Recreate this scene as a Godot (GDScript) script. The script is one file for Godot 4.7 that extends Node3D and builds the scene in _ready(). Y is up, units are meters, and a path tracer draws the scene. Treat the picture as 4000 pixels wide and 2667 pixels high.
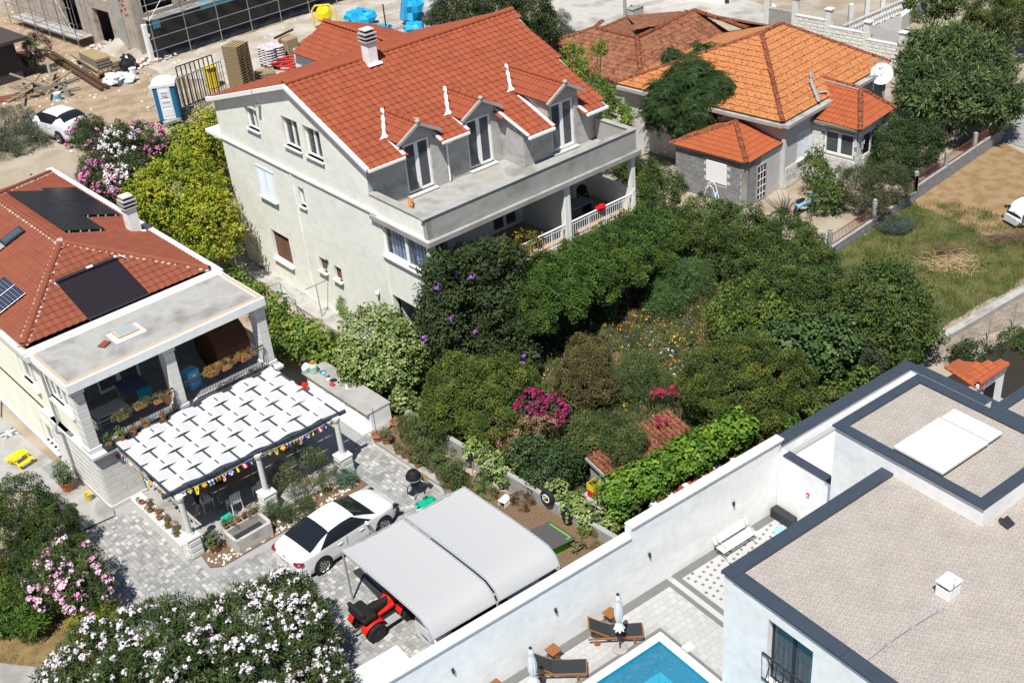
extends Node3D
const TI=Transform3D.IDENTITY
const BI=Basis.IDENTITY
var MT:={}
var NM:={}
var rng:=RandomNumberGenerator.new()
const ORG:={"M":Vector3(-12.395,0,-53.544),"L":Vector3(-15.643,0,-35.033),"W":Vector3(-0.9926,0,-26.1175),"R":Vector3(14.396,0,-56.374),"S":Vector3(-19.867,6,-70.665),"O":Vector3.ZERO}
const YAW:={"M":0.65949,"L":0.69044,"W":0.58723,"R":0.7505,"S":0.74176,"O":0.0}
class MB:
	var v:=PackedVector3Array()
	var n:=PackedVector3Array()
	var c:=PackedColorArray()
	var t:=PackedVector2Array()
	var col:=Color.WHITE
	func tri(a:Vector3,b:Vector3,d:Vector3,na:Vector3,nb:Vector3,nd:Vector3,ua:=Vector2.ZERO,ub:=Vector2.ZERO,ud:=Vector2.ZERO) -> void:
		if (b-a).cross(d-a).dot(na+nb+nd)>0.0:
			v.append(a);v.append(d);v.append(b)
			n.append(na);n.append(nd);n.append(nb)
			t.append(ua);t.append(ud);t.append(ub)
		else:
			v.append(a);v.append(b);v.append(d)
			n.append(na);n.append(nb);n.append(nd)
			t.append(ua);t.append(ub);t.append(ud)
		c.append(col);c.append(col);c.append(col)
	func quad(a:Vector3,b:Vector3,d:Vector3,e:Vector3,out:=Vector3.ZERO) -> void:
		var nn:=(b-a).cross(e-a)
		if nn.length_squared()<1e-14:nn=(d-b).cross(e-b)
		nn=nn.normalized()
		if out != Vector3.ZERO and nn.dot(out)<0.0:nn=-nn
		tri(a,b,d,nn,nn,nn,Vector2(0,0),Vector2(1,0),Vector2(1,1))
		tri(a,d,e,nn,nn,nn,Vector2(0,0),Vector2(1,1),Vector2(0,1))
	func tri1(a:Vector3,b:Vector3,d:Vector3,out:=Vector3.ZERO) -> void:
		var nn:=(b-a).cross(d-a).normalized()
		if out != Vector3.ZERO and nn.dot(out)<0.0:nn=-nn
		tri(a,b,d,nn,nn,nn)
	func box(o:Vector3,s:Vector3,bs:=BI) -> void:
		var h:=s*0.5
		for ax in 3:
			for sg in [-1.0,1.0]:
				var d:=Vector3.ZERO;d[ax]=sg*h[ax]
				var p:=Vector3.ZERO;p[(ax+1) % 3]=h[(ax+1) % 3]
				var q:=Vector3.ZERO;q[(ax+2) % 3]=h[(ax+2) % 3]
				quad(o+bs*(d-p-q),o+bs*(d+p-q),o+bs*(d+p+q),o+bs*(d-p+q),bs*d)
	func cbox(o:Vector3,s:Vector3,bs:=BI,b:=0.01) -> void:
		b=minf(b,minf(s.x,minf(s.y,s.z))*0.45)
		var h:=s*0.5
		for ax in 3:
			var a1:=(ax+1) % 3
			var a2:=(ax+2) % 3
			for sg in [-1.0,1.0]:
				var d:=Vector3.ZERO;d[ax]=sg*h[ax]
				var p:=Vector3.ZERO;p[a1]=h[a1]-b
				var q:=Vector3.ZERO;q[a2]=h[a2]-b
				quad(o+bs*(d-p-q),o+bs*(d+p-q),o+bs*(d+p+q),o+bs*(d-p+q),bs*d)
				for s2 in [-1.0,1.0]:
					var e:=Vector3.ZERO;e[ax]=sg*h[ax];e[a1]=s2*(h[a1]-b)
					var g:=Vector3.ZERO;g[ax]=sg*(h[ax]-b);g[a1]=s2*h[a1]
					quad(o+bs*(e-q),o+bs*(e+q),o+bs*(g+q),o+bs*(g-q),bs*(e+g))
		for i in 8:
			var k:=Vector3(1 if i & 1 else -1,1 if i & 2 else -1,1 if i & 4 else -1)
			var w:=(h-Vector3(b,b,b))*k
			tri1(o+bs*(w+Vector3(b*k.x,0,0)),o+bs*(w+Vector3(0,b*k.y,0)),o+bs*(w+Vector3(0,0,b*k.z)),bs*k)
	func bar(p:Vector3,q:Vector3,w:float,h:float,bev:=0.0) -> void:
		var d:=q-p
		var l:=d.length()
		if l<1e-5:return
		var z:=d/l
		var x:=Vector3.UP.cross(z)
		x=Vector3.RIGHT if x.length()<1e-3 else x.normalized()
		var y:=z.cross(x)
		if bev>0.0:cbox((p+q)*0.5,Vector3(w,h,l),Basis(x,y,z),bev)
		else:box((p+q)*0.5,Vector3(w,h,l),Basis(x,y,z))
	func tube(pts:Array,r,k:=8,caps:=true) -> void:
		var rings:=[]
		var m:=pts.size()
		var px:=Vector3.ZERO
		for i in m:
			var z:Vector3=((pts[mini(i+1,m-1)] as Vector3)-(pts[maxi(i-1,0)] as Vector3)).normalized()
			var x:=px-z*px.dot(z)
			if x.length()<0.05:
				x=(Vector3.UP if absf(z.y)<0.9 else Vector3.RIGHT).cross(z)
			x=x.normalized();px=x
			var y:=z.cross(x)
			var rr:float=r[i] if r is Array else r
			var ring:=[]
			for j in k:
				var a:=TAU*j/k
				var dd:=x*cos(a)+y*sin(a)
				ring.append([pts[i]+dd*rr,dd])
			rings.append(ring)
		for i in m-1:
			for j in k:
				var a=rings[i][j];var b=rings[i][(j+1) % k];var d=rings[i+1][(j+1) % k];var e=rings[i+1][j]
				tri(a[0],b[0],d[0],a[1],b[1],d[1]);tri(a[0],d[0],e[0],a[1],d[1],e[1])
		if caps:
			for j in k:
				tri1(pts[0],rings[0][j][0],rings[0][(j+1) % k][0],pts[0]-pts[1])
				tri1(pts[m-1],rings[m-1][j][0],rings[m-1][(j+1) % k][0],pts[m-1]-pts[m-2])
	func lathe(o:Vector3,prof:Array,k:=16,bs:=BI,sq:=1.0) -> void:
		var m:=prof.size()
		for i in m-1:
			var p:Vector2=prof[i];var q:Vector2=prof[i+1]
			var e:=q-p
			var nn:=Vector2(e.y,-e.x).normalized()
			for j in k:
				var a:=TAU*j/k;var b:=TAU*(j+1)/k
				var da:=Vector3(cos(a),0,sin(a)*sq);var db:=Vector3(cos(b),0,sin(b)*sq)
				var na:=bs*(da*nn.x+Vector3(0,nn.y,0)).normalized();var nb:=bs*(db*nn.x+Vector3(0,nn.y,0)).normalized()
				var A:=o+bs*(da*p.x+Vector3(0,p.y,0));var B:=o+bs*(db*p.x+Vector3(0,p.y,0))
				var C:=o+bs*(db*q.x+Vector3(0,q.y,0));var D:=o+bs*(da*q.x+Vector3(0,q.y,0))
				if p.x>1e-5:tri(A,B,C,na,nb,nb)
				if q.x>1e-5:tri(A,C,D,na,nb,na)
	func ball(o:Vector3,r:Vector3,k:=10,l:=6,bs:=BI) -> void:
		for i in l:
			for j in k:
				var q:=[]
				for w in [[i,j],[i,j+1],[i+1,j+1],[i+1,j]]:
					var th:float=PI*w[0]/l;var ph:float=TAU*w[1]/k
					q.append(Vector3(sin(th)*cos(ph),cos(th),sin(th)*sin(ph)))
				tri(o+bs*(q[0]*r),o+bs*(q[1]*r),o+bs*(q[2]*r),bs*(q[0]/r).normalized(),bs*(q[1]/r).normalized(),bs*(q[2]/r).normalized())
				tri(o+bs*(q[0]*r),o+bs*(q[2]*r),o+bs*(q[3]*r),bs*(q[0]/r).normalized(),bs*(q[2]/r).normalized(),bs*(q[3]/r).normalized())
	func poly(ps:PackedVector2Array,y:float) -> void:
		var ix:=Geometry2D.triangulate_polygon(ps)
		for i in range(0,ix.size(),3):
			tri1(Vector3(ps[ix[i]].x,y,ps[ix[i]].y),Vector3(ps[ix[i+1]].x,y,ps[ix[i+1]].y),Vector3(ps[ix[i+2]].x,y,ps[ix[i+2]].y),Vector3.UP)
	func prism(ps:PackedVector2Array,y0:float,y1:float,tf:=TI) -> void:
		var ix:=Geometry2D.triangulate_polygon(ps)
		for i in range(0,ix.size(),3):
			for y in [y0,y1]:
				tri1(tf*Vector3(ps[ix[i]].x,y,ps[ix[i]].y),tf*Vector3(ps[ix[i+1]].x,y,ps[ix[i+1]].y),tf*Vector3(ps[ix[i+2]].x,y,ps[ix[i+2]].y),tf.basis*(Vector3.UP*(1.0 if y==y1 else -1.0)))
		var cw:=Geometry2D.is_polygon_clockwise(ps)
		for i in ps.size():
			var a:=ps[i];var b:=ps[(i+1) % ps.size()]
			var e:=b-a
			var o:=Vector3(e.y,0,-e.x)*(-1.0 if cw else 1.0)
			quad(tf*Vector3(a.x,y0,a.y),tf*Vector3(b.x,y0,b.y),tf*Vector3(b.x,y1,b.y),tf*Vector3(a.x,y1,a.y),tf.basis*o)
	func sheet(g:Array) -> void:
		for i in g.size()-1:
			for j in g[i].size()-1:
				var q:=[]
				for w in [[i,j],[i,j+1],[i+1,j+1],[i+1,j]]:
					var a:Vector3=g[mini(w[0]+1,g.size()-1)][w[1]]-g[maxi(w[0]-1,0)][w[1]]
					var b:Vector3=g[w[0]][mini(w[1]+1,g[0].size()-1)]-g[w[0]][maxi(w[1]-1,0)]
					q.append([g[w[0]][w[1]],a.cross(b).normalized()])
				tri(q[0][0],q[1][0],q[2][0],q[0][1],q[1][1],q[2][1]);tri(q[0][0],q[2][0],q[3][0],q[0][1],q[2][1],q[3][1])
	func mesh() -> ArrayMesh:
		var am:=ArrayMesh.new()
		if v.is_empty():return am
		var a:=[]
		a.resize(Mesh.ARRAY_MAX)
		a[Mesh.ARRAY_VERTEX]=v;a[Mesh.ARRAY_NORMAL]=n;a[Mesh.ARRAY_COLOR]=c;a[Mesh.ARRAY_TEX_UV]=t
		am.add_surface_from_arrays(Mesh.PRIMITIVE_TRIANGLES,a)
		return am
func V2(a:float,b:float) -> Vector2:return Vector2(a,b)
func V3(a:float,b:float,d:float) -> Vector3:return Vector3(a,b,d)
func lin(r:float,g:float,b:float) -> Color:return Color(r,g,b)
func numbered(s:String) -> String:
	if not NM.has(s):
		NM[s]=0
		return s
	NM[s]+=1
	return "%s_%03d" % [s,NM[s]]
func W(g:String,p:Vector3) -> Vector3:return Basis(Vector3.UP,YAW[g])*p+ORG[g]
func XW(g:String) -> Transform3D:return Transform3D(Basis(Vector3.UP,YAW[g]),ORG[g])
func tag(o:Node,label:String,cat:="",group:="",kind:="") -> void:
	if label:o.set_meta("label",label)
	if cat:o.set_meta("category",cat)
	if group:o.set_meta("group",group)
	if kind:o.set_meta("kind",kind)
func thing(called:String,label:String,cat:String,at:=Vector3.ZERO,turn:=0.0,group:="") -> Node3D:
	var o:=Node3D.new()
	o.name=numbered(called)
	add_child(o)
	o.position=at;o.rotation.y=turn
	tag(o,label,cat,group)
	return o
func put(called:String,mb,m:Material,parent:Node=self,at:=TI,kind:="") -> MeshInstance3D:
	var o:=MeshInstance3D.new()
	o.name=numbered(called) if parent==self else called
	o.mesh=mb.mesh() if mb is MB else mb
	o.material_override=m
	o.transform=at
	parent.add_child(o,true)
	if kind:o.set_meta("kind",kind)
	return o
func ground(called:String,mb:MB,m:Material,at:=TI) -> MeshInstance3D:
	return put(called,mb,m,self,at,"structure")
func many(called:String,me:Mesh,m:Material,xf:Array,cols:Array,parent:Node=self,kind:="stuff") -> MultiMeshInstance3D:
	var mm:=MultiMesh.new()
	mm.transform_format=MultiMesh.TRANSFORM_3D
	mm.use_colors=cols.size()>0
	mm.mesh=me
	mm.instance_count=xf.size()
	for i in xf.size():
		mm.set_instance_transform(i,xf[i])
		if cols.size():mm.set_instance_color(i,cols[i])
	var o:=MultiMeshInstance3D.new()
	o.name=numbered(called) if parent==self else called
	o.multimesh=mm
	o.material_override=m
	parent.add_child(o,true)
	if kind:o.set_meta("kind",kind)
	return o
func dup(o:Node3D,at:Vector3,turn:float,label:="",group:="") -> Node3D:
	var r:Node3D=o.duplicate()
	var re:=RegEx.create_from_string("_\\d+$")
	r.name=numbered(re.sub(o.name,""))
	add_child(r)
	r.position=at;r.rotation.y=turn
	if label:r.set_meta("label",label)
	if group:r.set_meta("group",group)
	return r
func noise_tex(seed_:int,freq:float,ramp:Array,kind:=FastNoiseLite.TYPE_SIMPLEX_SMOOTH,oct:=4,size:=512) -> NoiseTexture2D:
	var f:=FastNoiseLite.new()
	f.seed=seed_;f.frequency=freq;f.noise_type=kind;f.fractal_octaves=oct
	if kind==FastNoiseLite.TYPE_CELLULAR:
		f.cellular_return_type=FastNoiseLite.RETURN_CELL_VALUE
		f.fractal_type=FastNoiseLite.FRACTAL_NONE
	var t:=NoiseTexture2D.new()
	t.width=size;t.height=size;t.seamless=true;t.noise=f
	var g:=Gradient.new()
	var offs:=PackedFloat32Array();var cs:=PackedColorArray()
	for e in ramp:
		offs.append(e[0])
		var k:Color=e[1] if e[1] is Color else Color(e[1],e[1],e[1])
		cs.append(k)
	g.offsets=offs;g.colors=cs
	t.color_ramp=g
	return t
func mk(key:String,a:Color,rough:=0.8,tex:Texture2D=null,sc:=1.0,tex2:Texture2D=null,sc2:=1.0,bump:Texture2D=null,bcm:=1.0,bsc:=1.0) -> StandardMaterial3D:
	var m:=StandardMaterial3D.new()
	m.resource_name=key
	m.albedo_color=Color(a.r,a.g,a.b).linear_to_srgb()
	m.roughness=rough
	m.metallic_specular=0.35
	m.vertex_color_use_as_albedo=true
	if tex or bump:
		m.uv1_triplanar=true;m.uv1_world_triplanar=true;m.uv1_scale=Vector3.ONE*sc
	if tex:m.albedo_texture=tex
	if tex2:
		m.detail_enabled=true;m.detail_albedo=tex2;m.detail_blend_mode=BaseMaterial3D.BLEND_MODE_MUL
		m.detail_uv_layer=BaseMaterial3D.DETAIL_UV_2
		m.uv2_triplanar=true;m.uv2_world_triplanar=true;m.uv2_scale=Vector3.ONE*sc2
	if bump:
		m.heightmap_enabled=true;m.heightmap_texture=bump;m.heightmap_scale=bcm
	MT[key]=m
	return m
func metal(key:String,a:Color,rough:float) -> StandardMaterial3D:
	var m:=mk(key,a,rough);m.metallic=1.0
	return m
func glass(key:String,a:Color,alpha:float) -> StandardMaterial3D:
	var m:=StandardMaterial3D.new()
	m.resource_name=key
	m.albedo_color=Color(a.r,a.g,a.b,alpha);m.roughness=0.03
	m.transparency=BaseMaterial3D.TRANSPARENCY_ALPHA
	MT[key]=m
	return m
func gloss(key:String,a:Color,rough:=0.3,coat:=0.0) -> StandardMaterial3D:
	var m:=mk(key,a,rough);m.metallic_specular=0.5
	if coat>0.0:
		m.clearcoat_enabled=true;m.clearcoat=coat;m.clearcoat_roughness=0.05
	return m
func wall(mb:MB,o:Vector3,u:Vector3,n:Vector3,top:Array,holes:Array,depth:float,bottom:=0.0) -> void:
	var xs:=[]
	for p in top:xs.append(p.x)
	for h in holes:
		xs.append(h.position.x);xs.append(h.end.x)
	xs.sort()
	var ty:=func(x:float) -> float:
		for i in top.size()-1:
			if x>=top[i].x-1e-6 and x<=top[i+1].x+1e-6:
				return lerpf(top[i].y,top[i+1].y,0.0 if top[i+1].x-top[i].x<1e-6 else (x-top[i].x)/(top[i+1].x-top[i].x))
		return top[-1].y
	var at:=func(x:float,y:float) -> Vector3:return o+u*x+Vector3.UP*y
	for i in xs.size()-1:
		var a:float=xs[i];var b:float=xs[i+1]
		if b-a<1e-4:continue
		var mid:=(a+b)*0.5
		var segs:=[]
		for h in holes:
			if mid>h.position.x and mid<h.end.x:segs.append([h.position.y,h.end.y])
		segs.sort()
		var y:=bottom
		for s in segs:
			if s[0]>y:mb.quad(at.call(a,y),at.call(b,y),at.call(b,s[0]),at.call(a,s[0]),n)
			y=s[1]
		mb.quad(at.call(a,y),at.call(b,y),at.call(b,ty.call(b-1e-5)),at.call(a,ty.call(a+1e-5)),n)
	for h in holes:
		var p:Vector3=at.call(h.position.x,h.position.y);var q:Vector3=at.call(h.end.x,h.end.y)
		var uu:Vector3=u*h.size.x;var vv:Vector3=Vector3.UP*h.size.y;var d:=-n*depth
		mb.quad(p,p+uu,p+uu+d,p+d,Vector3.UP)
		mb.quad(p+vv,p+vv+uu,p+vv+uu+d,p+vv+d,Vector3.DOWN)
		mb.quad(p,p+vv,p+vv+d,p+d,u)
		mb.quad(p+uu,q,q+d,p+uu+d,-u)
func window(parent:Node,o:Vector3,u:Vector3,n:Vector3,w:float,h:float,inset:float,leaves:int,fm:Material,gm:Material,fw:=0.07,called:="window",sill:=0.0,sm:Material=null) -> Node3D:
	var b:=MB.new()
	var bs:=Basis(u,Vector3.UP,n)
	var c:=o-n*inset
	b.cbox(c+u*w*0.5+Vector3.UP*fw*0.5,Vector3(w,fw,0.07),bs,0.006)
	b.cbox(c+u*w*0.5+Vector3.UP*(h-fw*0.5),Vector3(w,fw,0.07),bs,0.006)
	for i in leaves+1:
		var x:=fw*0.5+(w-fw)*i/leaves
		b.cbox(c+u*x+Vector3.UP*h*0.5,Vector3(fw*(1.0 if i==0 or i==leaves else 1.7),h-2*fw+0.004,0.066),bs,0.006)
	var f:=put(called,b,fm,parent)
	for i in leaves:
		var g:=MB.new()
		var x0:=fw+(w-fw)*i/leaves;var x1:=(w-fw)*(i+1)/leaves
		g.quad(c+u*x0+Vector3.UP*fw,c+u*x1+Vector3.UP*fw,c+u*x1+Vector3.UP*(h-fw),c+u*x0+Vector3.UP*(h-fw),n)
		put("pane",g,gm,f)
	if sill>0.0:
		var s:=MB.new()
		s.cbox(o+u*w*0.5+Vector3.DOWN*0.03+n*(sill*0.5-inset*0.5),Vector3(w+0.12,0.06,sill+inset),bs,0.008)
		put("sill",s,sm,f)
	return f
func shutter(parent:Node,o:Vector3,u:Vector3,n:Vector3,w:float,h:float,m:Material,leaves:=2,inset:=0.03) -> Node3D:
	var b:=MB.new()
	var bs:=Basis(u,Vector3.UP,n)
	var c:=o-n*inset
	var lw:=w/leaves
	for i in leaves:
		var x:=lw*i
		for k in [0.03,lw-0.03]:b.box(c+u*(x+k)+Vector3.UP*h*0.5,Vector3(0.055,h,0.04),bs)
		for k in [0.03,h-0.03]:b.box(c+u*(x+lw*0.5)+Vector3.UP*k,Vector3(lw-0.11,0.06,0.04),bs)
	var f:=put("shutter",b,m,parent)
	for i in leaves:
		var k:=0
		while 0.08+k*0.055<h-0.07:
			var s:=MB.new()
			s.box(c+u*(lw*(i+0.5))+Vector3.UP*(0.08+k*0.055),Vector3(lw-0.11,0.045,0.008),bs*Basis(Vector3.RIGHT,-0.6))
			put("slat",s,m,f)
			k+=1
	return f
func _ready() -> void:
	var cam:=Camera3D.new()
	cam.name="camera"
	cam.fov=32.56;cam.near=0.5;cam.far=900
	cam.transform=Transform3D(Basis(Vector3.RIGHT,-0.55364)*Basis(Vector3.BACK,-0.09341),Vector3(0,27.4,0))
	add_child(cam)
	cam.current=true
	var we:=WorldEnvironment.new()
	we.name="environment"
	var e:=Environment.new()
	e.background_mode=Environment.BG_SKY
	var ps:=ProceduralSkyMaterial.new()
	ps.sky_top_color=Color(0.42,0.55,0.74);ps.sky_horizon_color=Color(0.74,0.79,0.85);ps.sky_curve=0.15
	ps.ground_bottom_color=Color(0.35,0.33,0.3);ps.ground_horizon_color=Color(0.6,0.62,0.62)
	ps.energy_multiplier=0.55
	var sk:=Sky.new()
	sk.sky_material=ps
	e.sky=sk
	e.tonemap_mode=Environment.TONE_MAPPER_LINEAR
	e.tonemap_exposure=1.3
	e.sdfgi_enabled=true;e.ssao_enabled=true;e.ssil_enabled=true
	we.environment=e
	add_child(we)
	var sun:=DirectionalLight3D.new()
	sun.name="sun"
	sun.light_energy=1.6;sun.light_color=Color(1.0,0.985,0.955);sun.light_angular_distance=0.5;sun.shadow_enabled=true
	add_child(sun)
	sun.look_at_from_position(Vector3.ZERO,Vector3(0.128,-0.886,-0.446))
	materials()
	build_ground()
	build_patches()
	build_white_house()
	build_left_house()
	build_main_house()
	build_right_house()
	build_stone_property()
	build_site()
	build_vegetation()
	build_meadow()
	build_cars()
	build_carport()
	build_pavers()
	build_pergola()
	build_person()
	build_small()
func materials() -> void:
	rng.seed=7
	var N:=FastNoiseLite.TYPE_SIMPLEX_SMOOTH
	MT.t_fine=noise_tex(1,0.09,[[0.1,0.78],[0.5,0.9],[0.9,1.0]],N,4)
	MT.t_blotch=noise_tex(2,0.012,[[0.15,0.85],[0.5,0.95],[0.85,1.0]],N,5)
	MT.t_soft=noise_tex(3,0.01,[[0.1,0.95],[0.6,1.0]],N,5)
	MT.t_stain=noise_tex(4,0.009,[[0.15,Color(0.82,0.805,0.785)],[0.38,Color(0.93,0.92,0.91)],[0.6,1.0],[0.85,Color(0.95,0.93,0.9)]],N,6)
	MT.t_gravel=noise_tex(5,0.055,[[0.0,Color(0.7,0.66,0.63)],[0.3,Color(0.84,0.8,0.77)],[0.6,Color(0.93,0.9,0.87)],[1.0,Color(1,0.98,0.95)]],FastNoiseLite.TYPE_CELLULAR,1)
	MT.t_dirt=noise_tex(6,0.008,[[0.2,Color(0.88,0.84,0.78)],[0.45,Color(0.93,0.9,0.86)],[0.6,Color(0.98,0.96,0.93)],[0.85,Color(1,0.99,0.98)]],N,8,1024)
	MT.t_lichen=noise_tex(8,0.03,[[0.3,1.0],[0.55,Color(0.85,0.82,0.78)],[0.68,Color(0.4,0.36,0.33)],[0.9,Color(0.3,0.28,0.27)]],N,4)
	MT.t_lichen2=noise_tex(18,0.03,[[0.3,1.0],[0.62,Color(0.94,0.92,0.9)],[0.75,Color(0.66,0.62,0.6)],[0.95,Color(0.5,0.48,0.46)]],N,4)
	MT.t_grain=noise_tex(9,0.05,[[0.1,0.66],[0.5,0.86],[0.9,1.0]],N,3)
	mk("white_wall",lin(0.84,0.845,0.835),0.9,MT.t_soft,0.12,MT.t_soft,0.43,MT.t_fine,0.25,3.0)
	mk("white_cap",lin(0.62,0.615,0.60),0.7,MT.t_soft,0.5)
	mk("white",lin(0.82,0.82,0.81),0.5)
	mk("cream_wall",lin(0.85,0.845,0.77),0.9,MT.t_soft,0.12,MT.t_soft,0.37,MT.t_fine,0.3,3.0)
	mk("lime_wall",lin(0.82,0.84,0.71),0.9,MT.t_soft,0.15,null,1.0,MT.t_fine,0.3,3.0)
	mk("concrete",lin(0.50,0.495,0.475),0.95,MT.t_stain,0.16,MT.t_fine,1.7,MT.t_fine,0.4,2.0)
	mk("concrete_light",lin(0.45,0.445,0.425),0.95,MT.t_stain,0.11,MT.t_fine,1.5)
	mk("gravel_roof",lin(0.46,0.445,0.43),0.95,MT.t_gravel,2.3,MT.t_soft,0.15,MT.t_gravel,1.0)
	mk("anthracite",lin(0.045,0.058,0.078),0.45,MT.t_soft,0.4)
	mk("dark_metal",lin(0.03,0.032,0.036),0.5)
	mk("grey_metal",lin(0.30,0.31,0.32),0.5)
	metal("steel",lin(0.55,0.56,0.57),0.4)
	mk("black",lin(0.012,0.012,0.013),0.6)
	mk("rubber",lin(0.02,0.02,0.02),0.8)
	mk("terracotta",lin(0.30,0.088,0.048),0.8,MT.t_fine,1.4,MT.t_soft,0.2)
	mk("terracotta_pot",lin(0.42,0.155,0.07),0.8,MT.t_soft,2.0)
	mk("teak",lin(0.36,0.15,0.05),0.6,MT.t_grain,3.0)
	mk("plank",lin(0.46,0.34,0.19),0.85,MT.t_grain,2.0)
	mk("plank_grey",lin(0.33,0.29,0.24),0.9,MT.t_grain,2.0)
	mk("soil",lin(0.24,0.165,0.105),1.0,MT.t_dirt,1.1,MT.t_fine,3.0,MT.t_fine,3.0)
	mk("paver",lin(0.40,0.398,0.395),0.9,MT.t_fine,1.5,MT.t_soft,0.2)
	mk("stone_white",lin(0.84,0.825,0.78),0.9,MT.t_fine,1.3,MT.t_soft,0.3,MT.t_fine,1.5)
	mk("old_stone",lin(0.62,0.60,0.56),0.95,MT.t_stain,0.5,MT.t_fine,2.0)
	mk("stone_grey",lin(0.45,0.43,0.39),0.95,MT.t_fine,1.3,MT.t_blotch,0.5,MT.t_fine,1.5)
	mk("leaf",lin(1,1,1),0.55)
	MT.leaf.backlight_enabled=true;MT.leaf.backlight=Color(0.35,0.38,0.2)
	mk("petal",lin(1,1,1),0.7)
	mk("bark",lin(0.14,0.11,0.085),0.95,MT.t_grain,2.0)
	mk("tint",lin(1,1,1),0.75)
	gloss("tint_gloss",lin(1,1,1),0.3)
	mk("cloth",lin(1,1,1),0.9)
	glass("pane",Color(0.75,0.8,0.85),0.12)
	gloss("dark_glass",lin(0.012,0.014,0.017),0.06)
	gloss("car_white",lin(0.72,0.72,0.725),0.35,1.0)
	mk("awning",lin(0.40,0.40,0.402),0.85)
	mk("sail",lin(0.52,0.52,0.53),0.85)
	for k in ["awning","sail"]:
		MT[k].backlight_enabled=true;MT[k].backlight=Color(0.12,0.12,0.12)
func gh(p:Vector3) -> float:
	var l:=XW("M").affine_inverse()*p
	return 6.0*smoothstep(-2.6,-8.2,l.z)*(1.0-smoothstep(15.0,30.0,l.x))
func build_ground() -> void:
	var xf:=XW("W")
	var xs:=[]
	var zs:=[]
	var x:=-220.0
	while x<260.0:
		xs.append(x);x+=1.2 if x>-50 and x<70 else 12.0
	var z:=-260.0
	while z<-0.14:
		zs.append(z);z+=1.2 if z>-75 else 12.0
	zs.append(-0.14)
	var g:=[]
	for a in zs:
		var row:=[]
		for b in xs:
			var p:Vector3=xf*V3(b,0,a)
			row.append(V3(b,gh(p)-0.02,a))
		g.append(row)
	var mb:=MB.new()
	mb.sheet(g)
	mk("dirt",lin(0.44,0.35,0.255),1.0,MT.t_dirt,0.09,MT.t_fine,1.1,MT.t_fine,3.0)
	mk("site_dirt",lin(0.46,0.41,0.34),1.0,MT.t_dirt,0.045,MT.t_fine,0.9,MT.t_fine,4.0)
	mk("gravel_ground",lin(0.40,0.36,0.31),1.0,MT.t_gravel,1.2,MT.t_blotch,0.2,MT.t_fine,4.0)
	mk("asphalt",lin(0.36,0.345,0.325),0.95,MT.t_fine,1.0,MT.t_soft,0.1)
	mk("pale_road",lin(0.55,0.53,0.49),0.95,MT.t_fine,0.8,MT.t_stain,0.07)
	mk("patio",lin(0.45,0.445,0.43),0.9,MT.t_stain,0.12,MT.t_fine,1.5)
	mk("dry_grass",lin(0.30,0.22,0.11),1.0,MT.t_dirt,0.13,MT.t_fine,2.2,MT.t_fine,5.0)
	mk("grass_soil",lin(0.13,0.14,0.05),1.0,MT.t_dirt,0.13,MT.t_fine,2.0,MT.t_fine,5.0)
	mk("garden_soil",lin(0.09,0.085,0.045),1.0,MT.t_dirt,0.13,MT.t_fine,2.0,MT.t_fine,4.0)
	mk("straw",lin(0.36,0.255,0.145),1.0,MT.t_dirt,0.13,MT.t_fine,2.4,MT.t_fine,5.0)
	ground("ground",mb,MT.site_dirt,xf)
	mb=MB.new()
	mb.quad(V3(-220,-3.2,-0.1),V3(260,-3.2,-0.1),V3(260,-3.2,60),V3(-220,-3.2,60),Vector3.UP)
	ground("ground",mb,MT.gravel_ground,xf)
func patch(called:String,pts:Array,y:float,m:Material,rough:=0.0) -> MeshInstance3D:
	var ps:=PackedVector2Array()
	for i in pts.size():
		var a:Vector3=pts[i]
		var b:Vector3=pts[(i+1) % pts.size()]
		var n:=maxi(1,int(a.distance_to(b)/0.7)) if rough>0.0 else 1
		for k in n:
			var p:=a.lerp(b,float(k)/n)
			if rough>0.0:p+=V3(rng.randf_range(-rough,rough),0,rng.randf_range(-rough,rough))
			ps.append(V2(p.x,p.z))
	var mb:=MB.new()
	mb.poly(ps,y)
	return ground(called,mb,m)
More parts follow.
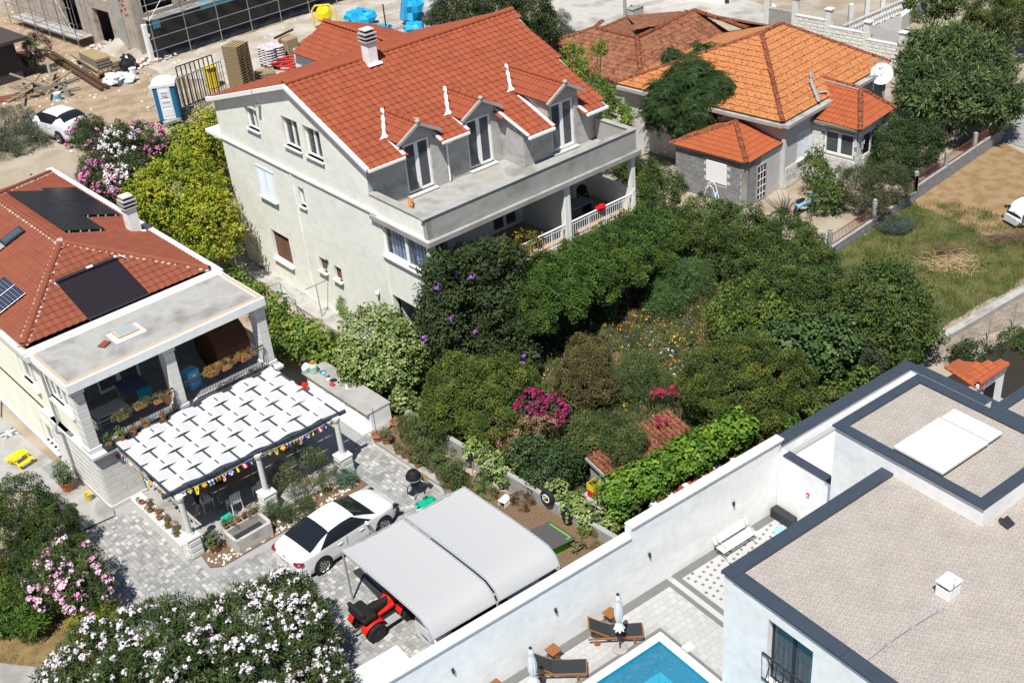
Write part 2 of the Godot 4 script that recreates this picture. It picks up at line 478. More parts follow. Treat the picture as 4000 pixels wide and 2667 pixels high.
func build_patches() -> void:
	rng.seed=31
	patch("driveway",[Vector3(-15.46,0,-34.62),Vector3(-15.59,0,-34.99),Vector3(-11.36,0,-43.59),Vector3(-7.71,0,-40.16),Vector3(-6.21,0,-39.45),Vector3(-4.79,0,-38.46),Vector3(-5.72,0,-37.65),Vector3(-3.73,0,-35.27),Vector3(-2.34,0,-33.64),W("W",V3(3.2,0,-6)),W("W",V3(3.2,0,-0.2)),W("W",V3(-12,0,-0.2)),Vector3(-13.73,0,-29.45),Vector3(-16.69,0,-33.87)],0.0,MT.paver)
	patch("patio",[Vector3(-15.4,0.1,-34.5),Vector3(-15.55,0.1,-34.84),Vector3(-20.75,0.1,-40.4),Vector3(-22.12,0.1,-41.95),Vector3(-22.72,0.1,-43.8),Vector3(-28.05,0.1,-46.29),Vector3(-24.4,0.1,-37.07),Vector3(-19.08,0.1,-36.52),Vector3(-16.63,0.1,-33.71)],0.1,MT.patio)
	patch("garden_bed",[Vector3(-4.79,0,-38.46),Vector3(-5.72,0,-37.65),Vector3(-3.73,0,-35.27),Vector3(-2.34,0,-33.64),W("W",V3(3.3,0,-6)),W("W",V3(3.3,0,-0.3)),W("W",V3(6.2,0,-0.3)),W("W",V3(3.9,0,-7)),Vector3(-5.17,0,-39.13)],0.3,MT.soil)
	patch("garden_ground",[Vector3(-5.17,0,-39.28),W("W",V3(6.2,0,-0.3)),W("W",V3(19.5,0,-0.4)),Vector3(17.56,0,-40.93),Vector3(15.76,0,-49.54),Vector3(9.63,0,-56.33),Vector3(0.45,0,-53.49),Vector3(-8.39,0,-48.46),Vector3(-9.14,0,-45.47)],0.004,MT.garden_soil)
	patch("grass_plot",[Vector3(15.72,0,-49.49),Vector3(21.54,0,-54.58),Vector3(23.95,0,-55.62),Vector3(26.84,0,-52.94),Vector3(24.53,0,-46.34),Vector3(18.43,0,-42.18),Vector3(17.38,0,-41.05),Vector3(17.07,0,-42.17)],0.006,MT.grass_soil,0.2)
	patch("straw_ground",[Vector3(21.57,0,-54.67),Vector3(25.57,0,-59.34),Vector3(28.64,0,-61.06),Vector3(29.39,0,-57.51),Vector3(26.06,0,-49.86),Vector3(23.43,0,-49.94),Vector3(22.46,0,-52.35),Vector3(21.51,0,-53.59)],0.011,MT.straw,0.12)
	patch("path",[Vector3(18.04,0,-41.1),Vector3(23.86,0,-44.81),Vector3(23.24,0,-42.31),Vector3(18.18,0,-40.73),Vector3(17.33,0,-39.52),Vector3(16.88,0,-40.27)],0.012,MT.gravel_ground)
	patch("road",[Vector3(28.64,0,-61.06),Vector3(31.22,0,-66.29),Vector3(32.26,0,-66.39),Vector3(33.65,0,-62.93),Vector3(30.99,0,-57.13),Vector3(29.99,0,-58.9)],0.014,MT.asphalt)
	patch("yard_path",[Vector3(-12.76,0,-53.73),Vector3(-14.55,0,-55.8),Vector3(-15.09,0,-54.2),Vector3(-10.4,0,-47.82),Vector3(-8.22,0,-46.43),Vector3(-8.06,0,-48.3)],0.008,MT.site_dirt)
	patch("stone_path",[Vector3(14.34,0,-56.52),Vector3(16.92,0,-58.97),Vector3(16.8,0,-56.53),Vector3(14.84,0,-53.87),Vector3(12.42,0,-55.72),Vector3(12.85,0,-55.08)],0.012,MT.concrete_light)
	patch("lawn_corner",[Vector3(-21.72,0,-33.26),Vector3(-17.88,0,-32.44),Vector3(-13.73,0,-29.45),Vector3(-14.64,0,-26.24),Vector3(-19.52,0,-25.53)],0.003,MT.dry_grass)
	patch("pavement",[Vector3(-19.43,0,-28.06),Vector3(-17.47,0,-27.54),Vector3(-15.48,0,-27.02),Vector3(-14.85,0,-24.57),Vector3(-18.3,0,-24.97)],0.02,MT.concrete_light)
	var mb:=MB.new()
	mb.box(V3(-0.45,0.08,4.2),V3(0.9,0.2,12.5))
	ground("concrete_strip",mb,MT.concrete,XW("M"))
	mb=MB.new()
	var p0:Vector3=Vector3(4.51,-1.2,1.99)
	var px:=p0.x
	var pz:=p0.z
	for q in [[-9.0,-0.1,24.0,pz],[px,pz,24.0,22.0]]:
		mb.quad(V3(q[0],-1.2,q[1]),V3(q[2],-1.2,q[1]),V3(q[2],-1.2,q[3]),V3(q[0],-1.2,q[3]),Vector3.UP)
	mk("terrace_joint",lin(0.36,0.35,0.335),0.9,MT.t_soft,0.5)
	mk("terrace_tile",lin(0.53,0.525,0.51),0.75,MT.t_fine,0.8)
	mk("band_tile",lin(0.2,0.2,0.198),0.9,MT.t_fine,2.0,MT.t_soft,0.3)
	var tr:=ground("terrace",mb,MT.terrace_joint,XW("W"))
	var c:Vector3=Vector3(4.95,-1.2,1.55)
	var ci:Vector3=Vector3(4.81,-1.2,1.71)
	var b1:Vector3=Vector3(6.48,-1.2,0.23)
	var b2:Vector3=Vector3(6.65,-1.2,0.2)
	var b3:Vector3=Vector3(6.87,-1.2,0.19)
	var b4:Vector3=Vector3(7.07,-1.2,0.22)
	mb=MB.new()
	for q in [[-9,0.02,b1.x-0.0,0.36],[b1.x,0.02,b2.x,5.6],[b3.x,0.02,b4.x,5.6],[b4.x,0.02,12.1,0.34],[-9,c.z-0.0,ci.x,ci.z],[ci.x,c.z,c.x,9.0]]:
		mb.box(V3((q[0]+q[2])*0.5,-1.194,(q[1]+q[3])*0.5),V3(q[2]-q[0]-0.004,0.012,q[3]-q[1]-0.004))
	put("dark_band",mb,MT.band_tile,tr)
	mb=MB.new()
	mb.box(V3((b2.x+b3.x)*0.5,-1.195,2.9),V3(b3.x-b2.x-0.02,0.012,5.4))
	put("white_band",mb,MT.terrace_tile,tr)
	var vars:=[]
	for i in 4:
		mb=MB.new();mb.col=lin(0.9+i*0.033,0.9+i*0.032,0.9+i*0.03)
		mb.cbox(Vector3.ZERO,V3(0.235,0.014,0.235),BI,0.006)
		vars.append(mb.mesh())
	var rest:=[]
	var cnt:=0
	var zz:=0.48
	var row:=0
	while zz<6.0:
		var xx:=7.0 if false else b1.x-0.13
		xx-=0.0 if row % 2==0 else 0.12
		while xx>-6.0:
			var ok:=zz<c.z-0.1 or (xx>c.x+0.1)
			if ok and not (zz>c.z-0.12 and xx<c.x+0.12):
				var tf:=Transform3D(BI,V3(xx,-1.195+rng.randf_range(0,0.002),zz))
				if cnt<300 and xx>0.3:
					put("tile",vars[rng.randi() % 4],MT.terrace_tile,tr,tf);cnt+=1
				else:rest.append(tf)
			xx-=0.243
		zz+=0.243;row+=1
	many("tile_field",vars[2],MT.terrace_tile,rest,[],tr)
	mb=MB.new()
	mb.box(V3((b4.x+12.1)*0.5,-1.196,0.34+2.3),V3(12.1-b4.x,0.01,4.55))
	put("white_paving",mb,MT.terrace_tile,tr)
	mb=MB.new();mb.cbox(Vector3.ZERO,V3(0.105,0.012,0.105),BI,0.005)
	var dm:=mb.mesh()
	rest=[]
	cnt=0
	var u1:=V3(0.27,0,-0.08)
	var u2:=V3(0.08,0,0.27)
	for i in range(-14,30):
		for j in range(-4,22):
			var p:=V3(b4.x+0.16,-1.19,0.5)+u1*i+u2*j
			if p.x<b4.x+0.1 or p.x>11.7 or p.z<0.42 or p.z>3.6:continue
			if cnt<290:
				put("dark_stone",dm,MT.band_tile,tr,Transform3D(BI,p));cnt+=1
			else:rest.append(Transform3D(BI,p))
	if rest.size():many("dark_stone_field",dm,MT.band_tile,rest,[],tr)
	var s:Vector3=Vector3(5.05,-1.2,2.77)
	mb=MB.new();mb.cbox(V3(s.x,-1.19,s.z),V3(0.36,0.02,0.3));put("skimmer_cover",mb,MT.white,tr)
	mb=MB.new()
	var kx:=ci.x
	var kz:=ci.z
	mb.cbox(V3((kx-9)*0.5,-1.17,(kz+pz)*0.5),V3(kx+9,0.06,pz-kz),BI,0.015)
	mb.cbox(V3((px+kx)*0.5,-1.17,pz+5),V3(kx-px,0.06,10),BI,0.015)
	put("pool_coping",mb,MT.white_cap,tr)
	mb=MB.new()
	mk("pool_tile",lin(0.005,0.31,0.44),0.5,noise_tex(12,0.1,[[0.3,Color(0.7,0.82,0.9)],[0.7,1.0]],FastNoiseLite.TYPE_CELLULAR,1,256),1.6)
	mb.quad(V3(-9,-2.6,pz),V3(px,-2.6,pz),V3(px,-2.6,pz+9),V3(-9,-2.6,pz+9),Vector3.UP)
	mb.quad(V3(-9,-2.6,pz),V3(px,-2.6,pz),V3(px,-1.18,pz),V3(-9,-1.18,pz),Vector3.BACK)
	mb.quad(V3(px,-2.6,pz),V3(px,-2.6,pz+9),V3(px,-1.18,pz+9),V3(px,-1.18,pz),Vector3.LEFT)
	put("pool_basin",mb,MT.pool_tile,tr)
	var f:=FastNoiseLite.new()
	f.seed=5;f.frequency=1.1;f.fractal_octaves=3
	g_water(px,pz,f)
func g_water(px:float,pz:float,f:FastNoiseLite) -> void:
	var g:=[]
	for i in 90:
		var row:=[]
		for j in 130:
			var p:=V3(px-0.005-(129-j)*0.07,0,pz+0.005+i*0.07)
			p.y=-1.31+f.get_noise_2d(p.x*2.6,p.z*2.6)*0.02
			row.append(p)
		g.append(row)
	var mb:=MB.new()
	mb.sheet(g)
	var m:=StandardMaterial3D.new()
	m.resource_name="water"
	m.albedo_color=Color(0.75,0.95,1.0,0.05);m.roughness=0.02
	m.transparency=BaseMaterial3D.TRANSPARENCY_ALPHA
	ground("pool_water",mb,m,XW("W"))
func ring_cap(mb:MB,x0:float,z0:float,x1:float,z1:float,y:float,w:float) -> void:
	for q in [[x0,z0,x1,z0+w],[x0,z1-w,x1,z1],[x0,z0+w,x0+w,z1-w],[x1-w,z0+w,x1,z1-w]]:
		mb.cbox(V3((q[0]+q[2])*0.5,y,(q[1]+q[3])*0.5),V3(absf(q[2]-q[0]),0.07,absf(q[3]-q[1])),BI,0.012)
func build_white_house() -> void:
	var xf:=XW("W")
	var o:=thing("boundary_wall","long white rendered wall with stepped top beside the pool terrace","wall",ORG.W,YAW.W)
	var b:=MB.new()
	b.box(V3(-1.6,0.17,-0.13),V3(13.4,2.74,0.26));b.box(V3(8.7,0.36,-0.13),V3(7.2,3.12,0.26))
	put("wall",b,MT.white_wall,o)
	for q in [[-8.2,5.12,1.58],[5.13,12.3,1.96]]:
		var k:=MB.new()
		k.cbox(V3((q[0]+q[1])*0.5,q[2],-0.13),V3(q[1]-q[0],0.08,0.38),BI,0.012)
		put("coping",k,MT.white_cap,o)
	o=thing("white_house","modern white house with gravel flat roofs and dark metal edges","house",ORG.W,YAW.W)
	var h1:=4.65
	var h2:=5.27
	var c1:Vector3=Vector3(3.81,4.65,5.33)
	var c2:Vector3=Vector3(10.53,5.27,3.44)
	var xb:=c1.x+0.08
	var zb:=c1.z+0.08
	b=MB.new()
	var wa:Vector3=Vector3(3.89,3.93,7.03)
	var hole:=Rect2(wa.z-zb+0.02,1.75-(-1.2),1.55,2.35)
	wall(b,V3(xb,-1.2,zb),Vector3.BACK,Vector3.LEFT,[V2(0,h1+1.15),V2(14,h1+1.15)],[hole],0.3)
	b.quad(V3(xb,-1.2,zb),V3(16,-1.2,zb),V3(16,h1-0.05,zb),V3(xb,h1-0.05,zb),Vector3.FORWARD)
	var xu:=c2.x+0.08
	var zu:=c2.z+0.08
	b.quad(V3(xu,-1.2,zu),V3(xu,-1.2,zu+5.3),V3(xu,h2-0.05,zu+5.3),V3(xu,h2-0.05,zu),Vector3.LEFT)
	var xq:float=Vector3(14.43,5.27,6.11).x+0.2
	var z3:float=c2.z+2.65
	b.quad(V3(xu,-1.2,zu),V3(xq,-1.2,zu),V3(xq,h2-0.05,zu),V3(xu,h2-0.05,zu),Vector3.FORWARD)
	b.quad(V3(xq,-1.2,zu),V3(xq,-1.2,z3+0.1),V3(xq,h2-0.05,z3+0.1),V3(xq,h2-0.05,zu),Vector3.RIGHT)
	b.quad(V3(xq,-1.2,z3+0.08),V3(xu+12,-1.2,z3+0.08),V3(xu+12,h2-0.06,z3+0.08),V3(xq,h2-0.06,z3+0.08),Vector3.FORWARD)
	b.quad(V3(xu,h1-0.3,zu+5.3),V3(xu+9,h1-0.3,zu+5.3),V3(xu+9,h2-0.05,zu+5.3),V3(xu,h2-0.05,zu+5.3),Vector3.BACK)
	put("wall",b,MT.white_wall,o)
	b=MB.new()
	b.quad(V3(xb+0.2,h1-0.06,zb+0.2),V3(20,h1-0.06,zb+0.2),V3(20,h1-0.06,20),V3(xb+0.2,h1-0.06,20),Vector3.UP)
	put("gravel_roof",b,MT.gravel_roof,o)
	b=MB.new()
	b.cbox(V3((c1.x+xu)*0.5+0.15,h1,c1.z+0.22),V3(xu-c1.x+0.28,0.1,0.44),BI,0.015)
	b.cbox(V3(c1.x+0.22,h1,c1.z+0.445+1.85),V3(0.44,0.1,3.7),BI,0.015)
	b.cbox(V3(c1.x+0.22,h1,c1.z+0.45+3.7+5),V3(0.44,0.1,10),BI,0.015)
	put("roof_edge",b,MT.anthracite,o)
	var xe:float=Vector3(14.43,5.27,6.11).x+0.1
	b=MB.new()
	b.quad(V3(xu+0.2,h2-0.05,zu+0.1),V3(xe,h2-0.05,zu+0.1),V3(xe,h2-0.05,zu+5.2),V3(xu+0.2,h2-0.05,zu+5.2),Vector3.UP)
	b.quad(V3(xe+0.3,h2-0.07,z3+0.1),V3(26,h2-0.07,z3+0.1),V3(26,h2-0.07,zu+5.2),V3(xe+0.3,h2-0.07,zu+5.2),Vector3.UP)
	put("gravel_roof",b,MT.gravel_roof,o)
	b=MB.new()
	ring_cap(b,c2.x,c2.z,xe+0.2,c2.z+5.4,h2,0.36)
	ring_cap(b,xe+0.21,z3,xe+9,c2.z+5.4,h2-0.02,0.36)
	put("roof_edge",b,MT.anthracite,o)
	b=MB.new()
	b.box(V3(15.9,0.0,-0.16),V3(7.6,3.4,0.32));b.box(V3(19.55,0.0,2.3),V3(0.3,3.4,4.6))
	b.box(V3(12.27,0.1,1.9),V3(0.3,2.6,3.8))
	put("wall",b,MT.white_wall,o)
	b=MB.new()
	b.cbox(V3(15.95,1.74,-0.2),V3(7.5,0.08,0.5),BI,0.012);b.cbox(V3(19.58,1.745,2.3),V3(0.46,0.08,4.5),BI,0.012)
	b.cbox(V3(12.27,1.44,1.9),V3(0.36,0.07,3.4),BI,0.012)
	put("roof_edge",b,MT.anthracite,o)
	b=MB.new()
	b.quad(V3(12.4,1.1,0),V3(19.5,1.1,0),V3(19.5,1.1,5),V3(12.4,1.1,5),Vector3.UP)
	put("roof_terrace",b,MT.white_cap,o)
	b=MB.new()
	b.box(V3(15.9,1.14,0.09),V3(6.9,0.08,0.18));b.box(V3(19.3,1.14,2.3),V3(0.18,0.08,4.2))
	put("gutter_channel",b,MT.grey_metal,o)
	var wo:=V3(xb,1.75,zb+hole.position.x)
	window(o,wo,Vector3.BACK,Vector3.LEFT,hole.size.x,hole.size.y,0.22,2,MT.dark_metal,MT.pane,0.06)
	b=MB.new()
	for i in 9:b.tube([wo+V3(0.5,0.05,0.1+i*0.17),wo+V3(0.46,2.2,0.12+i*0.17)],0.05,6)
	mk("curtain_dark",lin(0.05,0.04,0.035),0.9)
	put("curtain",b,MT.curtain_dark,o)
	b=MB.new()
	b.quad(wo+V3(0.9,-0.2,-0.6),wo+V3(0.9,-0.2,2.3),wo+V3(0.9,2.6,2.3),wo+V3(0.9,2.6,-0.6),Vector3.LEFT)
	put("room_dark_backing",b,MT.black,o)  # added black sheet, paints the room behind the window as unlit
	b=MB.new()
	b.bar(wo+V3(-0.06,1.05,-0.1),wo+V3(-0.06,1.05,1.65),0.05,0.04)
	var rl:=put("balcony_railing",b,MT.dark_metal,o)
	b=MB.new();b.bar(wo+V3(-0.06,0.08,-0.1),wo+V3(-0.06,0.08,1.65),0.04,0.03);put("rail",b,MT.dark_metal,rl)
	for i in 14:
		b=MB.new()
		b.tube([wo+V3(-0.06,0.08,-0.08+i*0.13),wo+V3(-0.06,1.04,-0.02+i*0.13+(0.1 if i % 2 else -0.1))],0.011,5)
		put("baluster",b,MT.dark_metal,rl)
	var v:Vector3=Vector3(10.84,4.6,-22.22)
	var t:=thing("roof_vent","small white box vent with slab lid on gravel roof","vent",V3(v.x,h1-0.06,v.z),YAW.W)
	b=MB.new();b.cbox(V3(0,0.17,0),V3(0.5,0.34,0.42));put("base",b,MT.white,t)
	b=MB.new();b.box(V3(0,0.38,0),V3(0.42,0.12,0.34));put("opening",b,MT.black,t)
	b=MB.new()
	for k in [[-1,-1],[-1,1],[1,-1],[1,1]]:b.box(V3(0.22*k[0],0.38,0.18*k[1]),V3(0.05,0.12,0.05))
	b.cbox(V3(0,0.47,0),V3(0.56,0.06,0.48));put("lid",b,MT.white_cap,t)
	b=MB.new();b.tube([V3(-0.2,0.5,0.28),V3(-0.2,0.9,0.28)],0.008,5);put("lightning_rod",b,MT.steel,t)
	var pa:Vector3=Vector3(10.56,4.62,-21.7)
	var pb:Vector3=Vector3(9.57,4.62,-21.16)
	var pc:Vector3=Vector3(8.79,4.62,-20.68)
	var pd:Vector3=Vector3(8.09,4.62,-20.19)
	t=thing("lightning_cable","thin grey lightning cable on small blocks crossing the gravel roof","cable",V3(pa.x,4.6,pa.z))
	b=MB.new();b.tube([V3(0,0.05,0),pb-pa+V3(0,0.06,0),pc-pa+V3(0,0.06,0),pd-pa+V3(0,0.05,0)],0.012,6);put("cable",b,MT.grey_metal,t)
	for q in [pa.lerp(pb,0.12),pb,pc]:
		b=MB.new();b.lathe(q-pa,[V2(0.001,0.05),V2(0.07,0.05),V2(0.09,0.0)],10);put("block",b,MT.grey_metal,t)
	v=Vector3(13.31,4.7,-24.69)
	t=thing("floodlight","dark square floodlight on the corner of the upper roof block","lamp",v,YAW.W)
	b=MB.new();b.cbox(V3(0.05,0,0.12),V3(0.34,0.05,0.3),Basis(Vector3.RIGHT,0.5));b.box(V3(0,0.02,0),V3(0.1,0.06,0.2));put("housing",b,MT.dark_metal,t)
	var sa:Vector3=Vector3(10.85,5.4,5.48)
	var sb:Vector3=Vector3(10.81,5.4,7.23)
	var sc:Vector3=Vector3(13.75,5.4,7.23)
	t=thing("skylight_cover","large flat white cover lying across the upper gravel roof","skylight",W("W",(sa+sc)*0.5),YAW.W)
	var wx:=sc.x-sb.x
	var wz:=sb.z-sa.z
	b=MB.new();b.cbox(V3(-0.35,0,0),V3(wx-0.75,0.1,wz),BI,0.015);put("panel",b,MT.white_cap,t)
	b=MB.new();b.cbox(V3(wx*0.5-0.33,-0.012,0),V3(0.66,0.09,wz-0.05),BI,0.015);put("panel",b,MT.white_cap,t)
	b=MB.new();b.box(V3(-0.1,-0.1,0),V3(wx-0.4,0.1,wz-0.2));put("frame",b,MT.dark_metal,t)
func tile_mesh(w:float,l:float,waves:int,amp:float,tone:Color,lift:=0.03) -> ArrayMesh:
	var mb:=MB.new()
	mb.col=tone
	var k:=waves*4
	var pr:=[]
	for i in k+1:
		var t:=float(i)/k*waves
		var f:=t-floorf(t)
		pr.append(V2(w*i/k-w*0.5,amp*pow(0.5+0.5*cos(TAU*(f-0.62)),1.4)))
	for i in k:
		var a:=V3(pr[i].x,pr[i].y+lift,0);var b:=V3(pr[i+1].x,pr[i+1].y+lift,0)
		var d:=V3(pr[i+1].x,pr[i+1].y+0.002,-l-0.03);var e:=V3(pr[i].x,pr[i].y+0.002,-l-0.03)
		mb.quad(a,b,d,e,Vector3.UP)
		mb.quad(V3(a.x,a.y-lift,0),V3(b.x,b.y-lift,0),b,a,Vector3.BACK)
	return mb.mesh()
func cap_mesh(r:float,l:float,tone:Color) -> ArrayMesh:
	var mb:=MB.new()
	mb.col=tone
	for i in 6:
		var a:=PI*i/6;var b:=PI*(i+1)/6
		for s in [0]:
			var p:=V3(cos(a)*r*1.12,sin(a)*r,0);var q:=V3(cos(b)*r*1.12,sin(b)*r,0)
			var p2:=V3(cos(a)*r,sin(a)*r*0.86,-l);var q2:=V3(cos(b)*r,sin(b)*r*0.86,-l)
			mb.quad(p,q,q2,p2,V3(cos((a+b)*0.5),sin((a+b)*0.5),0))
			mb.quad(p,q,q*0.85,p*0.85,Vector3.BACK)
	return mb.mesh()
func tile_slope(roof:Node3D,pts:Array,meshes:Array,m:Material,w:float,l:float,singles:int,holes:=[],flip:=false,called:="roof_tile") -> int:
	var a:Vector3=pts[0];var b:Vector3=pts[1]
	var u:=(b-a).normalized()
	var nn:=Vector3.ZERO
	for i in range(1,pts.size()-1):nn+=((pts[i] as Vector3)-a).cross((pts[i+1] as Vector3)-a)
	nn=nn.normalized()
	if nn.y<0:nn=-nn
	var s:=nn.cross(u).normalized()
	if s.y<0:s=-s
	var x:=u if u.cross(-s).dot(nn)<0.0 else -u
	x=nn.cross(-s).normalized()*-1.0
	var bs:=Basis(x,nn,-s)
	if bs.determinant()<0:bs=Basis(-x,nn,-s)
	var ps:=PackedVector2Array()
	var umin:=1e9;var umax:=-1e9;var smax:=-1e9
	for p in pts:
		var q:=V2(((p as Vector3)-a).dot(u),((p as Vector3)-a).dot(s))
		ps.append(q)
		umin=minf(umin,q.x);umax=maxf(umax,q.x);smax=maxf(smax,q.y)
	var hs:=[]
	for h in holes:
		var hp:=PackedVector2Array()
		for p in h:hp.append(V2(((p as Vector3)-a).dot(u),((p as Vector3)-a).dot(s)))
		hs.append(hp)
	var mb:=MB.new()
	mb.col=lin(0.8,0.8,0.8)
	var ix:=Geometry2D.triangulate_polygon(ps)
	if hs.is_empty():
		for i in range(0,ix.size(),3):
			mb.tri1(pts[ix[i]]-nn*0.012,pts[ix[i+1]]-nn*0.012,pts[ix[i+2]]-nn*0.012,nn)
		put("underlay",mb,m,roof)
	var rows:=int(ceil(smax/l))
	var rest:=[[],[],[],[]]
	var cnt:=0
	for r in rows:
		var v:=r*l
		var cols:=int(ceil((umax-umin)/w))
		for c in cols:
			var uu:=umin+(c+0.5)*w
			if not Geometry2D.is_point_in_polygon(V2(uu,v+l*0.45),ps):continue
			var bad:=false
			for h in hs:
				if Geometry2D.is_point_in_polygon(V2(uu,v+l*0.5),h):bad=true
			if bad:continue
			var k:=rng.randi() % meshes.size()
			var tf:=Transform3D(bs,a+u*uu+s*v+nn*rng.randf_range(0.0,0.006))
			if cnt<singles:
				put(called,meshes[k],m,roof,tf);cnt+=1
			else:rest[k % 4].append(tf)
	for k in 4:
		if rest[k].size():many("roof_tile_field",meshes[k % meshes.size()],m,rest[k],[],roof)
	return cnt
func cap_line(roof:Node3D,p:Vector3,q:Vector3,me:ArrayMesh,m:Material,l:=0.4,lift:=0.0,called:="ridge_tile") -> void:
	var d:=(q-p).normalized()
	var n:=int(p.distance_to(q)/l)
	var st:=p.distance_to(q)/n
	var x:=Vector3.UP.cross(-d).normalized()
	var y:=(-d).cross(x)
	for i in n:
		put(called,me,m,roof,Transform3D(Basis(x,y,-d),p+d*st*(i+0.0)+y*(lift+rng.randf_range(0,0.008))).rotated_local(Vector3.RIGHT,0.03))
func tile_set(tones:Array,w:float,l:float,waves:=1,amp:=0.035,lift:=0.03) -> Array:
	var r:=[]
	for t in tones:r.append(tile_mesh(w,l,waves,amp,t,lift))
	return r
func chimney(parent_label:String,at:Vector3,yaw:float,h:float,w:float,d:float) -> Node3D:
	var t:=thing("chimney",parent_label,"chimney",at,yaw)
	var b:=MB.new()
	b.cbox(V3(0,h*0.5-0.4,0),V3(w,h+0.8,d),BI,0.015);put("stack",b,MT.white_wall,t)
	b=MB.new();b.cbox(V3(0,0.0,d*0.62),V3(w*1.5,0.04,d*0.4),Basis(Vector3.RIGHT,0.38),0.01);put("flashing",b,MT.white,t)
	for i in 2:
		b=MB.new();b.cbox(V3(0,h+0.05+i*0.17,0),V3(w*1.3,0.07,d*1.3),BI,0.015);put("slab",b,MT.concrete_light,t)
		b=MB.new();b.box(V3(0,h+0.135+i*0.17,0),V3(w*0.9,0.1,d*0.9));put("vent_opening",b,MT.black,t)
	b=MB.new();b.cbox(V3(0,h+0.39,0),V3(w*1.3,0.07,d*1.3),BI,0.015);put("slab",b,MT.concrete_light,t)
	b=MB.new();b.box(V3(0,h+0.48,0),V3(w*0.8,0.12,d*0.8));put("vent_opening",b,MT.black,t)
	b=MB.new();b.cbox(V3(0,h+0.56,0),V3(w*1.0,0.06,d*1.0),BI,0.01);put("cap",b,MT.white_cap,t)
	return t
func build_left_house() -> void:
	rng.seed=21
	var o:=thing("left_house","pale green two-storey house with red hip roof, solar panels and veranda","house",ORG.L,YAW.L)
	var b:=MB.new()
	wall(b,V3(0,0,0),Vector3.FORWARD,Vector3.LEFT,[V2(0,2.45),V2(25,2.45)],[Rect2(4.45,0.35,1.4,1.15)],0.22)
	wall(b,V3(0,0,0),Vector3.RIGHT,Vector3.BACK,[V2(0,2.45),V2(8,2.45)],[Rect2(1.6,0.0,2.2,2.15),Rect2(4.6,0,2.4,2.2)],0.25)
	wall(b,V3(8,0,0),Vector3.FORWARD,Vector3.RIGHT,[V2(0,2.45),V2(25,2.45)],[],0.2)
	put("wall",b,MT.lime_wall,o)
	b=MB.new()
	wall(b,V3(0.02,2.55,-0.65),Vector3.FORWARD,Vector3.LEFT,[V2(0,2.9),V2(24,2.9)],[Rect2(0.15,1.3,2.2,0.95),Rect2(3.7,0.85,1.6,1.5),Rect2(9.0,0.85,1.6,1.5)],0.2)
	put("wall",b,MT.lime_wall,o)
	b=MB.new()
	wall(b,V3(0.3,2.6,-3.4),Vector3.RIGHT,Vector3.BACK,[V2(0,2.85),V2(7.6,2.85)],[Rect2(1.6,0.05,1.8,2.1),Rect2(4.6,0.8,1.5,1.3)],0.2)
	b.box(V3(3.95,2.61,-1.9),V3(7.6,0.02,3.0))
	mk("veranda_shade_grey",lin(0.2,0.205,0.215),0.9,MT.t_soft,0.5)  # shade under the veranda roof is painted into this wall and floor colour
	put("veranda_wall",b,MT.veranda_shade_grey,o)
	b=MB.new()
	wall(b,V3(7.95,2.6,-3.3),Vector3.FORWARD,Vector3.RIGHT,[V2(0,2.9),V2(20,2.9)],[],0.2)
	put("wall",b,MT.lime_wall,o)
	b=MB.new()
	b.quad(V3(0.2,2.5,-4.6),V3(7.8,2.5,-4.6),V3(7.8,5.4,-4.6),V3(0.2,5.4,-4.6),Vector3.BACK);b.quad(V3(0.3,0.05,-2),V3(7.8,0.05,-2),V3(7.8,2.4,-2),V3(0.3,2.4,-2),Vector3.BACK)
	put("room_dark_backing",b,MT.black,o)  # black sheets added behind doors and windows, interior shade put in as colour
	window(o,V3(0.02,3.85,-0.8),Vector3.FORWARD,Vector3.LEFT,2.2,0.95,0.1,4,MT.white,MT.pane,0.06,"window",0.16,MT.white_cap)
	window(o,V3(0.02,3.4,-4.35),Vector3.FORWARD,Vector3.LEFT,1.6,1.5,0.12,2,MT.white,MT.pane,0.07,"window",0.16,MT.white_cap)
	window(o,V3(0.02,3.4,-9.65),Vector3.FORWARD,Vector3.LEFT,1.6,1.5,0.12,2,MT.white,MT.pane,0.07,"window",0.16,MT.white_cap)
	window(o,V3(0,0.35,-4.45),Vector3.FORWARD,Vector3.LEFT,1.4,1.15,0.14,2,MT.white,MT.pane,0.07,"window",0.16,MT.white_cap)
	window(o,V3(1.9,2.65,-3.4),Vector3.RIGHT,Vector3.BACK,1.8,2.1,0.1,2,MT.white,MT.pane,0.1,"veranda_door")
	window(o,V3(4.9,3.4,-3.4),Vector3.RIGHT,Vector3.BACK,1.5,1.3,0.1,2,MT.white,MT.pane,0.08)
	window(o,V3(1.6,0.02,0),Vector3.RIGHT,Vector3.BACK,2.2,2.12,0.15,2,MT.white,MT.pane,0.1,"patio_door")
	window(o,V3(4.6,0.02,0),Vector3.RIGHT,Vector3.BACK,2.4,2.16,0.15,2,MT.white,MT.pane,0.1,"patio_door")
	b=MB.new();b.cbox(V3(3.95,2.53,-1.7),V3(8.3,0.14,3.9),BI,0.02);put("veranda_floor",b,MT.white_cap,o)
	b=MB.new();b.cbox(V3(0.0,2.52,-2.2),V3(0.36,0.16,4.6),BI,0.02);put("ledge",b,MT.white_cap,o)
	b=MB.new();b.cbox(V3(3.85,5.58,-1.5),V3(8.2,0.36,3.3),BI,0.012);put("veranda_roof",b,MT.white_wall,o)
	b=MB.new();b.quad(V3(-0.05,5.766,-3.0),V3(7.7,5.766,-3.0),V3(7.7,5.766,-0.05),V3(-0.05,5.766,-0.05),Vector3.UP);put("roof_screed",b,MT.concrete_light,o)
	mk("edge_stone",lin(0.60,0.46,0.33),0.9,MT.t_fine,1.0)
	b=MB.new()
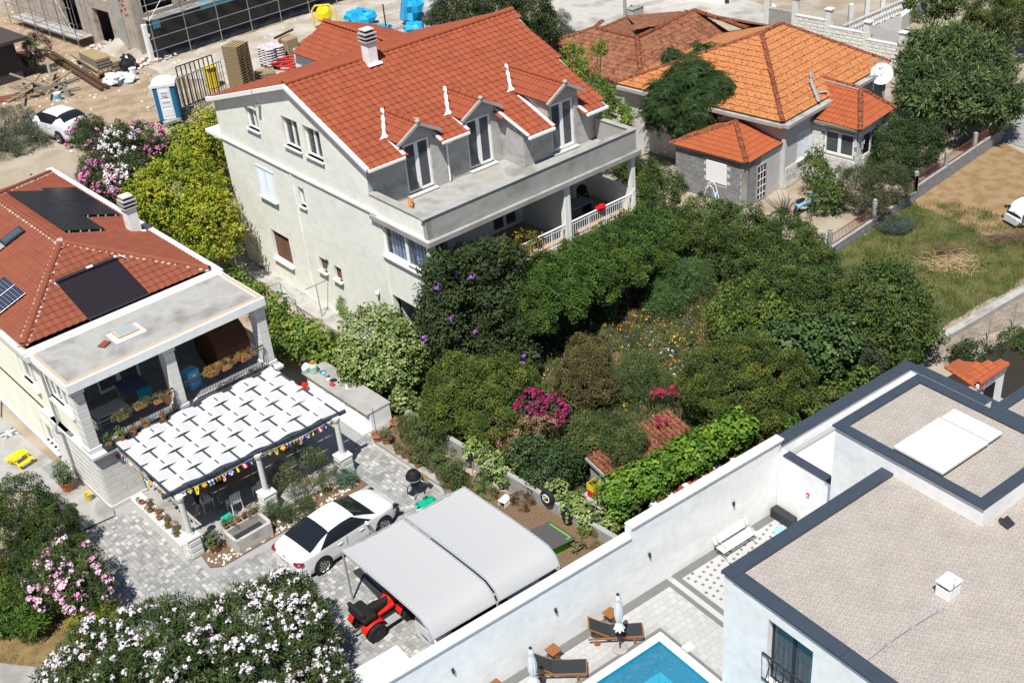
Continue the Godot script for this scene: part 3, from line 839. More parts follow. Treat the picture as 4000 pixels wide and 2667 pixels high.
	for q in [[3.85,-0.02,8.1,0.14],[-0.13,-1.5,0.14,2.8],[7.82,-1.5,0.14,2.8]]:b.cbox(V3(q[0],5.78,q[1]),V3(q[2],0.03,q[3]),BI,0.008)
	put("edge_strip",b,MT.edge_stone,o,TI,"stuff")
	b=MB.new()
	b.cbox(V3(2.95,5.79,-1.55),V3(1.25,0.06,0.95),BI,0.02);put("skylight_kerb",b,MT.white_cap,o)
	b=MB.new();b.cbox(V3(2.95,5.86,-1.6),V3(0.85,0.12,0.6),BI,0.02);var sk:=put("skylight_frame",b,MT.edge_stone,o)
	gloss("sky_glass",lin(0.30,0.38,0.40),0.1)
	b=MB.new();b.cbox(V3(2.95,5.925,-1.6),V3(0.68,0.02,0.44));put("pane",b,MT.sky_glass,sk)
	for px in [0.12,3.75,7.72]:
		b=MB.new();b.cbox(V3(px,2.7,-0.35),V3(0.56,0.2,0.66),BI,0.02);var pl:=put("pillar",b,MT.white_cap,o)
		for i in 7:
			b=MB.new();b.cbox(V3(px,2.98+i*0.33,-0.35),V3(0.42,0.322,0.56),BI,0.014);put("stone_block",b,MT.stone_white,pl)
		b=MB.new();b.cbox(V3(px,5.22,-0.35),V3(0.52,0.14,0.64),BI,0.02);put("capital",b,MT.white_cap,pl)
	b=MB.new();b.box(V3(0.7,1.2,0.012),V3(1.4,2.4,0.02));b.box(V3(-0.012,1.2,-2.1),V3(0.02,2.4,4.2));var cl:=put("cladding",b,MT.white_cap,o)
	for i in 8:
		var x:=0.0
		while x<1.4:
			var w:=minf(rng.randf_range(0.35,0.8),1.42-x)
			b=MB.new();b.cbox(V3(x+w*0.5,0.16+i*0.29+0.142,0.03),V3(w-0.008,0.282,0.05),BI,0.012);put("stone_block",b,MT.stone_white,cl)
			x+=w
		x=0.06
		while x<4.2:
			var w:=minf(rng.randf_range(1.2,2.2),4.22-x)
			b=MB.new();b.cbox(V3(-0.03,0.16+i*0.29+0.142,-x-w*0.5),V3(0.05,0.282,w-0.008),BI,0.012);put("stone_block",b,MT.stone_white,cl)
			x+=w
	b=MB.new();b.cbox(V3(0.7,0.08,0.045),V3(1.5,0.16,0.09));b.cbox(V3(-0.04,0.09,-11),V3(0.08,0.18,22));put("plinth",b,MT.white_cap,o)
	for q in [[0.36,3.52],[4.0,7.5]]:
		b=MB.new()
		b.bar(V3(q[0],3.72,0.02),V3(q[1],3.72,0.02),0.07,0.05,0.01);var rl:=put("veranda_railing",b,MT.grey_metal if false else MT.dark_metal,o)
		for y in [3.58,2.75]:
			b=MB.new();b.bar(V3(q[0],y,0.02),V3(q[1],y,0.02),0.03,0.03);put("rail",b,MT.dark_metal,rl)
		var n:=int((q[1]-q[0])/0.115)
		for i in n+1:
			b=MB.new();b.tube([V3(q[0]+(q[1]-q[0])*i/n,2.72,0.02),V3(q[0]+(q[1]-q[0])*i/n,3.7,0.02)],0.009,5);put("baluster",b,MT.dark_metal,rl)
		b=MB.new()
		b.box(V3((q[0]+q[1])*0.5,2.68,0.14),V3(q[1]-q[0],0.03,0.3));put("planter_shelf",b,MT.dark_metal,o)
	b=MB.new();b.tube([V3(-0.1,5.35,-2.9),V3(-0.1,2.7,-2.9),V3(-0.28,2.55,-2.85),V3(-0.28,2.35,-2.8),V3(-0.12,2.2,-2.8),V3(-0.12,0.15,-2.8)],0.05,8);put("downpipe",b,MT.grey_metal,o)
	b=MB.new()
	b.cbox(V3(-0.32,5.6,-14.0),V3(0.2,0.3,22),BI,0.02);b.cbox(V3(7.95,5.6,-12.0),V3(0.34,0.3,17.4),BI,0.02);b.cbox(V3(3.8,5.68,-3.28),V3(8.5,0.3,0.3),BI,0.02)
	put("gutter",b,MT.white_cap,o,TI,"stuff")
	var roof:=Node3D.new();roof.name="roof";o.add_child(roof)
	var FL:=V3(-0.2,5.8,-3.75)
	var FR:=V3(7.75,5.8,-3.6)
	var RR:Vector3=Vector3(7.91,5.8,-19.47)
	RR=V3(7.75,5.8,RR.z)
	var AP:=V3(3.72,7.15,-8.3)
	var BK:=V3(3.72,7.15,-15.4)
	var RL:=V3(-0.2,5.8,-19.5)
	var tones:=[lin(1,1,1),lin(0.93,0.92,0.9),lin(1.06,1.04,1.0),lin(0.97,0.93,0.93)]
	var ts:=tile_set(tones,0.3,0.36,1,0.034)
	tile_slope(roof,[FL,FR,AP],ts,MT.terracotta,0.3,0.36,150)
	tile_slope(roof,[FR,RR,BK,AP],ts,MT.terracotta,0.3,0.36,40)
	tile_slope(roof,[RL,FL,AP,BK],ts,MT.terracotta,0.3,0.36,110)
	b=MB.new();b.tri1(RL,RR,BK,Vector3.UP);put("rear_slope",b,MT.terracotta,roof)
	var cap:=cap_mesh(0.13,0.42,lin(1.02,0.98,0.95))
	for q in [[FL,AP],[FR,AP],[RR,BK],[AP,BK]]:cap_line(roof,q[0]+(q[1]-q[0]).normalized()*0.1,q[1],cap,MT.terracotta,0.38,0.0)
	mk("mortar",lin(0.5,0.45,0.38),1.0,MT.t_fine,2.0)
	b=MB.new()
	for q in [[FL,AP],[FR,AP],[AP,BK],[RR,BK]]:
		var n:=24
		for i in n:
			var p:Vector3=(q[0] as Vector3).lerp(q[1],(i+0.5)/n)
			var sd:Vector3=((q[1]-q[0]) as Vector3).cross(Vector3.UP).normalized()
			for s in [-1,1]:b.ball(p+sd*0.15*s+V3(0,-0.025,0),V3(0.09,0.045,0.09)*rng.randf_range(0.7,1.3),6,4)
	b.ball(AP+V3(0,0.05,0.0),V3(0.16,0.1,0.2),7,4)
	put("mortar",b,MT.mortar,roof,TI,"stuff")
	var cb:Vector3=Vector3(7.33,5.95,-9.15)
	chimney("tall white chimney with dark slots on the house with solar panels",W("L",V3(cb.x-0.1,5.9,cb.z-0.15)),YAW.L,1.15,0.5,0.5)
	var nr:=V3(1.35,4.03,0).normalized()
	var up:=V3(-4.03,1.35,0).normalized()
	gloss("solar",lin(0.006,0.008,0.012),0.2)
	MT.solar.metallic_specular=0.2
	mk("solar_line",lin(0.10,0.11,0.13),0.4)
	mk("solar_frame",lin(0.03,0.035,0.04),0.4)
	var pr:=func(t:Vector3) -> Vector3:return t
	var s1:Vector3=Vector3(6.19,6.5,-11.57)
	var defs:=[["solar panel high on the roof, nearest the ridge apex",6.15,-9.2,0],["",0,0,0]]
	var P1:Vector3=Vector3(4.34,6.95,-9.4)
	var P2:Vector3=Vector3(5.98,6.45,-8.93)
	var P3:Vector3=Vector3(4.3,6.95,-15.65)
	var P4:Vector3=Vector3(7.35,6.4,-10.51)
	var P5:Vector3=Vector3(5.96,6.6,-11.62)
	var surf:=func(p:Vector3) -> Vector3:return V3(p.x,7.15-(p.x-3.72)*0.335+0.14,p.z)
	var lab:=["black solar panel of the lower array, corner nearest the roof apex","black solar panel of the lower array, beside the mortared hip, outer column","black solar panel of the lower array, second along the ridge","black solar panel of the lower array, far outer corner","black solar panel of the lower array, inner column at its far end","black solar panel of the lower array, outer column at its far end","black solar panel of the upper array, front inner one","black solar panel of the upper array, nearest the chimney along the eave","black solar panel of the upper array, rear inner one","black solar panel of the upper array, rear one by the eave"]
	var li:=0
	for q in [[V3(4.32,0,-9.3),V3(5.98,0,0),3,2],[V3(5.99,0,-11.4),V3(7.55,0,0),2,2]]:
		var p0:Vector3=q[0]
		var w:float=minf((q[1].x-p0.x)/2.0,1.15)
		var ln:float=2.09 if q[2]==3 else 2.3
		for r in q[2]:
			for c in 2:
				var ce:Vector3=surf.call(V3(p0.x+w*(c+0.5),0,p0.z-ln*(r+0.5)))
				var t:=thing("solar_panel",lab[li],"solar panel",W("L",ce),YAW.L,"solar panels on the red hip roof")
				li+=1
				var bs:=Basis(-up,nr,Vector3.BACK)
				b=MB.new();b.cbox(Vector3.ZERO,V3(w*1.055-0.02,0.035,ln-0.02),bs,0.006);put("frame",b,MT.solar_frame,t)
				for i in 2:
					b=MB.new();b.box(nr*0.019+bs*V3(0,0,(i-0.5)*ln*0.5),V3(w*1.055-0.06,0.006,ln*0.5-0.03),bs);put("cell_sheet",b,MT.solar,t)
				b=MB.new()
				for i in 5:b.box(nr*0.0235+bs*V3((i+1)*w/6.0-w*0.5,0,0),V3(0.004,0.002,ln-0.06),bs)
				for i in 11:b.box(nr*0.0225+bs*V3(0,0,(i+1)*ln/12.0-ln*0.5),V3(w-0.06,0.002,0.004),bs)
				put("grid_line",b,MT.solar_line,t,TI,"stuff")
				if r==0:
					for i in [-1,1]:
						b=MB.new();b.box(bs*V3(i*w*0.3,-0.05,ln*0.5+0.03),V3(0.04,0.1,0.08),bs);put("bracket",b,MT.grey_metal,t)
	gloss("solar_blue",lin(0.012,0.016,0.045),0.12)
	var nl:=V3(-1.35,4.0,0).normalized()
	var pc:Vector3=Vector3(0.73,6.35,-6.67)
	var q0:Vector3=Vector3(1.34,6.55,-6.53)
	var bl:=Basis(V3(4.0,1.35,0).normalized(),nl,Vector3.BACK)
	var sl:=func(x:float,z:float) -> Vector3:return V3(x,5.8+(x+0.2)*0.345+0.12,z)
	for i in 2:
		var t:=thing("solar_panel",["blue gridded solar panel on the left roof slope beside the hip tiles","blue gridded solar panel at the left edge of the roof"][i],"solar panel",W("L",sl.call(q0.x-0.98,q0.z-0.55-i*1.08)),YAW.L,"solar panels on the red hip roof")
		b=MB.new();b.cbox(Vector3.ZERO,V3(1.95,0.035,1.05),bl,0.006);put("frame",b,MT.steel,t)
		b=MB.new();b.box(nl*0.019,V3(1.89,0.006,1.0),bl);put("cell_sheet",b,MT.solar_blue,t)
		b=MB.new()
		for k in 11:b.box(nl*0.023+bl*V3((k+1)*1.9/12.0-0.95,0,0),V3(0.012,0.002,1.0),bl)
		for k in 5:b.box(nl*0.0225+bl*V3(0,0,(k+1)/6.0-0.5),V3(1.88,0.002,0.012),bl)
		put("grid_line",b,MT.grey_metal,t,TI,"stuff")
	var rw:Vector3=Vector3(2.71,6.5,-11.08)
	var t2:=thing("roof_window","slim dark roof window on the left slope above the blue panel","roof window",W("L",sl.call(rw.x,rw.z)),YAW.L)
	b=MB.new();b.cbox(Vector3.ZERO,V3(1.05,0.1,0.62),bl,0.015);put("frame",b,MT.dark_metal,t2)
	gloss("roof_glass",lin(0.06,0.085,0.10),0.08)
	b=MB.new();b.box(nl*0.052,V3(0.85,0.012,0.46),bl);put("pane",b,MT.roof_glass,t2)
	b=MB.new();b.box(bl*V3(-0.75,-0.03,0),V3(0.5,0.03,0.6),bl);put("apron",b,MT.grey_metal,t2)
	var nf:=V3(0,4.6,1.35).normalized()
	var bf:=Basis(Vector3.RIGHT,nf,V3(0,-1.35,4.6).normalized())
	var fs:=func(x:float,z:float) -> Vector3:return V3(x,5.8-(z+3.7)*0.293+0.15,z)
	var e1:Vector3=Vector3(2.39,6.6,-6.07)
	var e2:Vector3=Vector3(4.98,6.6,-5.89)
	var e3:Vector3=Vector3(2.41,6.1,-3.57)
	var hw:=e2.x-e1.x
	var cx:=(e1.x+e2.x)*0.5
	var dz:=e3.z-e1.z
	var t3:=thing("tube_collector","dark evacuated tube solar collector on the triangular front roof slope","solar collector",W("L",fs.call(cx,e1.z)),YAW.L)
	b=MB.new();b.cbox(Vector3.ZERO,V3(hw,0.14,0.16),bf,0.03);put("manifold",b,MT.dark_metal,t3)
	for x in [0.05,0.48]:
		b=MB.new();b.box(nf*0.073+V3(hw*x,0,0),V3(0.26 if x<0.2 else 0.1,0.004,0.12),bf);put("sticker",b,MT.white,t3)
	gloss("tube_glass",lin(0.018,0.010,0.018),0.2)
	MT.tube_glass.metallic_specular=0.25
	b=MB.new();b.box(bf*V3(0,-0.075,dz*0.54),V3(hw*0.98,0.01,dz),bf);put("backing_sheet",b,MT.dark_metal,t3)
	for i in 26:
		b=MB.new();var x:=hw*(-0.48+0.96*i/25.0)
		b.tube([bf*V3(x,-0.02,0.06),bf*V3(x,-0.02,dz*1.04)],0.03,8);put("glass_tube",b,MT.tube_glass,t3)
		b=MB.new();b.tube([bf*V3(x,-0.02,dz*1.04),bf*V3(x,-0.02,dz*1.04+0.1)],0.034,6);put("tube_cap",b,MT.dark_metal,t3)
	for i in [-1,1]:
		b=MB.new();b.bar(bf*V3(i*hw*0.49,-0.07,0),bf*V3(i*hw*0.49,-0.07,dz*1.08),0.04,0.04);put("frame_rail",b,MT.dark_metal,t3)
	b=MB.new();b.tube([bf*V3(hw*0.5,0,0),bf*V3(hw*0.5+0.15,0.08,0.05),bf*V3(hw*0.5+0.3,0.02,0.3),bf*V3(hw*0.5+0.32,-0.15,0.42)],0.02,6);put("pipe",b,MT.steel,t3)
	b=MB.new();b.tube([bf*V3(-hw*0.5,0,0),bf*V3(-hw*0.5-0.1,0.02,0.08),bf*V3(-hw*0.5+0.02,-0.1,0.25)],0.02,6);put("pipe",b,MT.steel,t3)
func build_main_house() -> void:
	rng.seed=41
	var o:=thing("main_house","large cream house with red tile roof, three dormers and concrete terrace","house",ORG.M,YAW.M)
	var XR:=11.9
	var fy:=func(z:float) -> float:return 11.33-(z-6.35)*0.409
	var ry:=func(z:float) -> float:return 11.33-(6.35-z)*0.3
	var b:=MB.new()
	var holes:=[Rect2(1.75,8.2,1.1,1.06),Rect2(5.15,8.2,1.35,1.4),Rect2(6.95,8.2,1.35,1.4),Rect2(1.75,4.8,1.5,1.48),Rect2(5.45,5.33,0.52,0.95),Rect2(1.85,1.42,1.7,1.55),Rect2(6.22,2.28,0.62,0.68),Rect2(7.5,2.28,0.62,0.68)]
	var hs:=[]
	for h in holes:hs.append(Rect2(h.position.x+1.4,h.position.y,h.size.x,h.size.y))
	wall(b,V3(0,0,-1.4),Vector3.BACK,Vector3.LEFT,[V2(0,ry.call(-1.4)-0.1),V2(7.75,11.2),V2(13.0,fy.call(11.6)-0.1)],hs,0.26)
	wall(b,V3(0,0,11.6),Vector3.BACK,Vector3.LEFT,[V2(0,6.75),V2(3.9,6.75)],[Rect2(0.55,5.1,3.15,1.45),Rect2(0.6,0.0,2.7,3.2)],0.26)
	put("wall",b,MT.cream_wall,o)
	b=MB.new()
	b.quad(V3(0,0,-1.4),V3(XR,0,-1.4),V3(XR,8.6,-1.4),V3(0,8.6,-1.4),Vector3.FORWARD)
	wall(b,V3(XR,0,-1.4),Vector3.BACK,Vector3.RIGHT,[V2(0,ry.call(-1.4)-0.1),V2(7.75,11.2),V2(14.4,fy.call(13.0)-0.1)],[],0.2)
	wall(b,V3(0.3,3.8,12.3),Vector3.RIGHT,Vector3.BACK,[V2(0,2.9),V2(11.3,2.9)],[Rect2(1.2,0.1,1.6,2.1),Rect2(5.4,0.1,1.5,2.2),Rect2(7.9,0.1,2.4,2.2)],0.2)
	wall(b,V3(0.3,0,12.3),Vector3.RIGHT,Vector3.BACK,[V2(0,3.7),V2(11.3,3.7)],[Rect2(3.2,0.1,1.6,2.1),Rect2(7.4,0.1,2,2.1)],0.2)
	b.box(V3(7.5,5.2,13.9),V3(0.12,3.1,3.2));b.box(V3(11.45,4.4,13.8),V3(0.16,1.2,3.4))
	put("wall",b,MT.cream_wall,o)
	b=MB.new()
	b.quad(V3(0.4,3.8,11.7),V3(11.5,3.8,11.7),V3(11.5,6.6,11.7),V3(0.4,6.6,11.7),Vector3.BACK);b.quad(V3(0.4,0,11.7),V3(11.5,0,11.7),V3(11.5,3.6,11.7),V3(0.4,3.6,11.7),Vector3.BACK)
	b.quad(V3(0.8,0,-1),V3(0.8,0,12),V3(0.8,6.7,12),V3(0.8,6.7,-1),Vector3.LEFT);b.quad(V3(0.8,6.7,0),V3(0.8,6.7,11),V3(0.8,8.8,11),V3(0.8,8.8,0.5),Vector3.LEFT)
	put("room_dark_backing",b,MT.black,o)  # added black sheets, indoor darkness painted behind gable and loggia openings
	var U:=Vector3.BACK
	var N:=Vector3.LEFT
	for i in [0,1,2,4]:
		var h:Rect2=holes[i]
		window(o,V3(0,h.position.y,h.position.x),U,N,h.size.x,h.size.y,0.18,1 if i==4 else 2,MT.white,MT.pane,0.08,"window",0.12,MT.white_cap)
	mk("shutter_white",lin(0.72,0.78,0.82),0.6)
	mk("shutter_brown",lin(0.15,0.075,0.05),0.6)
	b=MB.new();b.cbox(V3(-0.02,6.32,2.5),V3(0.06,0.06,1.62));put("lintel",b,MT.white_cap,o)
	shutter(o,V3(0,4.8,1.75),U,N,1.5,1.48,MT.shutter_white,2,-0.01)
	shutter(o,V3(0,1.42,1.85),U,N,1.7,1.55,MT.shutter_brown,2,0.16)
	for z in [6.22,7.5]:shutter(o,V3(0,2.28,z),U,N,0.62,0.68,MT.shutter_brown,1,0.14)
	for q in [[1.75,4.76,1.5],[1.85,1.38,1.7],[6.22,2.25,0.62],[7.5,2.25,0.62]]:
		b=MB.new();b.cbox(V3(-0.03,q[1],q[0]+q[2]*0.5),V3(0.3,0.06,q[2]+0.14),BI,0.01);put("sill",b,MT.white_cap,o)
	window(o,V3(0,5.1,12.15),U,N,3.15,1.45,0.1,2,MT.white,MT.pane,0.1,"window",0.14,MT.white_cap)
	var tones:=[lin(0.05,0.09,0.28),lin(0.22,0.33,0.5),lin(0.12,0.15,0.3),lin(0.32,0.42,0.55)]
	for i in 2:
		b=MB.new()
		for k in 15:
			b.col=tones[(k*7+k/3) % 4]
			b.tube([V3(0.32,5.1,12.55+i*1.5+k*0.085),V3(0.32,6.55,12.55+i*1.5+k*0.085)],0.05,6,false)
		put("striped_curtain",b,MT.cloth,o,TI,"stuff")
	for q in [[-2.9,5.0,6.93],[5.0,12.0,6.93],[12.0,15.56,6.8]]:
		b=MB.new();b.cbox(V3(-0.04,q[2],(q[0]+q[1])*0.5),V3(0.1,0.13,q[1]-q[0]),BI,0.02);put("string_course",b,MT.cream_wall,o)
	b=MB.new();b.box(V3(-0.02,3.43,5.08),V3(0.05,6.86,0.1));b.box(V3(-0.015,2.6,12.07),V3(0.06,5.2,0.08));put("pilaster",b,MT.cream_wall,o,TI,"stuff")
	b=MB.new();b.cbox(V3(5.9,6.9,-2.15),V3(XR+0.1,0.2,1.5),BI,0.02);put("rear_ledge",b,MT.cream_wall,o)
	b=MB.new()
	var d1:=Rect2(1.95,0.08,1.38,2.25)
	var d2:=Rect2(5.3,0.08,1.38,2.25)
	wall(b,V3(0,6.85,11.6),Vector3.RIGHT,Vector3.BACK,[V2(0,2.15),V2(1.75,2.15),V2(1.76,2.6),V2(2.66,3.15),V2(3.56,2.6),V2(3.57,2.15),V2(5.12,2.15),V2(5.13,2.6),V2(6.03,3.15),V2(6.93,2.6),V2(6.94,2.15),V2(7.2,2.15)],[d1,d2],0.24)
	wall(b,V3(7.2,6.85,13.05),Vector3.RIGHT,Vector3.BACK,[V2(0,1.6),V2(1.5,1.6),V2(1.51,2.6),V2(2.4,3.15),V2(3.3,2.6),V2(3.31,1.6),V2(4.6,1.6)],[Rect2(1.68,0.08,1.38,2.25)],0.24)
	b.quad(V3(7.2,6.85,11.6),V3(7.2,6.85,13.05),V3(7.2,fy.call(13.05)-0.1,13.05),V3(7.2,fy.call(11.6)-0.1,11.6),Vector3.LEFT)
	for q in [[1.75,11.6],[3.57,11.6],[5.13,11.6],[6.93,11.6],[8.7,13.05],[10.5,13.05]]:
		b.quad(V3(q[0],fy.call(q[1])-0.3,q[1]),V3(q[0],9.5,q[1]),V3(q[0],9.5,10.6 if q[1]<12 else 10.6),V3(q[0],fy.call(10.6),10.6),V3(-1,0,0))
	mk("render_grey",lin(0.58,0.575,0.56),0.95,MT.t_stain,0.3,MT.t_fine,1.5)
	put("attic_wall",b,MT.render_grey,o)
	for q in [[1.95,11.6],[5.3,11.6],[8.88,13.05]]:
		window(o,V3(q[0],6.93,q[1]),Vector3.RIGHT,Vector3.BACK,1.38,2.25,0.12,2,MT.white,MT.pane,0.11,"balcony_door",0.22,MT.white_cap)
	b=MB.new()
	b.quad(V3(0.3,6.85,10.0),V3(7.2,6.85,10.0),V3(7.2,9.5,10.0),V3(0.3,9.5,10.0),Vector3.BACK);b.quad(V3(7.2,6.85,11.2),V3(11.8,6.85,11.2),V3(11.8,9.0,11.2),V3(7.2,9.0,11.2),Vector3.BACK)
	put("attic_dark_backing",b,MT.black,o)  # added sheets painted black so the attic looks unlit through the door glass
	b=MB.new();b.cbox(V3(5.85,6.72,13.6),V3(12.0,0.24,4.1),BI,0.02);put("terrace_slab",b,MT.concrete_light,o)
	b=MB.new()
	b.cbox(V3(5.8,7.32,15.4),V3(11.7,0.95,0.2),BI,0.015);b.cbox(V3(11.55,7.32,14.2),V3(0.2,0.95,2.2),BI,0.015)
	put("parapet",b,MT.concrete,o)
	b=MB.new();b.cbox(V3(0.12,7.28,13.55),V3(0.26,0.9,3.9),BI,0.015);put("parapet",b,MT.cream_wall,o)
	b=MB.new()
	b.cbox(V3(5.75,7.81,15.4),V3(11.85,0.05,0.28),BI,0.01);b.cbox(V3(11.55,7.812,14.2),V3(0.28,0.05,2.2),BI,0.01);b.cbox(V3(0.12,7.75,13.55),V3(0.36,0.05,3.9),BI,0.01)
	put("parapet_cap",b,MT.concrete_light,o)
	b=MB.new();b.cbox(V3(5.9,3.75,13.95),V3(11.6,0.24,3.5),BI,0.02);put("balcony_floor",b,MT.concrete_light,o)
	mk("floor_tile",lin(0.55,0.36,0.22),0.7,MT.t_fine,1.5)
	b=MB.new();b.box(V3(5.9,3.88,13.9),V3(11.3,0.02,3.2));put("balcony_tiles",b,MT.floor_tile,o)
	b=MB.new();b.cbox(V3(7.37,3.3,15.35),V3(0.28,6.6,0.28),BI,0.015);put("column",b,MT.cream_wall,o)
	b=MB.new();b.box(V3(0.15,3.3,15.35),V3(0.28,6.6,0.28));b.box(V3(11.45,3.3,15.35),V3(0.24,6.6,0.24));put("column",b,MT.cream_wall,o,TI,"stuff")
	for q in [[3.2,7.2],[7.55,11.3]]:
		b=MB.new();b.bar(V3(q[0],4.8,15.45),V3(q[1],4.8,15.45),0.07,0.06,0.01);var rl:=put("balcony_railing",b,MT.white,o)
		for y in [4.66,3.98]:
			b=MB.new();b.bar(V3(q[0],y,15.45),V3(q[1],y,15.45),0.035,0.03);put("rail",b,MT.white,rl)
		var n:=int((q[1]-q[0])/0.13)
		for i in n+1:
			b=MB.new();var x:float=q[0]+(q[1]-q[0])*i/n
			var w:=0.05 if i % 8==0 else 0.022
			b.box(V3(x,4.33,15.45),V3(w,0.86,w));put("baluster",b,MT.white,rl)
	b=MB.new();b.bar(V3(2.5,1.0,15.7),V3(7.4,1.0,15.7),0.05,0.05);var lr:=put("lower_railing",b,MT.grey_metal,o)
	for i in 38:
		b=MB.new();b.box(V3(2.5+i*0.13,0.6,15.7),V3(0.02,0.8,0.02));put("baluster",b,MT.grey_metal,lr)
	b=MB.new();b.cbox(V3(6.5,0.1,15.7),V3(10.5,0.3,0.3));put("low_wall",b,MT.concrete,o)
	for q in [[1.5,3.9,1.6,2.1],[5.7,3.9,1.5,2.2],[8.2,3.9,2.4,2.2]]:
		window(o,V3(q[0],q[1],12.3),Vector3.RIGHT,Vector3.BACK,q[2],q[3],0.1,2,MT.white,MT.pane,0.09,"loggia_door")
	var roof:=Node3D.new();roof.name="roof";o.add_child(roof)
	mk("roof_red",lin(0.38,0.095,0.043),0.75,MT.t_fine,1.2,MT.t_soft,0.15)
	var ts:=tile_set([lin(1,1,1),lin(0.95,0.93,0.92),lin(1.05,1.02,1.0),lin(0.9,0.88,0.86)],0.33,0.37,1,0.04)
	var ef:float=12.08
	var ef2:float=13.52
	var rz:=func(z:float) -> float:return 12.65-(z-6.25)*0.11
	var hol:=[]
	for q in [[1.66,11.4,2.66],[5.03,11.4,6.03],[8.6,13.0,9.6]]:
		var za:float=9.55
		hol.append([V3(q[0]+0.15,fy.call(14.0),14.0),V3(q[0]+0.15,fy.call(11.0),11.0),V3(q[2],fy.call(za),za),V3(q[0]+1.85,fy.call(11.0),11.0),V3(q[0]+1.85,fy.call(14.0),14.0)])
	var poly:=[V3(-0.15,fy.call(ef2),ef2),V3(rz.call(ef2),fy.call(ef2),ef2),V3(rz.call(6.35),11.33,6.35),V3(-0.15,11.33,6.35)]
	hol.append([V3(-2,fy.call(ef+0.1),ef+0.1),V3(7.1,fy.call(ef+0.1),ef+0.1),V3(7.1,fy.call(15),15),V3(-2,fy.call(15),15)])
	tile_slope(roof,poly,ts,MT.roof_red,0.33,0.37,240,hol)
	tile_slope(roof,[V3(-0.15,ry.call(-1.6),-1.6),V3(12.4,ry.call(-1.6),-1.6),V3(12.65,11.33,6.35),V3(-0.15,11.33,6.35)],ts,MT.roof_red,0.33,0.37,20)
	b=MB.new()
	b.quad(V3(-0.14,fy.call(10.95)-0.05,10.95),V3(11.9,fy.call(10.95)-0.05,10.95),V3(11.9,11.28,6.35),V3(-0.14,11.28,6.35),Vector3.UP)
	for q in [[-0.14,1.7,ef],[3.52,5.1,ef],[6.92,7.15,ef],[7.15,8.65,ef2],[10.5,11.9,ef2]]:
		b.quad(V3(q[0],fy.call(q[2])-0.05,q[2]),V3(q[1],fy.call(q[2])-0.05,q[2]),V3(q[1],fy.call(10.95)-0.05,10.95),V3(q[0],fy.call(10.95)-0.05,10.95),Vector3.UP)
	b.quad(V3(11.5,fy.call(ef2)-0.05,ef2),V3(11.85,fy.call(ef2)-0.05,ef2),V3(12.6,11.28,6.35),V3(11.5,11.28,6.35),Vector3.UP)
	put("underlay",b,MT.render_grey,roof)
	var cap:=cap_mesh(0.15,0.45,lin(1.1,1.12,1.05))
	cap_line(roof,V3(-0.2,11.32,6.35),V3(12.65,11.32,6.35),cap,MT.roof_red,0.42,0.01)
	b=MB.new()
	b.bar(V3(-0.2,11.26,6.3),V3(-0.2,fy.call(ef)-0.02,ef),0.16,0.16,0.01);put("verge_board",b,MT.white,roof)
	b=MB.new();b.bar(V3(-0.2,11.24,6.4),V3(-0.2,ry.call(-1.65)-0.1,-1.65),0.14,0.2,0.01);put("verge_board",b,MT.white,roof)
	for q in [[-0.2,1.65,ef],[3.55,5.05,ef],[7.1,8.62,ef2],[10.55,11.85,ef2],[-0.2,12.4,-1.65]]:
		var y:float=(fy.call(q[2]) if q[2]>0 else ry.call(q[2]))-0.06
		b=MB.new();b.cbox(V3((q[0]+q[1])*0.5,y,q[2]+(0.06 if q[2]>0 else -0.06)),V3(q[1]-q[0],0.13,0.13),BI,0.02);put("gutter",b,MT.white,roof)
	b=MB.new();b.tube([V3(4.1,8.9,12.1),V3(4.1,8.75,12.0),V3(4.1,8.6,11.68),V3(4.1,6.9,11.68)],0.045,8);put("downpipe",b,MT.white,o)
	for q in [[6.95,11.0,7.15,ef2],[3.55,11.0,3.6,ef],[10.5,12.1,10.6,ef2],[1.64,10.9,1.66,ef],[5.0,10.9,5.05,ef],[8.58,11.3,8.6,ef2]]:
		b=MB.new();b.bar(V3(q[0],fy.call(q[1])+0.05,q[1]),V3(q[2],fy.call(q[3])+0.05,q[3]),0.14,0.05,0.006);put("flashing",b,MT.white,roof)
	var dt:=tile_set([lin(0.97,0.96,0.95),lin(0.92,0.9,0.9)],0.24,0.33,1,0.03)
	for q in [[2.66,11.42],[6.03,11.42],[9.6,12.88]]:
		var cx:float=q[0];var zf:float=q[1]+0.42
		var ya:=10.05 if q[1]<12 else 10.05
		var ye:=9.44
		var zb:float=6.35+(11.33-ya)/0.409
		var ze:float=6.35+(11.33-ye)/0.409
		var dr:=Node3D.new();dr.name="dormer_roof";o.add_child(dr,true)
		tile_slope(dr,[V3(cx-1.08,ye,zf),V3(cx-1.08,ye,ze),V3(cx,ya,zb),V3(cx,ya,zf)],dt,MT.roof_red,0.24,0.33,60)
		tile_slope(dr,[V3(cx+1.08,ye,ze),V3(cx+1.08,ye,zf),V3(cx,ya,zf),V3(cx,ya,zb)],dt,MT.roof_red,0.24,0.33,30)
		cap_line(dr,V3(cx,ya,zf),V3(cx,ya,zb+0.1),cap_mesh(0.12,0.42,lin(0.98,0.96,0.95)),MT.roof_red,0.4,0.0)
		b=MB.new()
		for s in [-1,1]:b.bar(V3(cx,ya-0.04,zf+0.02),V3(cx+1.14*s,ye-0.07,zf+0.02),0.1,0.13,0.01)
		b.ball(V3(cx,ya+0.05,zf),V3(0.12,0.1,0.12),8,5)
		put("bargeboard",b,MT.concrete,dr)
		b=MB.new()
		var pz:=zb-0.1
		var fp:=[]
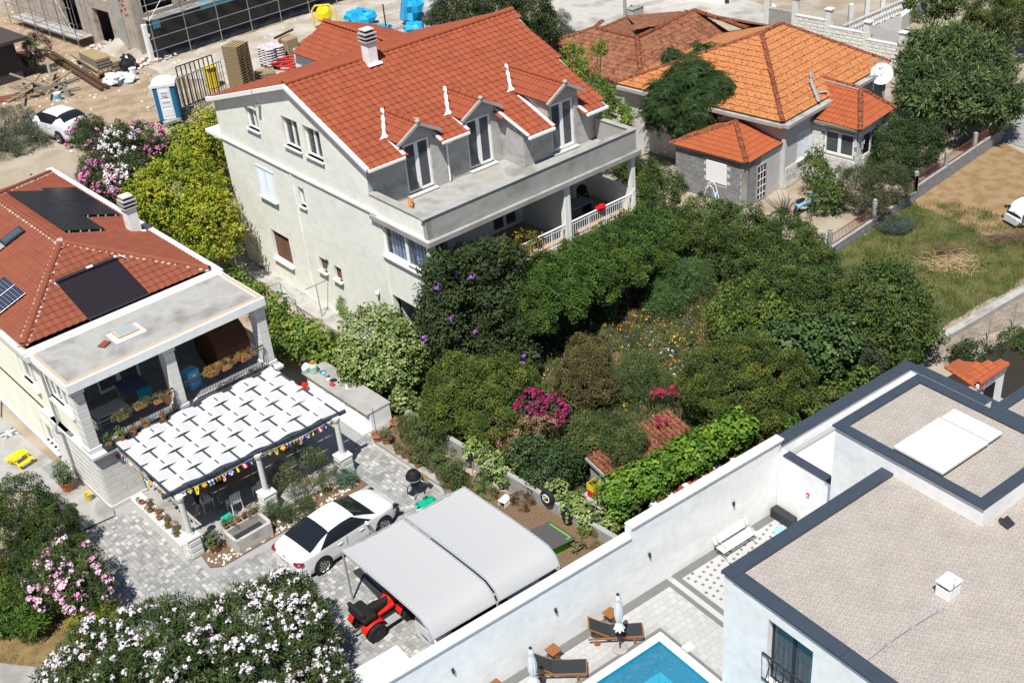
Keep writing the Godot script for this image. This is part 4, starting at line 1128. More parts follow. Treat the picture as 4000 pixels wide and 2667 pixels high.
		for i in 9:
			var t:=i/8.0
			var wd:=0.06+0.035*(i % 2)+(0.2 if i==8 else 0.0)
			var pp:=V3(cx-1.1*t-0.06,lerpf(ya,ye,t)+0.08,lerpf(pz,ze,t))
			fp.append([pp+V3(-wd*0.9,0,0),pp+V3(wd*0.9,-0.0,0.03)])
		for i in 8:b.quad(fp[i][0],fp[i][1],fp[i+1][1],fp[i+1][0],Vector3.UP)
		put("valley_flashing",b,MT.white,dr,TI,"stuff")
		b=MB.new();b.cbox(V3(cx+0.72,ye+0.3,ze-0.3),V3(0.34,0.02,0.12),Basis(Vector3.BACK,-0.4));put("valley_flashing",b,MT.white,dr)
	var wing:=Node3D.new();wing.name="rear_wing";o.add_child(wing)
	b=MB.new();b.quad(V3(7.4,3,-6.3),V3(7.4,3,-1),V3(7.4,8.4,-1),V3(7.4,8.4,-6.3),Vector3.LEFT);b.quad(V3(7.4,3,-6.3),V3(12.6,3,-6.3),V3(12.6,8.4,-6.3),V3(7.4,8.4,-6.3),Vector3.FORWARD);put("wall",b,MT.white_wall,wing)
	tile_slope(wing,[V3(7.1,8.3,-6.0),V3(7.1,8.3,-1.2),V3(9.9,9.2,0.3),V3(9.9,9.2,-6.7)],ts,MT.roof_red,0.33,0.37,60)
	tile_slope(wing,[V3(12.9,8.3,-1.2),V3(12.9,8.3,-6.4),V3(9.9,9.2,-6.7),V3(9.9,9.2,0.3)],ts,MT.roof_red,0.33,0.37,20)
	cap_line(wing,V3(9.9,9.2,-6.75),V3(9.9,9.2,0.2),cap,MT.roof_red,0.42,0.0)
	chimney("white chimney with dark slots on the ridge of the large cream house",W("M",V3(4.05,fy.call(6.75),6.75)),YAW.M,0.95,0.5,0.5)
	var t:=thing("wall_lamp","small white round lamp low on the cream gable wall","lamp",W("M",V3(-0.06,2.9,11.15)),YAW.M)
	b=MB.new();b.ball(V3(-0.06,0,0),V3(0.1,0.13,0.1),10,6);put("globe",b,MT.white,t)
	b=MB.new();b.box(V3(0.03,0,0),V3(0.06,0.16,0.12));put("base",b,MT.grey_metal,t)
	t=thing("wall_spotlight","small dark spotlight on the cream gable wall beside tiny brown shutters","lamp",W("M",V3(-0.08,3.0,7.0)),YAW.M)
	b=MB.new();b.lathe(Vector3.ZERO,[V2(0.001,0.08),V2(0.06,0.08),V2(0.1,-0.08),V2(0.001,-0.06)],10,Basis(Vector3.BACK,0.9));b.box(V3(0.05,0,0),V3(0.12,0.04,0.04));put("housing",b,MT.dark_metal,t)
	t=thing("roof_mast","short steel mast standing at the gable edge of the cream house","mast",W("M",V3(-0.25,9.6,3.4)),YAW.M)
	b=MB.new();b.tube([V3(0,0,0),V3(0,0.9,0)],0.035,8);put("pole",b,MT.steel,t)
	b=MB.new();b.box(V3(0.08,0.1,0),V3(0.3,0.1,0.2));put("bracket",b,MT.steel,t)
func courses(parent:Node,o:Vector3,u:Vector3,n:Vector3,w:float,h:float,bw:float,bh:float,th:float,m:Material,skip:=[],called:="block",irregular:=0.0,bev:=0.012,tone:=0.06,cap_:=300) -> void:
	var bs:=Basis(u,Vector3.UP,n)
	var vars:={}
	var rest:=[]
	var r:=0
	var y:=0.0
	var made:=0
	while y<h-0.02:
		var hh:=minf(bh,h-y)
		var x:=-bw*0.5*(r % 2)
		while x<w-0.02:
			var ww:=bw*(1.0+rng.randf_range(-irregular,irregular))
			var a:=maxf(x,0.0);var e:=minf(x+ww,w)
			x+=ww
			if e-a<0.05:continue
			var c:=V2((a+e)*0.5,y+hh*0.5)
			var bad:=false
			for k in skip:
				if (k as Rect2).grow(0.02).has_point(c):bad=true
			if bad:continue
			var key:="%.2f_%.2f_%d" % [e-a,hh,rng.randi() % 3]
			if not vars.has(key):
				var mb:=MB.new()
				var t:=1.0+rng.randf_range(-tone,tone)
				mb.col=lin(t,t,t)
				mb.cbox(Vector3.ZERO,V3(e-a-0.014,hh-0.014,th),BI,bev)
				vars[key]=mb.mesh()
			put(called,vars[key],m,parent,Transform3D(bs,o+u*c.x+Vector3.UP*c.y+n*(th*0.3+rng.randf_range(0,th*0.3))))
			made+=1
		y+=hh;r+=1
func iron_panel(parent:Node,p:Vector3,q:Vector3,h:float,m:Material,step:=0.12,wave:=0.0) -> void:
	var b:=MB.new()
	b.bar(p+V3(0,0.06,0),q+V3(0,0.06,0),0.025,0.025)
	var pts:=[]
	for i in 13:pts.append(p.lerp(q,i/12.0)+V3(0,h*0.85+sin(i/12.0*TAU)*wave,0))
	b.tube(pts,0.016,5)
	put("rail",b,m,parent,TI,"stuff")
	var n:=int(p.distance_to(q)/step)
	for i in range(1,n):
		b=MB.new()
		var c:=p.lerp(q,float(i)/n)
		b.box(c+V3(0,h*0.5+sin(float(i)/n*TAU)*wave*0.5,0),V3(0.016,h+sin(float(i)/n*TAU)*wave,0.016));put("iron_bar",b,m,parent)
func build_right_house() -> void:
	rng.seed=51
	var o:=thing("right_house","single-storey house with orange hip roofs, stone porch and old red rear roof","house",ORG.R,YAW.R)
	mk("orange_roof",lin(0.62,0.26,0.10),0.85,MT.t_fine,1.2,MT.t_lichen2,0.3)
	mk("old_roof",lin(0.36,0.155,0.085),0.9,MT.t_fine,1.2,MT.t_lichen2,0.2)
	mk("porch_roof",lin(0.46,0.12,0.045),0.8,MT.t_fine,1.2,MT.t_soft,0.2)
	mk("pale_wall",lin(0.68,0.67,0.66),0.9,MT.t_soft,0.2,MT.t_fine,1.0)
	var b:=MB.new()
	wall(b,V3(1.35,0,0),Vector3.RIGHT,Vector3.BACK,[V2(0,3.6),V2(10.4,3.6)],[Rect2(1.15,1.25,1.5,1.45)],0.2)
	b.quad(V3(1.35,0,0),V3(1.35,0,-11),V3(1.35,3.6,-11),V3(1.35,3.6,0),Vector3.LEFT)
	b.quad(V3(11.7,0,0),V3(11.7,0,-11),V3(11.7,3.6,-11),V3(11.7,3.6,0),Vector3.RIGHT)
	b.quad(V3(2.5,0,-10.6),V3(2.5,0,-20),V3(2.5,3.2,-20),V3(2.5,3.2,-10.6),Vector3.LEFT);b.quad(V3(2.5,0,-10.6),V3(12,0,-10.6),V3(12,3.2,-10.6),V3(2.5,3.2,-10.6),Vector3.BACK)
	put("wall",b,MT.pale_wall,o)
	shutter(o,V3(2.5,1.25,0),Vector3.RIGHT,Vector3.BACK,1.5,1.45,MT.shutter_white,2,0.02)
	window(o,V3(2.52,1.3,-12.6),Vector3.FORWARD,Vector3.LEFT,1.4,1.3,0.0,2,MT.white,MT.dark_glass,0.08,"window",0.14,MT.white_cap)
	b=MB.new();b.cbox(V3(2.5+0.75,1.2,0.05),V3(1.66,0.07,0.2));put("sill",b,MT.white_cap,o)
	var mr:=Node3D.new();mr.name="roof";o.add_child(mr)
	var tn:=[lin(1,1,1),lin(1.06,1.1,1.12),lin(0.95,0.9,0.88),lin(1.02,0.93,0.86),lin(0.88,0.8,0.78)]
	var ts:=tile_set(tn,0.25,0.46,1,0.012,0.05)
	var A:=V3(1.0,3.9,0);var Bq:=V3(12.1,3.9,0);var C:=V3(9.4,6.0,-5.7);var D:=V3(7.4,6.0,-5.7);var E:=V3(1.0,3.9,-11.4);var F:=V3(12.1,3.9,-11.4)
	tile_slope(mr,[A,Bq,C,D],ts,MT.orange_roof,0.25,0.46,190)
	tile_slope(mr,[E,A,D],ts,MT.orange_roof,0.25,0.46,110)
	b=MB.new();b.tri1(Bq,F,C,Vector3.RIGHT);b.quad(E,F,C,D,Vector3.UP);put("rear_slope",b,MT.orange_roof,mr)
	mk("cap_red",lin(0.36,0.12,0.06),0.85,MT.t_fine,1.5,MT.t_lichen,0.3)
	var cap:=cap_mesh(0.13,0.42,lin(1,1,1))
	for q in [[A,D],[Bq,C],[E,D],[D,C]]:cap_line(mr,q[0],q[1],cap,MT.cap_red,0.4,0.0)
	b=MB.new()
	b.cbox(V3(6.5,3.72,0.1),V3(11.0,0.22,0.5),BI,0.02);b.cbox(V3(1.1,3.72,-5.6),V3(0.5,0.218,11.2),BI,0.02)
	put("eave_slab",b,MT.concrete,o)
	var rr:=Node3D.new();rr.name="rear_roof";o.add_child(rr)
	var J1:=V3(6.05,4.8,-13.8);var J2:=V3(12.3,4.8,-14.1);var J3:=V3(6.25,4.8,-17.4);var K2:=V3(2.05,3.4,-10.2);var K3:=V3(2.1,3.4,-21.2)
	var t2:=tile_set([lin(1,1,1),lin(1.1,1.1,1.1),lin(0.85,0.8,0.8),lin(0.7,0.66,0.66)],0.25,0.38,1,0.03)
	tile_slope(rr,[K3,K2,J1,J3],t2,MT.old_roof,0.25,0.38,130)
	tile_slope(rr,[K2,V3(12.3,3.4,-10.2),J2,J1],t2,MT.old_roof,0.25,0.38,110)
	tile_slope(rr,[V3(15.4,3.4,-17.6),V3(12.8,3.4,-20.2),V3(9.9,3.9,-17.4),V3(6.05,4.8,-13.85),V3(12.3,4.8,-14.1)],t2,MT.old_roof,0.25,0.38,20)
	tile_slope(rr,[V3(13.0,3.4,-20.2),V3(9.2,3.4,-20.2),J3,V3(6.05,4.8,-13.85),V3(9.9,3.9,-17.4)],t2,MT.old_roof,0.25,0.38,20)
	tile_slope(rr,[V3(15.8,3.4,-9),V3(15.8,3.4,-17.6),J2,V3(11.0,4.75,-9.0)],t2,MT.old_roof,0.25,0.38,0)
	var capo:=cap_mesh(0.15,0.42,lin(1.45,1.35,1.1))
	for q in [[K2,J1],[J1,J2],[J1,J3],[K3,J3],[J3,V3(7.6,4.8,-17.9)],[V3(11.0,4.75,-9.0),J2]]:cap_line(rr,q[0],q[1],capo,MT.cap_red,0.4,0.0)
	var pw:=Node3D.new();pw.name="porch";o.add_child(pw)
	b=MB.new()
	wall(b,V3(3.97,0,0),Vector3.BACK,Vector3.LEFT,[V2(0,3.1),V2(2.72,3.1)],[Rect2(0.75,1.4,1.8,1.35)],0.2)
	wall(b,V3(3.97,0,2.72),Vector3.RIGHT,Vector3.BACK,[V2(0,3.1),V2(3.3,3.1)],[Rect2(0.6,1.3,1.8,1.4)],0.2)
	put("wall",b,MT.stone_grey,pw)
	b=MB.new();b.quad(V3(4.9,0.2,0.1),V3(4.9,0.2,2.6),V3(4.9,3,2.6),V3(4.9,3,0.1),Vector3.LEFT);put("room_dark_backing",b,MT.black,pw)  # black sheet added behind the porch window as painted room shade
	courses(pw,V3(3.97,0,0),Vector3.BACK,Vector3.LEFT,2.72,3.08,0.36,0.26,0.05,MT.stone_white,[Rect2(0.75,1.4,1.8,1.35)],"stone_block",0.35,0.015,0.12)
	courses(pw,V3(3.97,0,2.72),Vector3.RIGHT,Vector3.BACK,3.3,3.08,0.36,0.26,0.05,MT.stone_white,[Rect2(0.6,1.3,1.8,1.4)],"stone_block",0.35,0.015,0.12)
	courses(pw,V3(1.4,0,0),Vector3.RIGHT,Vector3.BACK,2.5,1.2,0.5,0.28,0.05,MT.stone_white,[],"stone_block",0.25,0.015,0.12)
	window(pw,V3(3.95,1.4,0.75),Vector3.BACK,Vector3.LEFT,1.8,1.35,0.08,2,MT.white,MT.pane,0.11)
	window(pw,V3(4.57,1.3,2.74),Vector3.RIGHT,Vector3.BACK,1.8,1.4,0.08,2,MT.white,MT.dark_glass,0.11)
	var t3:=tile_set([lin(1,1,1),lin(0.94,0.9,0.9),lin(1.06,1.05,1.0)],0.26,0.36,1,0.035)
	var pc:=V3(3.65,3.2,3.0);var pr:=V3(7.5,3.2,2.9);var ra:=V3(6.45,4.3,1.3);var rt:=V3(7.0,4.3,-2.1)
	tile_slope(pw,[V3(3.9,3.2,-0.2),pc,ra,rt],t3,MT.porch_roof,0.26,0.36,90)
	tile_slope(pw,[pc,pr,ra],t3,MT.porch_roof,0.26,0.36,60)
	b=MB.new();b.quad(pr,V3(7.9,3.2,-1),rt,ra,Vector3.RIGHT);put("rear_slope",b,MT.porch_roof,pw)
	for q in [[pc,ra],[pr,ra],[ra,rt]]:cap_line(pw,q[0],q[1],cap,MT.cap_red,0.38,0.0)
	b=MB.new()
	for i in 26:
		var t:=i/25.0
		b.ball(V3(3.9,3.25,-0.25).lerp(rt,t)+V3(rng.randf_range(-0.1,0.1),0.03,rng.randf_range(-0.05,0.15)),V3(0.13,0.05,0.16)*rng.randf_range(0.6,1.3),6,4)
		b.ball(rt.lerp(ra,t)+V3(-0.16,0,rng.randf_range(-0.05,0.05)),V3(0.07,0.05,0.1),6,4)
	for q in [[Vector3(6.2,4.75,-1.65),Vector3(5.42,4.5,-1.11)],[Vector3(5.42,4.5,-1.11),Vector3(4.83,4.25,-0.49)],[Vector3(4.83,4.25,-0.49),Vector3(4.31,4,0.05)],[Vector3(5.05,4.1,-0.58),Vector3(5.46,4.1,-0.23)],[Vector3(5.03,3.7,-0.14),Vector3(4.12,3.5,0.16)]]:
		for i in 8:b.ball((q[0] as Vector3).lerp(q[1],i/7.0)+V3(0,0.06,0),V3(0.11,0.06,0.13)*rng.randf_range(0.6,1.3),6,4)
	mk("mortar_grey",lin(0.3,0.29,0.285),1.0)
	put("mortar",b,MT.mortar_grey,pw,TI,"stuff")
	b=MB.new();b.cbox(V3(3.75,3.13,1.4),V3(0.14,0.12,3.2),BI,0.01);put("gutter",b,MT.plank_grey,pw)
	var dp:Vector3=Vector3(22.2,3.84,-62.96)
	var t:=thing("satellite_dish","large white satellite dish with black lettering at the end of the orange roof","satellite dish",dp)
	var fc:=(V3(-0.35,0.5,0.75)).normalized()
	var bx:=Vector3.UP.cross(fc).normalized()
	var bs:=Basis(bx,fc,bx.cross(fc))
	b=MB.new()
	var pf:=[]
	for i in 7:pf.append(V2(0.001+0.62*i/6.0,0.16*pow(i/6.0,2)))
	b.lathe(Vector3.ZERO,pf,24,bs);put("dish",b,MT.white,t)
	b=MB.new();b.tube([V3(0,-0.9,-0.15),V3(0,0.1,-0.08)],0.035,6);put("mast",b,MT.steel,t)
	b=MB.new();b.tube([bs*V3(0,0.16,0.6),bs*V3(0,0.6,0.1)],0.015,5);put("feed_arm",b,MT.steel,t)
	var tm:=TextMesh.new()
	tm.text="A1";tm.font_size=20;tm.pixel_size=0.011;tm.depth=0.01
	var tx:=put("lettering",tm,MT.black,t,Transform3D(Basis(bs.x,-bs.z,bs.y).orthonormalized(),bs*V3(-0.08,0.075,-0.32)))
	var ap:Vector3=Vector3(21.56,4.37,-62.33)
	t=thing("tv_antenna","spiky old television antenna on a mast beside the satellite dish","antenna",ap)
	b=MB.new();b.tube([V3(0,-1.2,0),V3(0,0.55,0)],0.02,6);put("mast",b,MT.grey_metal,t)
	b=MB.new();b.bar(V3(-0.5,0.4,0.1),V3(0.55,0.5,-0.1),0.03,0.03)
	for i in 9:b.tube([V3(-0.45+i*0.12,0.2,0.1),V3(-0.45+i*0.12,0.66,-0.02)],0.008,4)
	put("aerial",b,MT.grey_metal,t,TI,"stuff")
	o=thing("block_shed","small grey concrete block outbuilding with orange hip roof","shed",ORG.R,YAW.R)
	b=MB.new()
	b.box(V3(0.0,1.25,-2.6),V3(3.4,2.5,4.6));put("wall",b,MT.concrete,o)
	mk("cinder",lin(0.36,0.36,0.37),0.95,MT.t_fine,1.5,MT.t_blotch,0.6)
	mk("cinder_mortar",lin(0.55,0.55,0.54),0.95)
	b=MB.new();b.box(V3(-1.705,1.25,-2.6),V3(0.02,2.5,4.6));put("mortar",b,MT.cinder_mortar,o)
	courses(o,V3(-1.70,0,-4.9),Vector3.BACK,Vector3.LEFT,4.25,2.4,0.42,0.21,0.04,MT.cinder,[Rect2(2.0,0.95,1.35,1.25)],"concrete_block",0.0,0.01,0.15)
	b=MB.new();b.box(V3(-1.72,1.25,-0.45),V3(0.06,2.5,0.36));b.cbox(V3(-1.735,2.28,-2.2),V3(0.06,0.16,1.7));put("concrete_post",b,MT.concrete_light,o,TI,"stuff")
	b=MB.new();b.cbox(V3(-1.74,1.57,-2.22),V3(0.05,1.2,1.3),BI,0.02);put("window_board",b,MT.white,o)
	courses(o,V3(-1.7,0,-0.3),Vector3.RIGHT,Vector3.BACK,0.75,2.4,0.4,0.21,0.04,MT.cinder,[],"concrete_block",0.0,0.01,0.15)
	b=MB.new();b.box(V3(0.6,1.25,-0.29),V3(2.2,2.5,0.04));put("wall",b,MT.pale_wall,o)
	window(o,V3(-0.85,0.05,-0.26),Vector3.RIGHT,Vector3.BACK,0.85,2.0,0.0,1,MT.grey_metal,MT.dark_glass,0.05,"glazed_door")
	b=MB.new()
	for i in 4:b.box(V3(-0.425,0.4+i*0.4,-0.25),V3(0.8,0.025,0.03))
	b.box(V3(-0.55,1.0,-0.252),V3(0.025,1.9,0.03));b.box(V3(-0.3,1.0,-0.252),V3(0.025,1.9,0.03));put("glazing_bar",b,MT.white,o,TI,"stuff")
	var sr:=Node3D.new();sr.name="roof";o.add_child(sr)
	var s1:=V3(-1.95,2.62,-5.15);var s2:=V3(-1.95,2.62,-0.15);var s3:=V3(1.55,2.62,-0.15);var sa:=V3(0.85,3.4,-2.85);var st:=V3(1.9,3.45,-2.7)
	var t4:=tile_set([lin(1,1,1),lin(0.95,0.93,0.92)],0.22,0.36,1,0.022)
	tile_slope(sr,[s1,s2,sa],t4,MT.porch_roof,0.22,0.36,130)
	tile_slope(sr,[s2,s3,st,sa],t4,MT.porch_roof,0.22,0.36,60)
	b=MB.new();b.quad(s1,V3(1.5,2.62,-5.15),st,sa,Vector3.UP);put("rear_slope",b,MT.porch_roof,sr)
	for q in [[s2,sa],[s1,sa],[sa,st]]:cap_line(sr,q[0],q[1],cap,MT.cap_red,0.36,0.0)
	var lp:Vector3=Vector3(11.36,0,-55.34)
	t=thing("pool_ladder","white and blue pool ladder leaning among plants by the block outbuilding","ladder",lp,YAW.R+0.4)
	mk("light_blue",lin(0.25,0.5,0.68),0.6)
	for s in [-0.25,0.25]:
		b=MB.new();b.tube([V3(s,0,0.25),V3(s,0.9,0),V3(s,1.45,-0.15),V3(s,1.6,-0.3),V3(s,1.5,-0.5),V3(s,1.0,-0.6)],0.025,6);put("rail",b,MT.white,t)
	for i in 3:
		b=MB.new();b.cbox(V3(0,0.3+i*0.35,0.16-i*0.1),V3(0.5,0.04,0.12));put("rung",b,MT.light_blue,t)
	var f0:Vector3=Vector3(15.63,0,-49.45)
	var f1:Vector3=Vector3(21.57,0,-54.67)
	var f2:Vector3=Vector3(25.52,0,-59.2)
	var f3:Vector3=Vector3(28.61,0,-60.99)
	mk("rust_iron",lin(0.17,0.06,0.05),0.8)
	t=thing("fence","low concrete block wall with posts and rusty iron bars beside the grass plot","fence",f0)
	var d:=(f1-f0)
	b=MB.new();b.bar(V3(0,0.22,0),d+V3(0,0.22,0),0.2,0.5);put("wall",b,MT.concrete,t)
	var fu:=d.normalized()
	var fn:=Vector3.UP.cross(fu).normalized()
	if fn.z<0:fn=-fn
	courses(t,fn*0.1,fu,fn,d.length(),0.46,0.5,0.23,0.03,MT.cinder,[],"concrete_block",0.0,0.01,0.12)
	for i in 3:
		b=MB.new();b.cbox(d*i/2.0+V3(0,0.65,0),V3(0.2,1.4,0.2),BI,0.02);put("post",b,MT.concrete_light,t)
		b=MB.new();b.ball(d*i/2.0+V3(0,1.42,0),V3(0.1,0.1,0.1),8,6);put("finial",b,MT.concrete_light,t)
	iron_panel(t,V3(0,0.5,0),d*0.5+V3(0,0.5,0),0.65,MT.rust_iron);iron_panel(t,d*0.5+V3(0,0.5,0),d+V3(0,0.5,0),0.65,MT.rust_iron)
	t=thing("fence","grey block wall with dark iron bars in shade beside the straw ground","fence",f1)
	d=f3-f1
	fu=d.normalized()
	b=MB.new();b.bar(V3(0,0.35,0),d+V3(0,0.35,0),0.2,0.8);put("wall",b,MT.concrete,t)
	courses(t,fn*0.1,fu,fn,d.length(),0.75,0.5,0.25,0.03,MT.cinder,[],"concrete_block",0.0,0.01,0.12)
	for i in 4:
		b=MB.new();b.cbox(d*i/3.0+V3(0,0.75,0),V3(0.2,1.6,0.2),BI,0.02);put("post",b,MT.concrete_light,t)
	for i in 3:iron_panel(t,d*i/3.0+V3(0,0.75,0),d*(i+1)/3.0+V3(0,0.75,0),0.6,MT.rust_iron)
	var k0:Vector3=Vector3(18.04,0,-41.1)
	var k1:Vector3=Vector3(23.27,0,-44.58)
	t=thing("low_wall","low rough concrete kerb wall between grass plot and gravel path","wall",k0)
	b=MB.new();b.bar(V3(0,0.12,0),k1-k0+V3(0,0.12,0),0.35,0.3,0.02);put("wall",b,MT.concrete,t)
	var g0:Vector3=Vector3(17.67,0,-39.96)
	var g1:Vector3=Vector3(21.55,0,-41.08)
	var wire:=thing("wire_fence","sagging wire mesh fence on thin posts along the gravel path","fence",g0)
	for q in [[Vector3(18.38,0,-39.92),1.1],[Vector3(19.92,0,-40.84),1.1],[Vector3(21.28,0,-41.57),1.3],[Vector3(17.32,0,-39.61),1.0]]:
		b=MB.new();b.tube([q[0]-g0,q[0]-g0+V3(0.02,q[1],0)],0.025,6);put("post",b,MT.grey_metal,wire)
	b=MB.new()
	for i in 6:b.tube([V3(0,0.1+i*0.17,0),g1-g0+V3(0,0.1+i*0.17,0)],0.004,3,false)
	put("wire",b,MT.steel,wire,TI,"stuff")
	var r0:Vector3=Vector3(17.12,1.6,-37.31)
	var r1:Vector3=Vector3(18.77,1.6,-36.67)
	var r2:Vector3=Vector3(17.26,1.6,-35.61)
	t=thing("small_outbuilding","small white outbuilding with low red tile roof behind the modern house","shed",r0)
	t.position.y=0
	var e0:=V3(0,1.6,0);var e1:=r1-r0+V3(0,1.6,0);var e2:=r2-r0+V3(0,1.6,0)
	var e3:=e0+(e2-e1)
	e3=Vector3(16.61,1.35,-37.24)-r0+V3(0,0,0);e3.y=1.35
	tile_slope(t,[e3,V3(e2.x,1.35,e2.z),e1,e0],t3,MT.porch_roof,0.26,0.36,90)
	cap_line(t,e2,e1,cap,MT.porch_roof,0.36,0.02)
	b=MB.new();b.quad(e2*V3(1,0,1),e1*V3(1,0,1),e1,e2,V3(1,0,1));b.bar(e2+V3(0,-0.15,0),e1+V3(0,-0.15,0),0.1,0.2);put("wall",b,MT.white_wall,t)
	b=MB.new();b.quad((e2*0.75+e1*0.25)*V3(1,0,1)+V3(0.03,0.02,0.03),(e2*0.35+e1*0.65)*V3(1,0,1)+V3(0.03,0.02,0.03),(e2*0.35+e1*0.65)+V3(0.03,-0.4,0.03),(e2*0.75+e1*0.25)+V3(0.03,-0.4,0.03),V3(1,0,1));put("doorway",b,MT.black,t)
func build_stone_property() -> void:
	rng.seed=61
	var P:=V3(21.92,0,-79.65)
	var Q:=V3(27.04,0,-73.98)
	var d:=(Q-P)
	var u:=d.normalized()
	var n:=V3(-u.z,0,u.x)
	if n.x>0:n=-n
	var o:=thing("stone_wall","stepped white stone boundary wall with pillars and iron panels","wall",P)
	var b:=MB.new()
	var hs:=[2.6,2.4,2.0,1.6,1.3]
	var at:=[-2.6,-0.3,2.35,5.3,7.9,10.6]
	for i in 5:
		var L:float=at[i+1]-at[i]
		b=MB.new();b.bar(u*at[i]+V3(0,hs[i]*0.5,0),u*(at[i+1])+V3(0,hs[i]*0.5,0),0.3,hs[i]);put("core",b,MT.stone_grey,o)
		if i>0:
			courses(o,u*at[i]+n*0.15,u,n,L,hs[i],0.48,0.23,0.07,MT.stone_white,[],"stone_block",0.15,0.03,0.06)
			b=MB.new();b.bar(u*at[i]+V3(0,hs[i]+0.04,0),u*at[i+1]+V3(0,hs[i]+0.04,0),0.46,0.08,0.01);put("coping",b,MT.white_cap,o)
			iron_panel(o,u*(at[i]+0.25)+V3(0,hs[i]+0.08,0),u*(at[i+1]-0.25)+V3(0,hs[i]+0.08,0),0.85,MT.grey_metal,0.14,0.12)
	for i in 6:
		var h:float=hs[mini(i,4)]+1.15
		b=MB.new();b.cbox(u*at[i]+V3(0,h*0.5,0),V3(0.42,h,0.42),Basis(u,Vector3.UP,-n),0.03);put("pillar",b,MT.stone_white,o)
		b=MB.new();b.cbox(u*at[i]+V3(0,h+0.05,0),V3(0.56,0.1,0.56),Basis(u,Vector3.UP,-n),0.03);put("pillar_cap",b,MT.white_cap,o)
	var q0:Vector3=Vector3(20.83,2,-83.59)
	var gp:=thing("gate_pillar","grey plastered gate pillar with dark lamp on top near orange roof","pillar",V3(q0.x,0,q0.z))
	b=MB.new();b.cbox(V3(0,1.0,0),V3(0.6,2.0,0.6),BI,0.02);put("shaft",b,MT.pale_wall,gp)
	b=MB.new();b.cbox(V3(0,2.05,0),V3(0.8,0.1,0.8),BI,0.02);put("cap",b,MT.white_cap,gp)
	b=MB.new();b.lathe(V3(0,2.1,0),[V2(0.08,0),V2(0.06,0.12),V2(0.15,0.2),V2(0.12,0.45),V2(0.001,0.5)],10);put("lantern",b,MT.dark_metal,gp)
	var S0:Vector3=Vector3(24.39,2,-77.65)
	var S1:Vector3=Vector3(27.4,4.2,-75.08)
	var st:=thing("stairway","white stone stairway with sloping balustrade beyond the stepped wall","stairs",V3(S0.x,0,S0.z))
	var dv:=S1-S0
	var du:=V3(dv.x,0,dv.z)
	b=MB.new()
	b.quad(V3(0,0,0),du,du+V3(0,S1.y-0.9,0),V3(0,S0.y-0.9,0),V3(0.6,0,1));put("side_wall",b,MT.pale_wall,st)
	var sn:=V3(-du.z,0,du.x).normalized()
	if sn.z>0:sn=-sn
	for i in 9:
		b=MB.new()
		var c:=du*(i+0.5)/9.0
		b.bar(c+V3(0,S0.y-0.9+(S1.y-S0.y)*i/9.0-0.5,0)+sn*0.2,c+V3(0,S0.y-0.9+(S1.y-S0.y)*i/9.0-0.5,0)+sn*6,du.length()/9.0,1.0);put("step",b,MT.stone_white,st)
	b=MB.new();b.bar(V3(0,S0.y,0),du+V3(0,S1.y,0),0.25,0.14,0.02);put("handrail",b,MT.white_cap,st)
	for i in 24:
		b=MB.new();var c2:=du*(i+0.5)/24.0+V3(0,lerpf(S0.y,S1.y,(i+0.5)/24.0)-0.85,0)
		b.lathe(c2,[V2(0.06,0),V2(0.05,0.15),V2(0.1,0.4),V2(0.05,0.65),V2(0.06,0.8)],6);put("baluster",b,MT.white_cap,st)
	for i in 3:
		b=MB.new();var c3:=sn*(1.2+i*2.3)+du*0.05*i
		b.cbox(c3+V3(0,1.6,0),V3(0.3,3.2,0.3),BI,0.02);put("post",b,MT.white_cap,st)
	var pp:Vector3=Vector3(30.87,0.3,-84.3)
	for i in 2:
		var t:=thing("concrete_pipe",["large pale concrete pipe, left one under the far tree","pale concrete pipe behind another under the far tree"][i],"pipe",pp+V3(0.9*i,0,-0.4*i),0.6)
		b=MB.new();b.lathe(Vector3.ZERO,[V2(0.28,0),V2(0.35,0),V2(0.35,1.3),V2(0.28,1.3)],16,Basis(Vector3.RIGHT,-PI/2));put("pipe",b,MT.concrete_light,t)
		b=MB.new();b.lathe(Vector3.ZERO,[V2(0.28,0.05),V2(0.001,0.9)],16,Basis(Vector3.RIGHT,-PI/2));put("bore",b,MT.black,t)
	var w0:Vector3=Vector3(17.87,0.3,-92.49)
	var w1:Vector3=Vector3(19.22,0,-91.41)
	var t5:=thing("street_wall","white house wall corner with dark downpipe at the top edge of the street","wall",w1)
	var du2:=(w0-w1)*V3(1,0,1)
	b=MB.new();b.bar(V3(0,1.0,0),du2*5+V3(0,1.0,0),0.2,2.0);put("wall",b,MT.white_wall,t5)
	b=MB.new();b.box(V3(0.1,0.6,0.08),V3(0.3,1.0,0.3));put("downpipe",b,MT.dark_metal,t5)
	var ub:Vector3=Vector3(11.85,0.5,-89.52)
	t5=thing("utility_cabinet","grey concrete utility cabinet behind the old red roof","cabinet",V3(ub.x,gh(ub),ub.z),0.7)
	b=MB.new();b.cbox(V3(0,0.55,0),V3(1.3,1.1,0.6),BI,0.03);put("body",b,MT.concrete,t5)
	b=MB.new();b.cbox(V3(0,1.14,0),V3(1.4,0.08,0.7),BI,0.02);put("lid",b,MT.concrete_light,t5)
	ub=Vector3(11.08,0.5,-89.77)
	t5=thing("street_pole","thick grey street pole cut by the top edge of the picture","pole",V3(ub.x,gh(ub),ub.z))
	b=MB.new();b.tube([Vector3.ZERO,V3(0,7,0)],[0.14,0.1],10);put("pole",b,MT.grey_metal,t5)
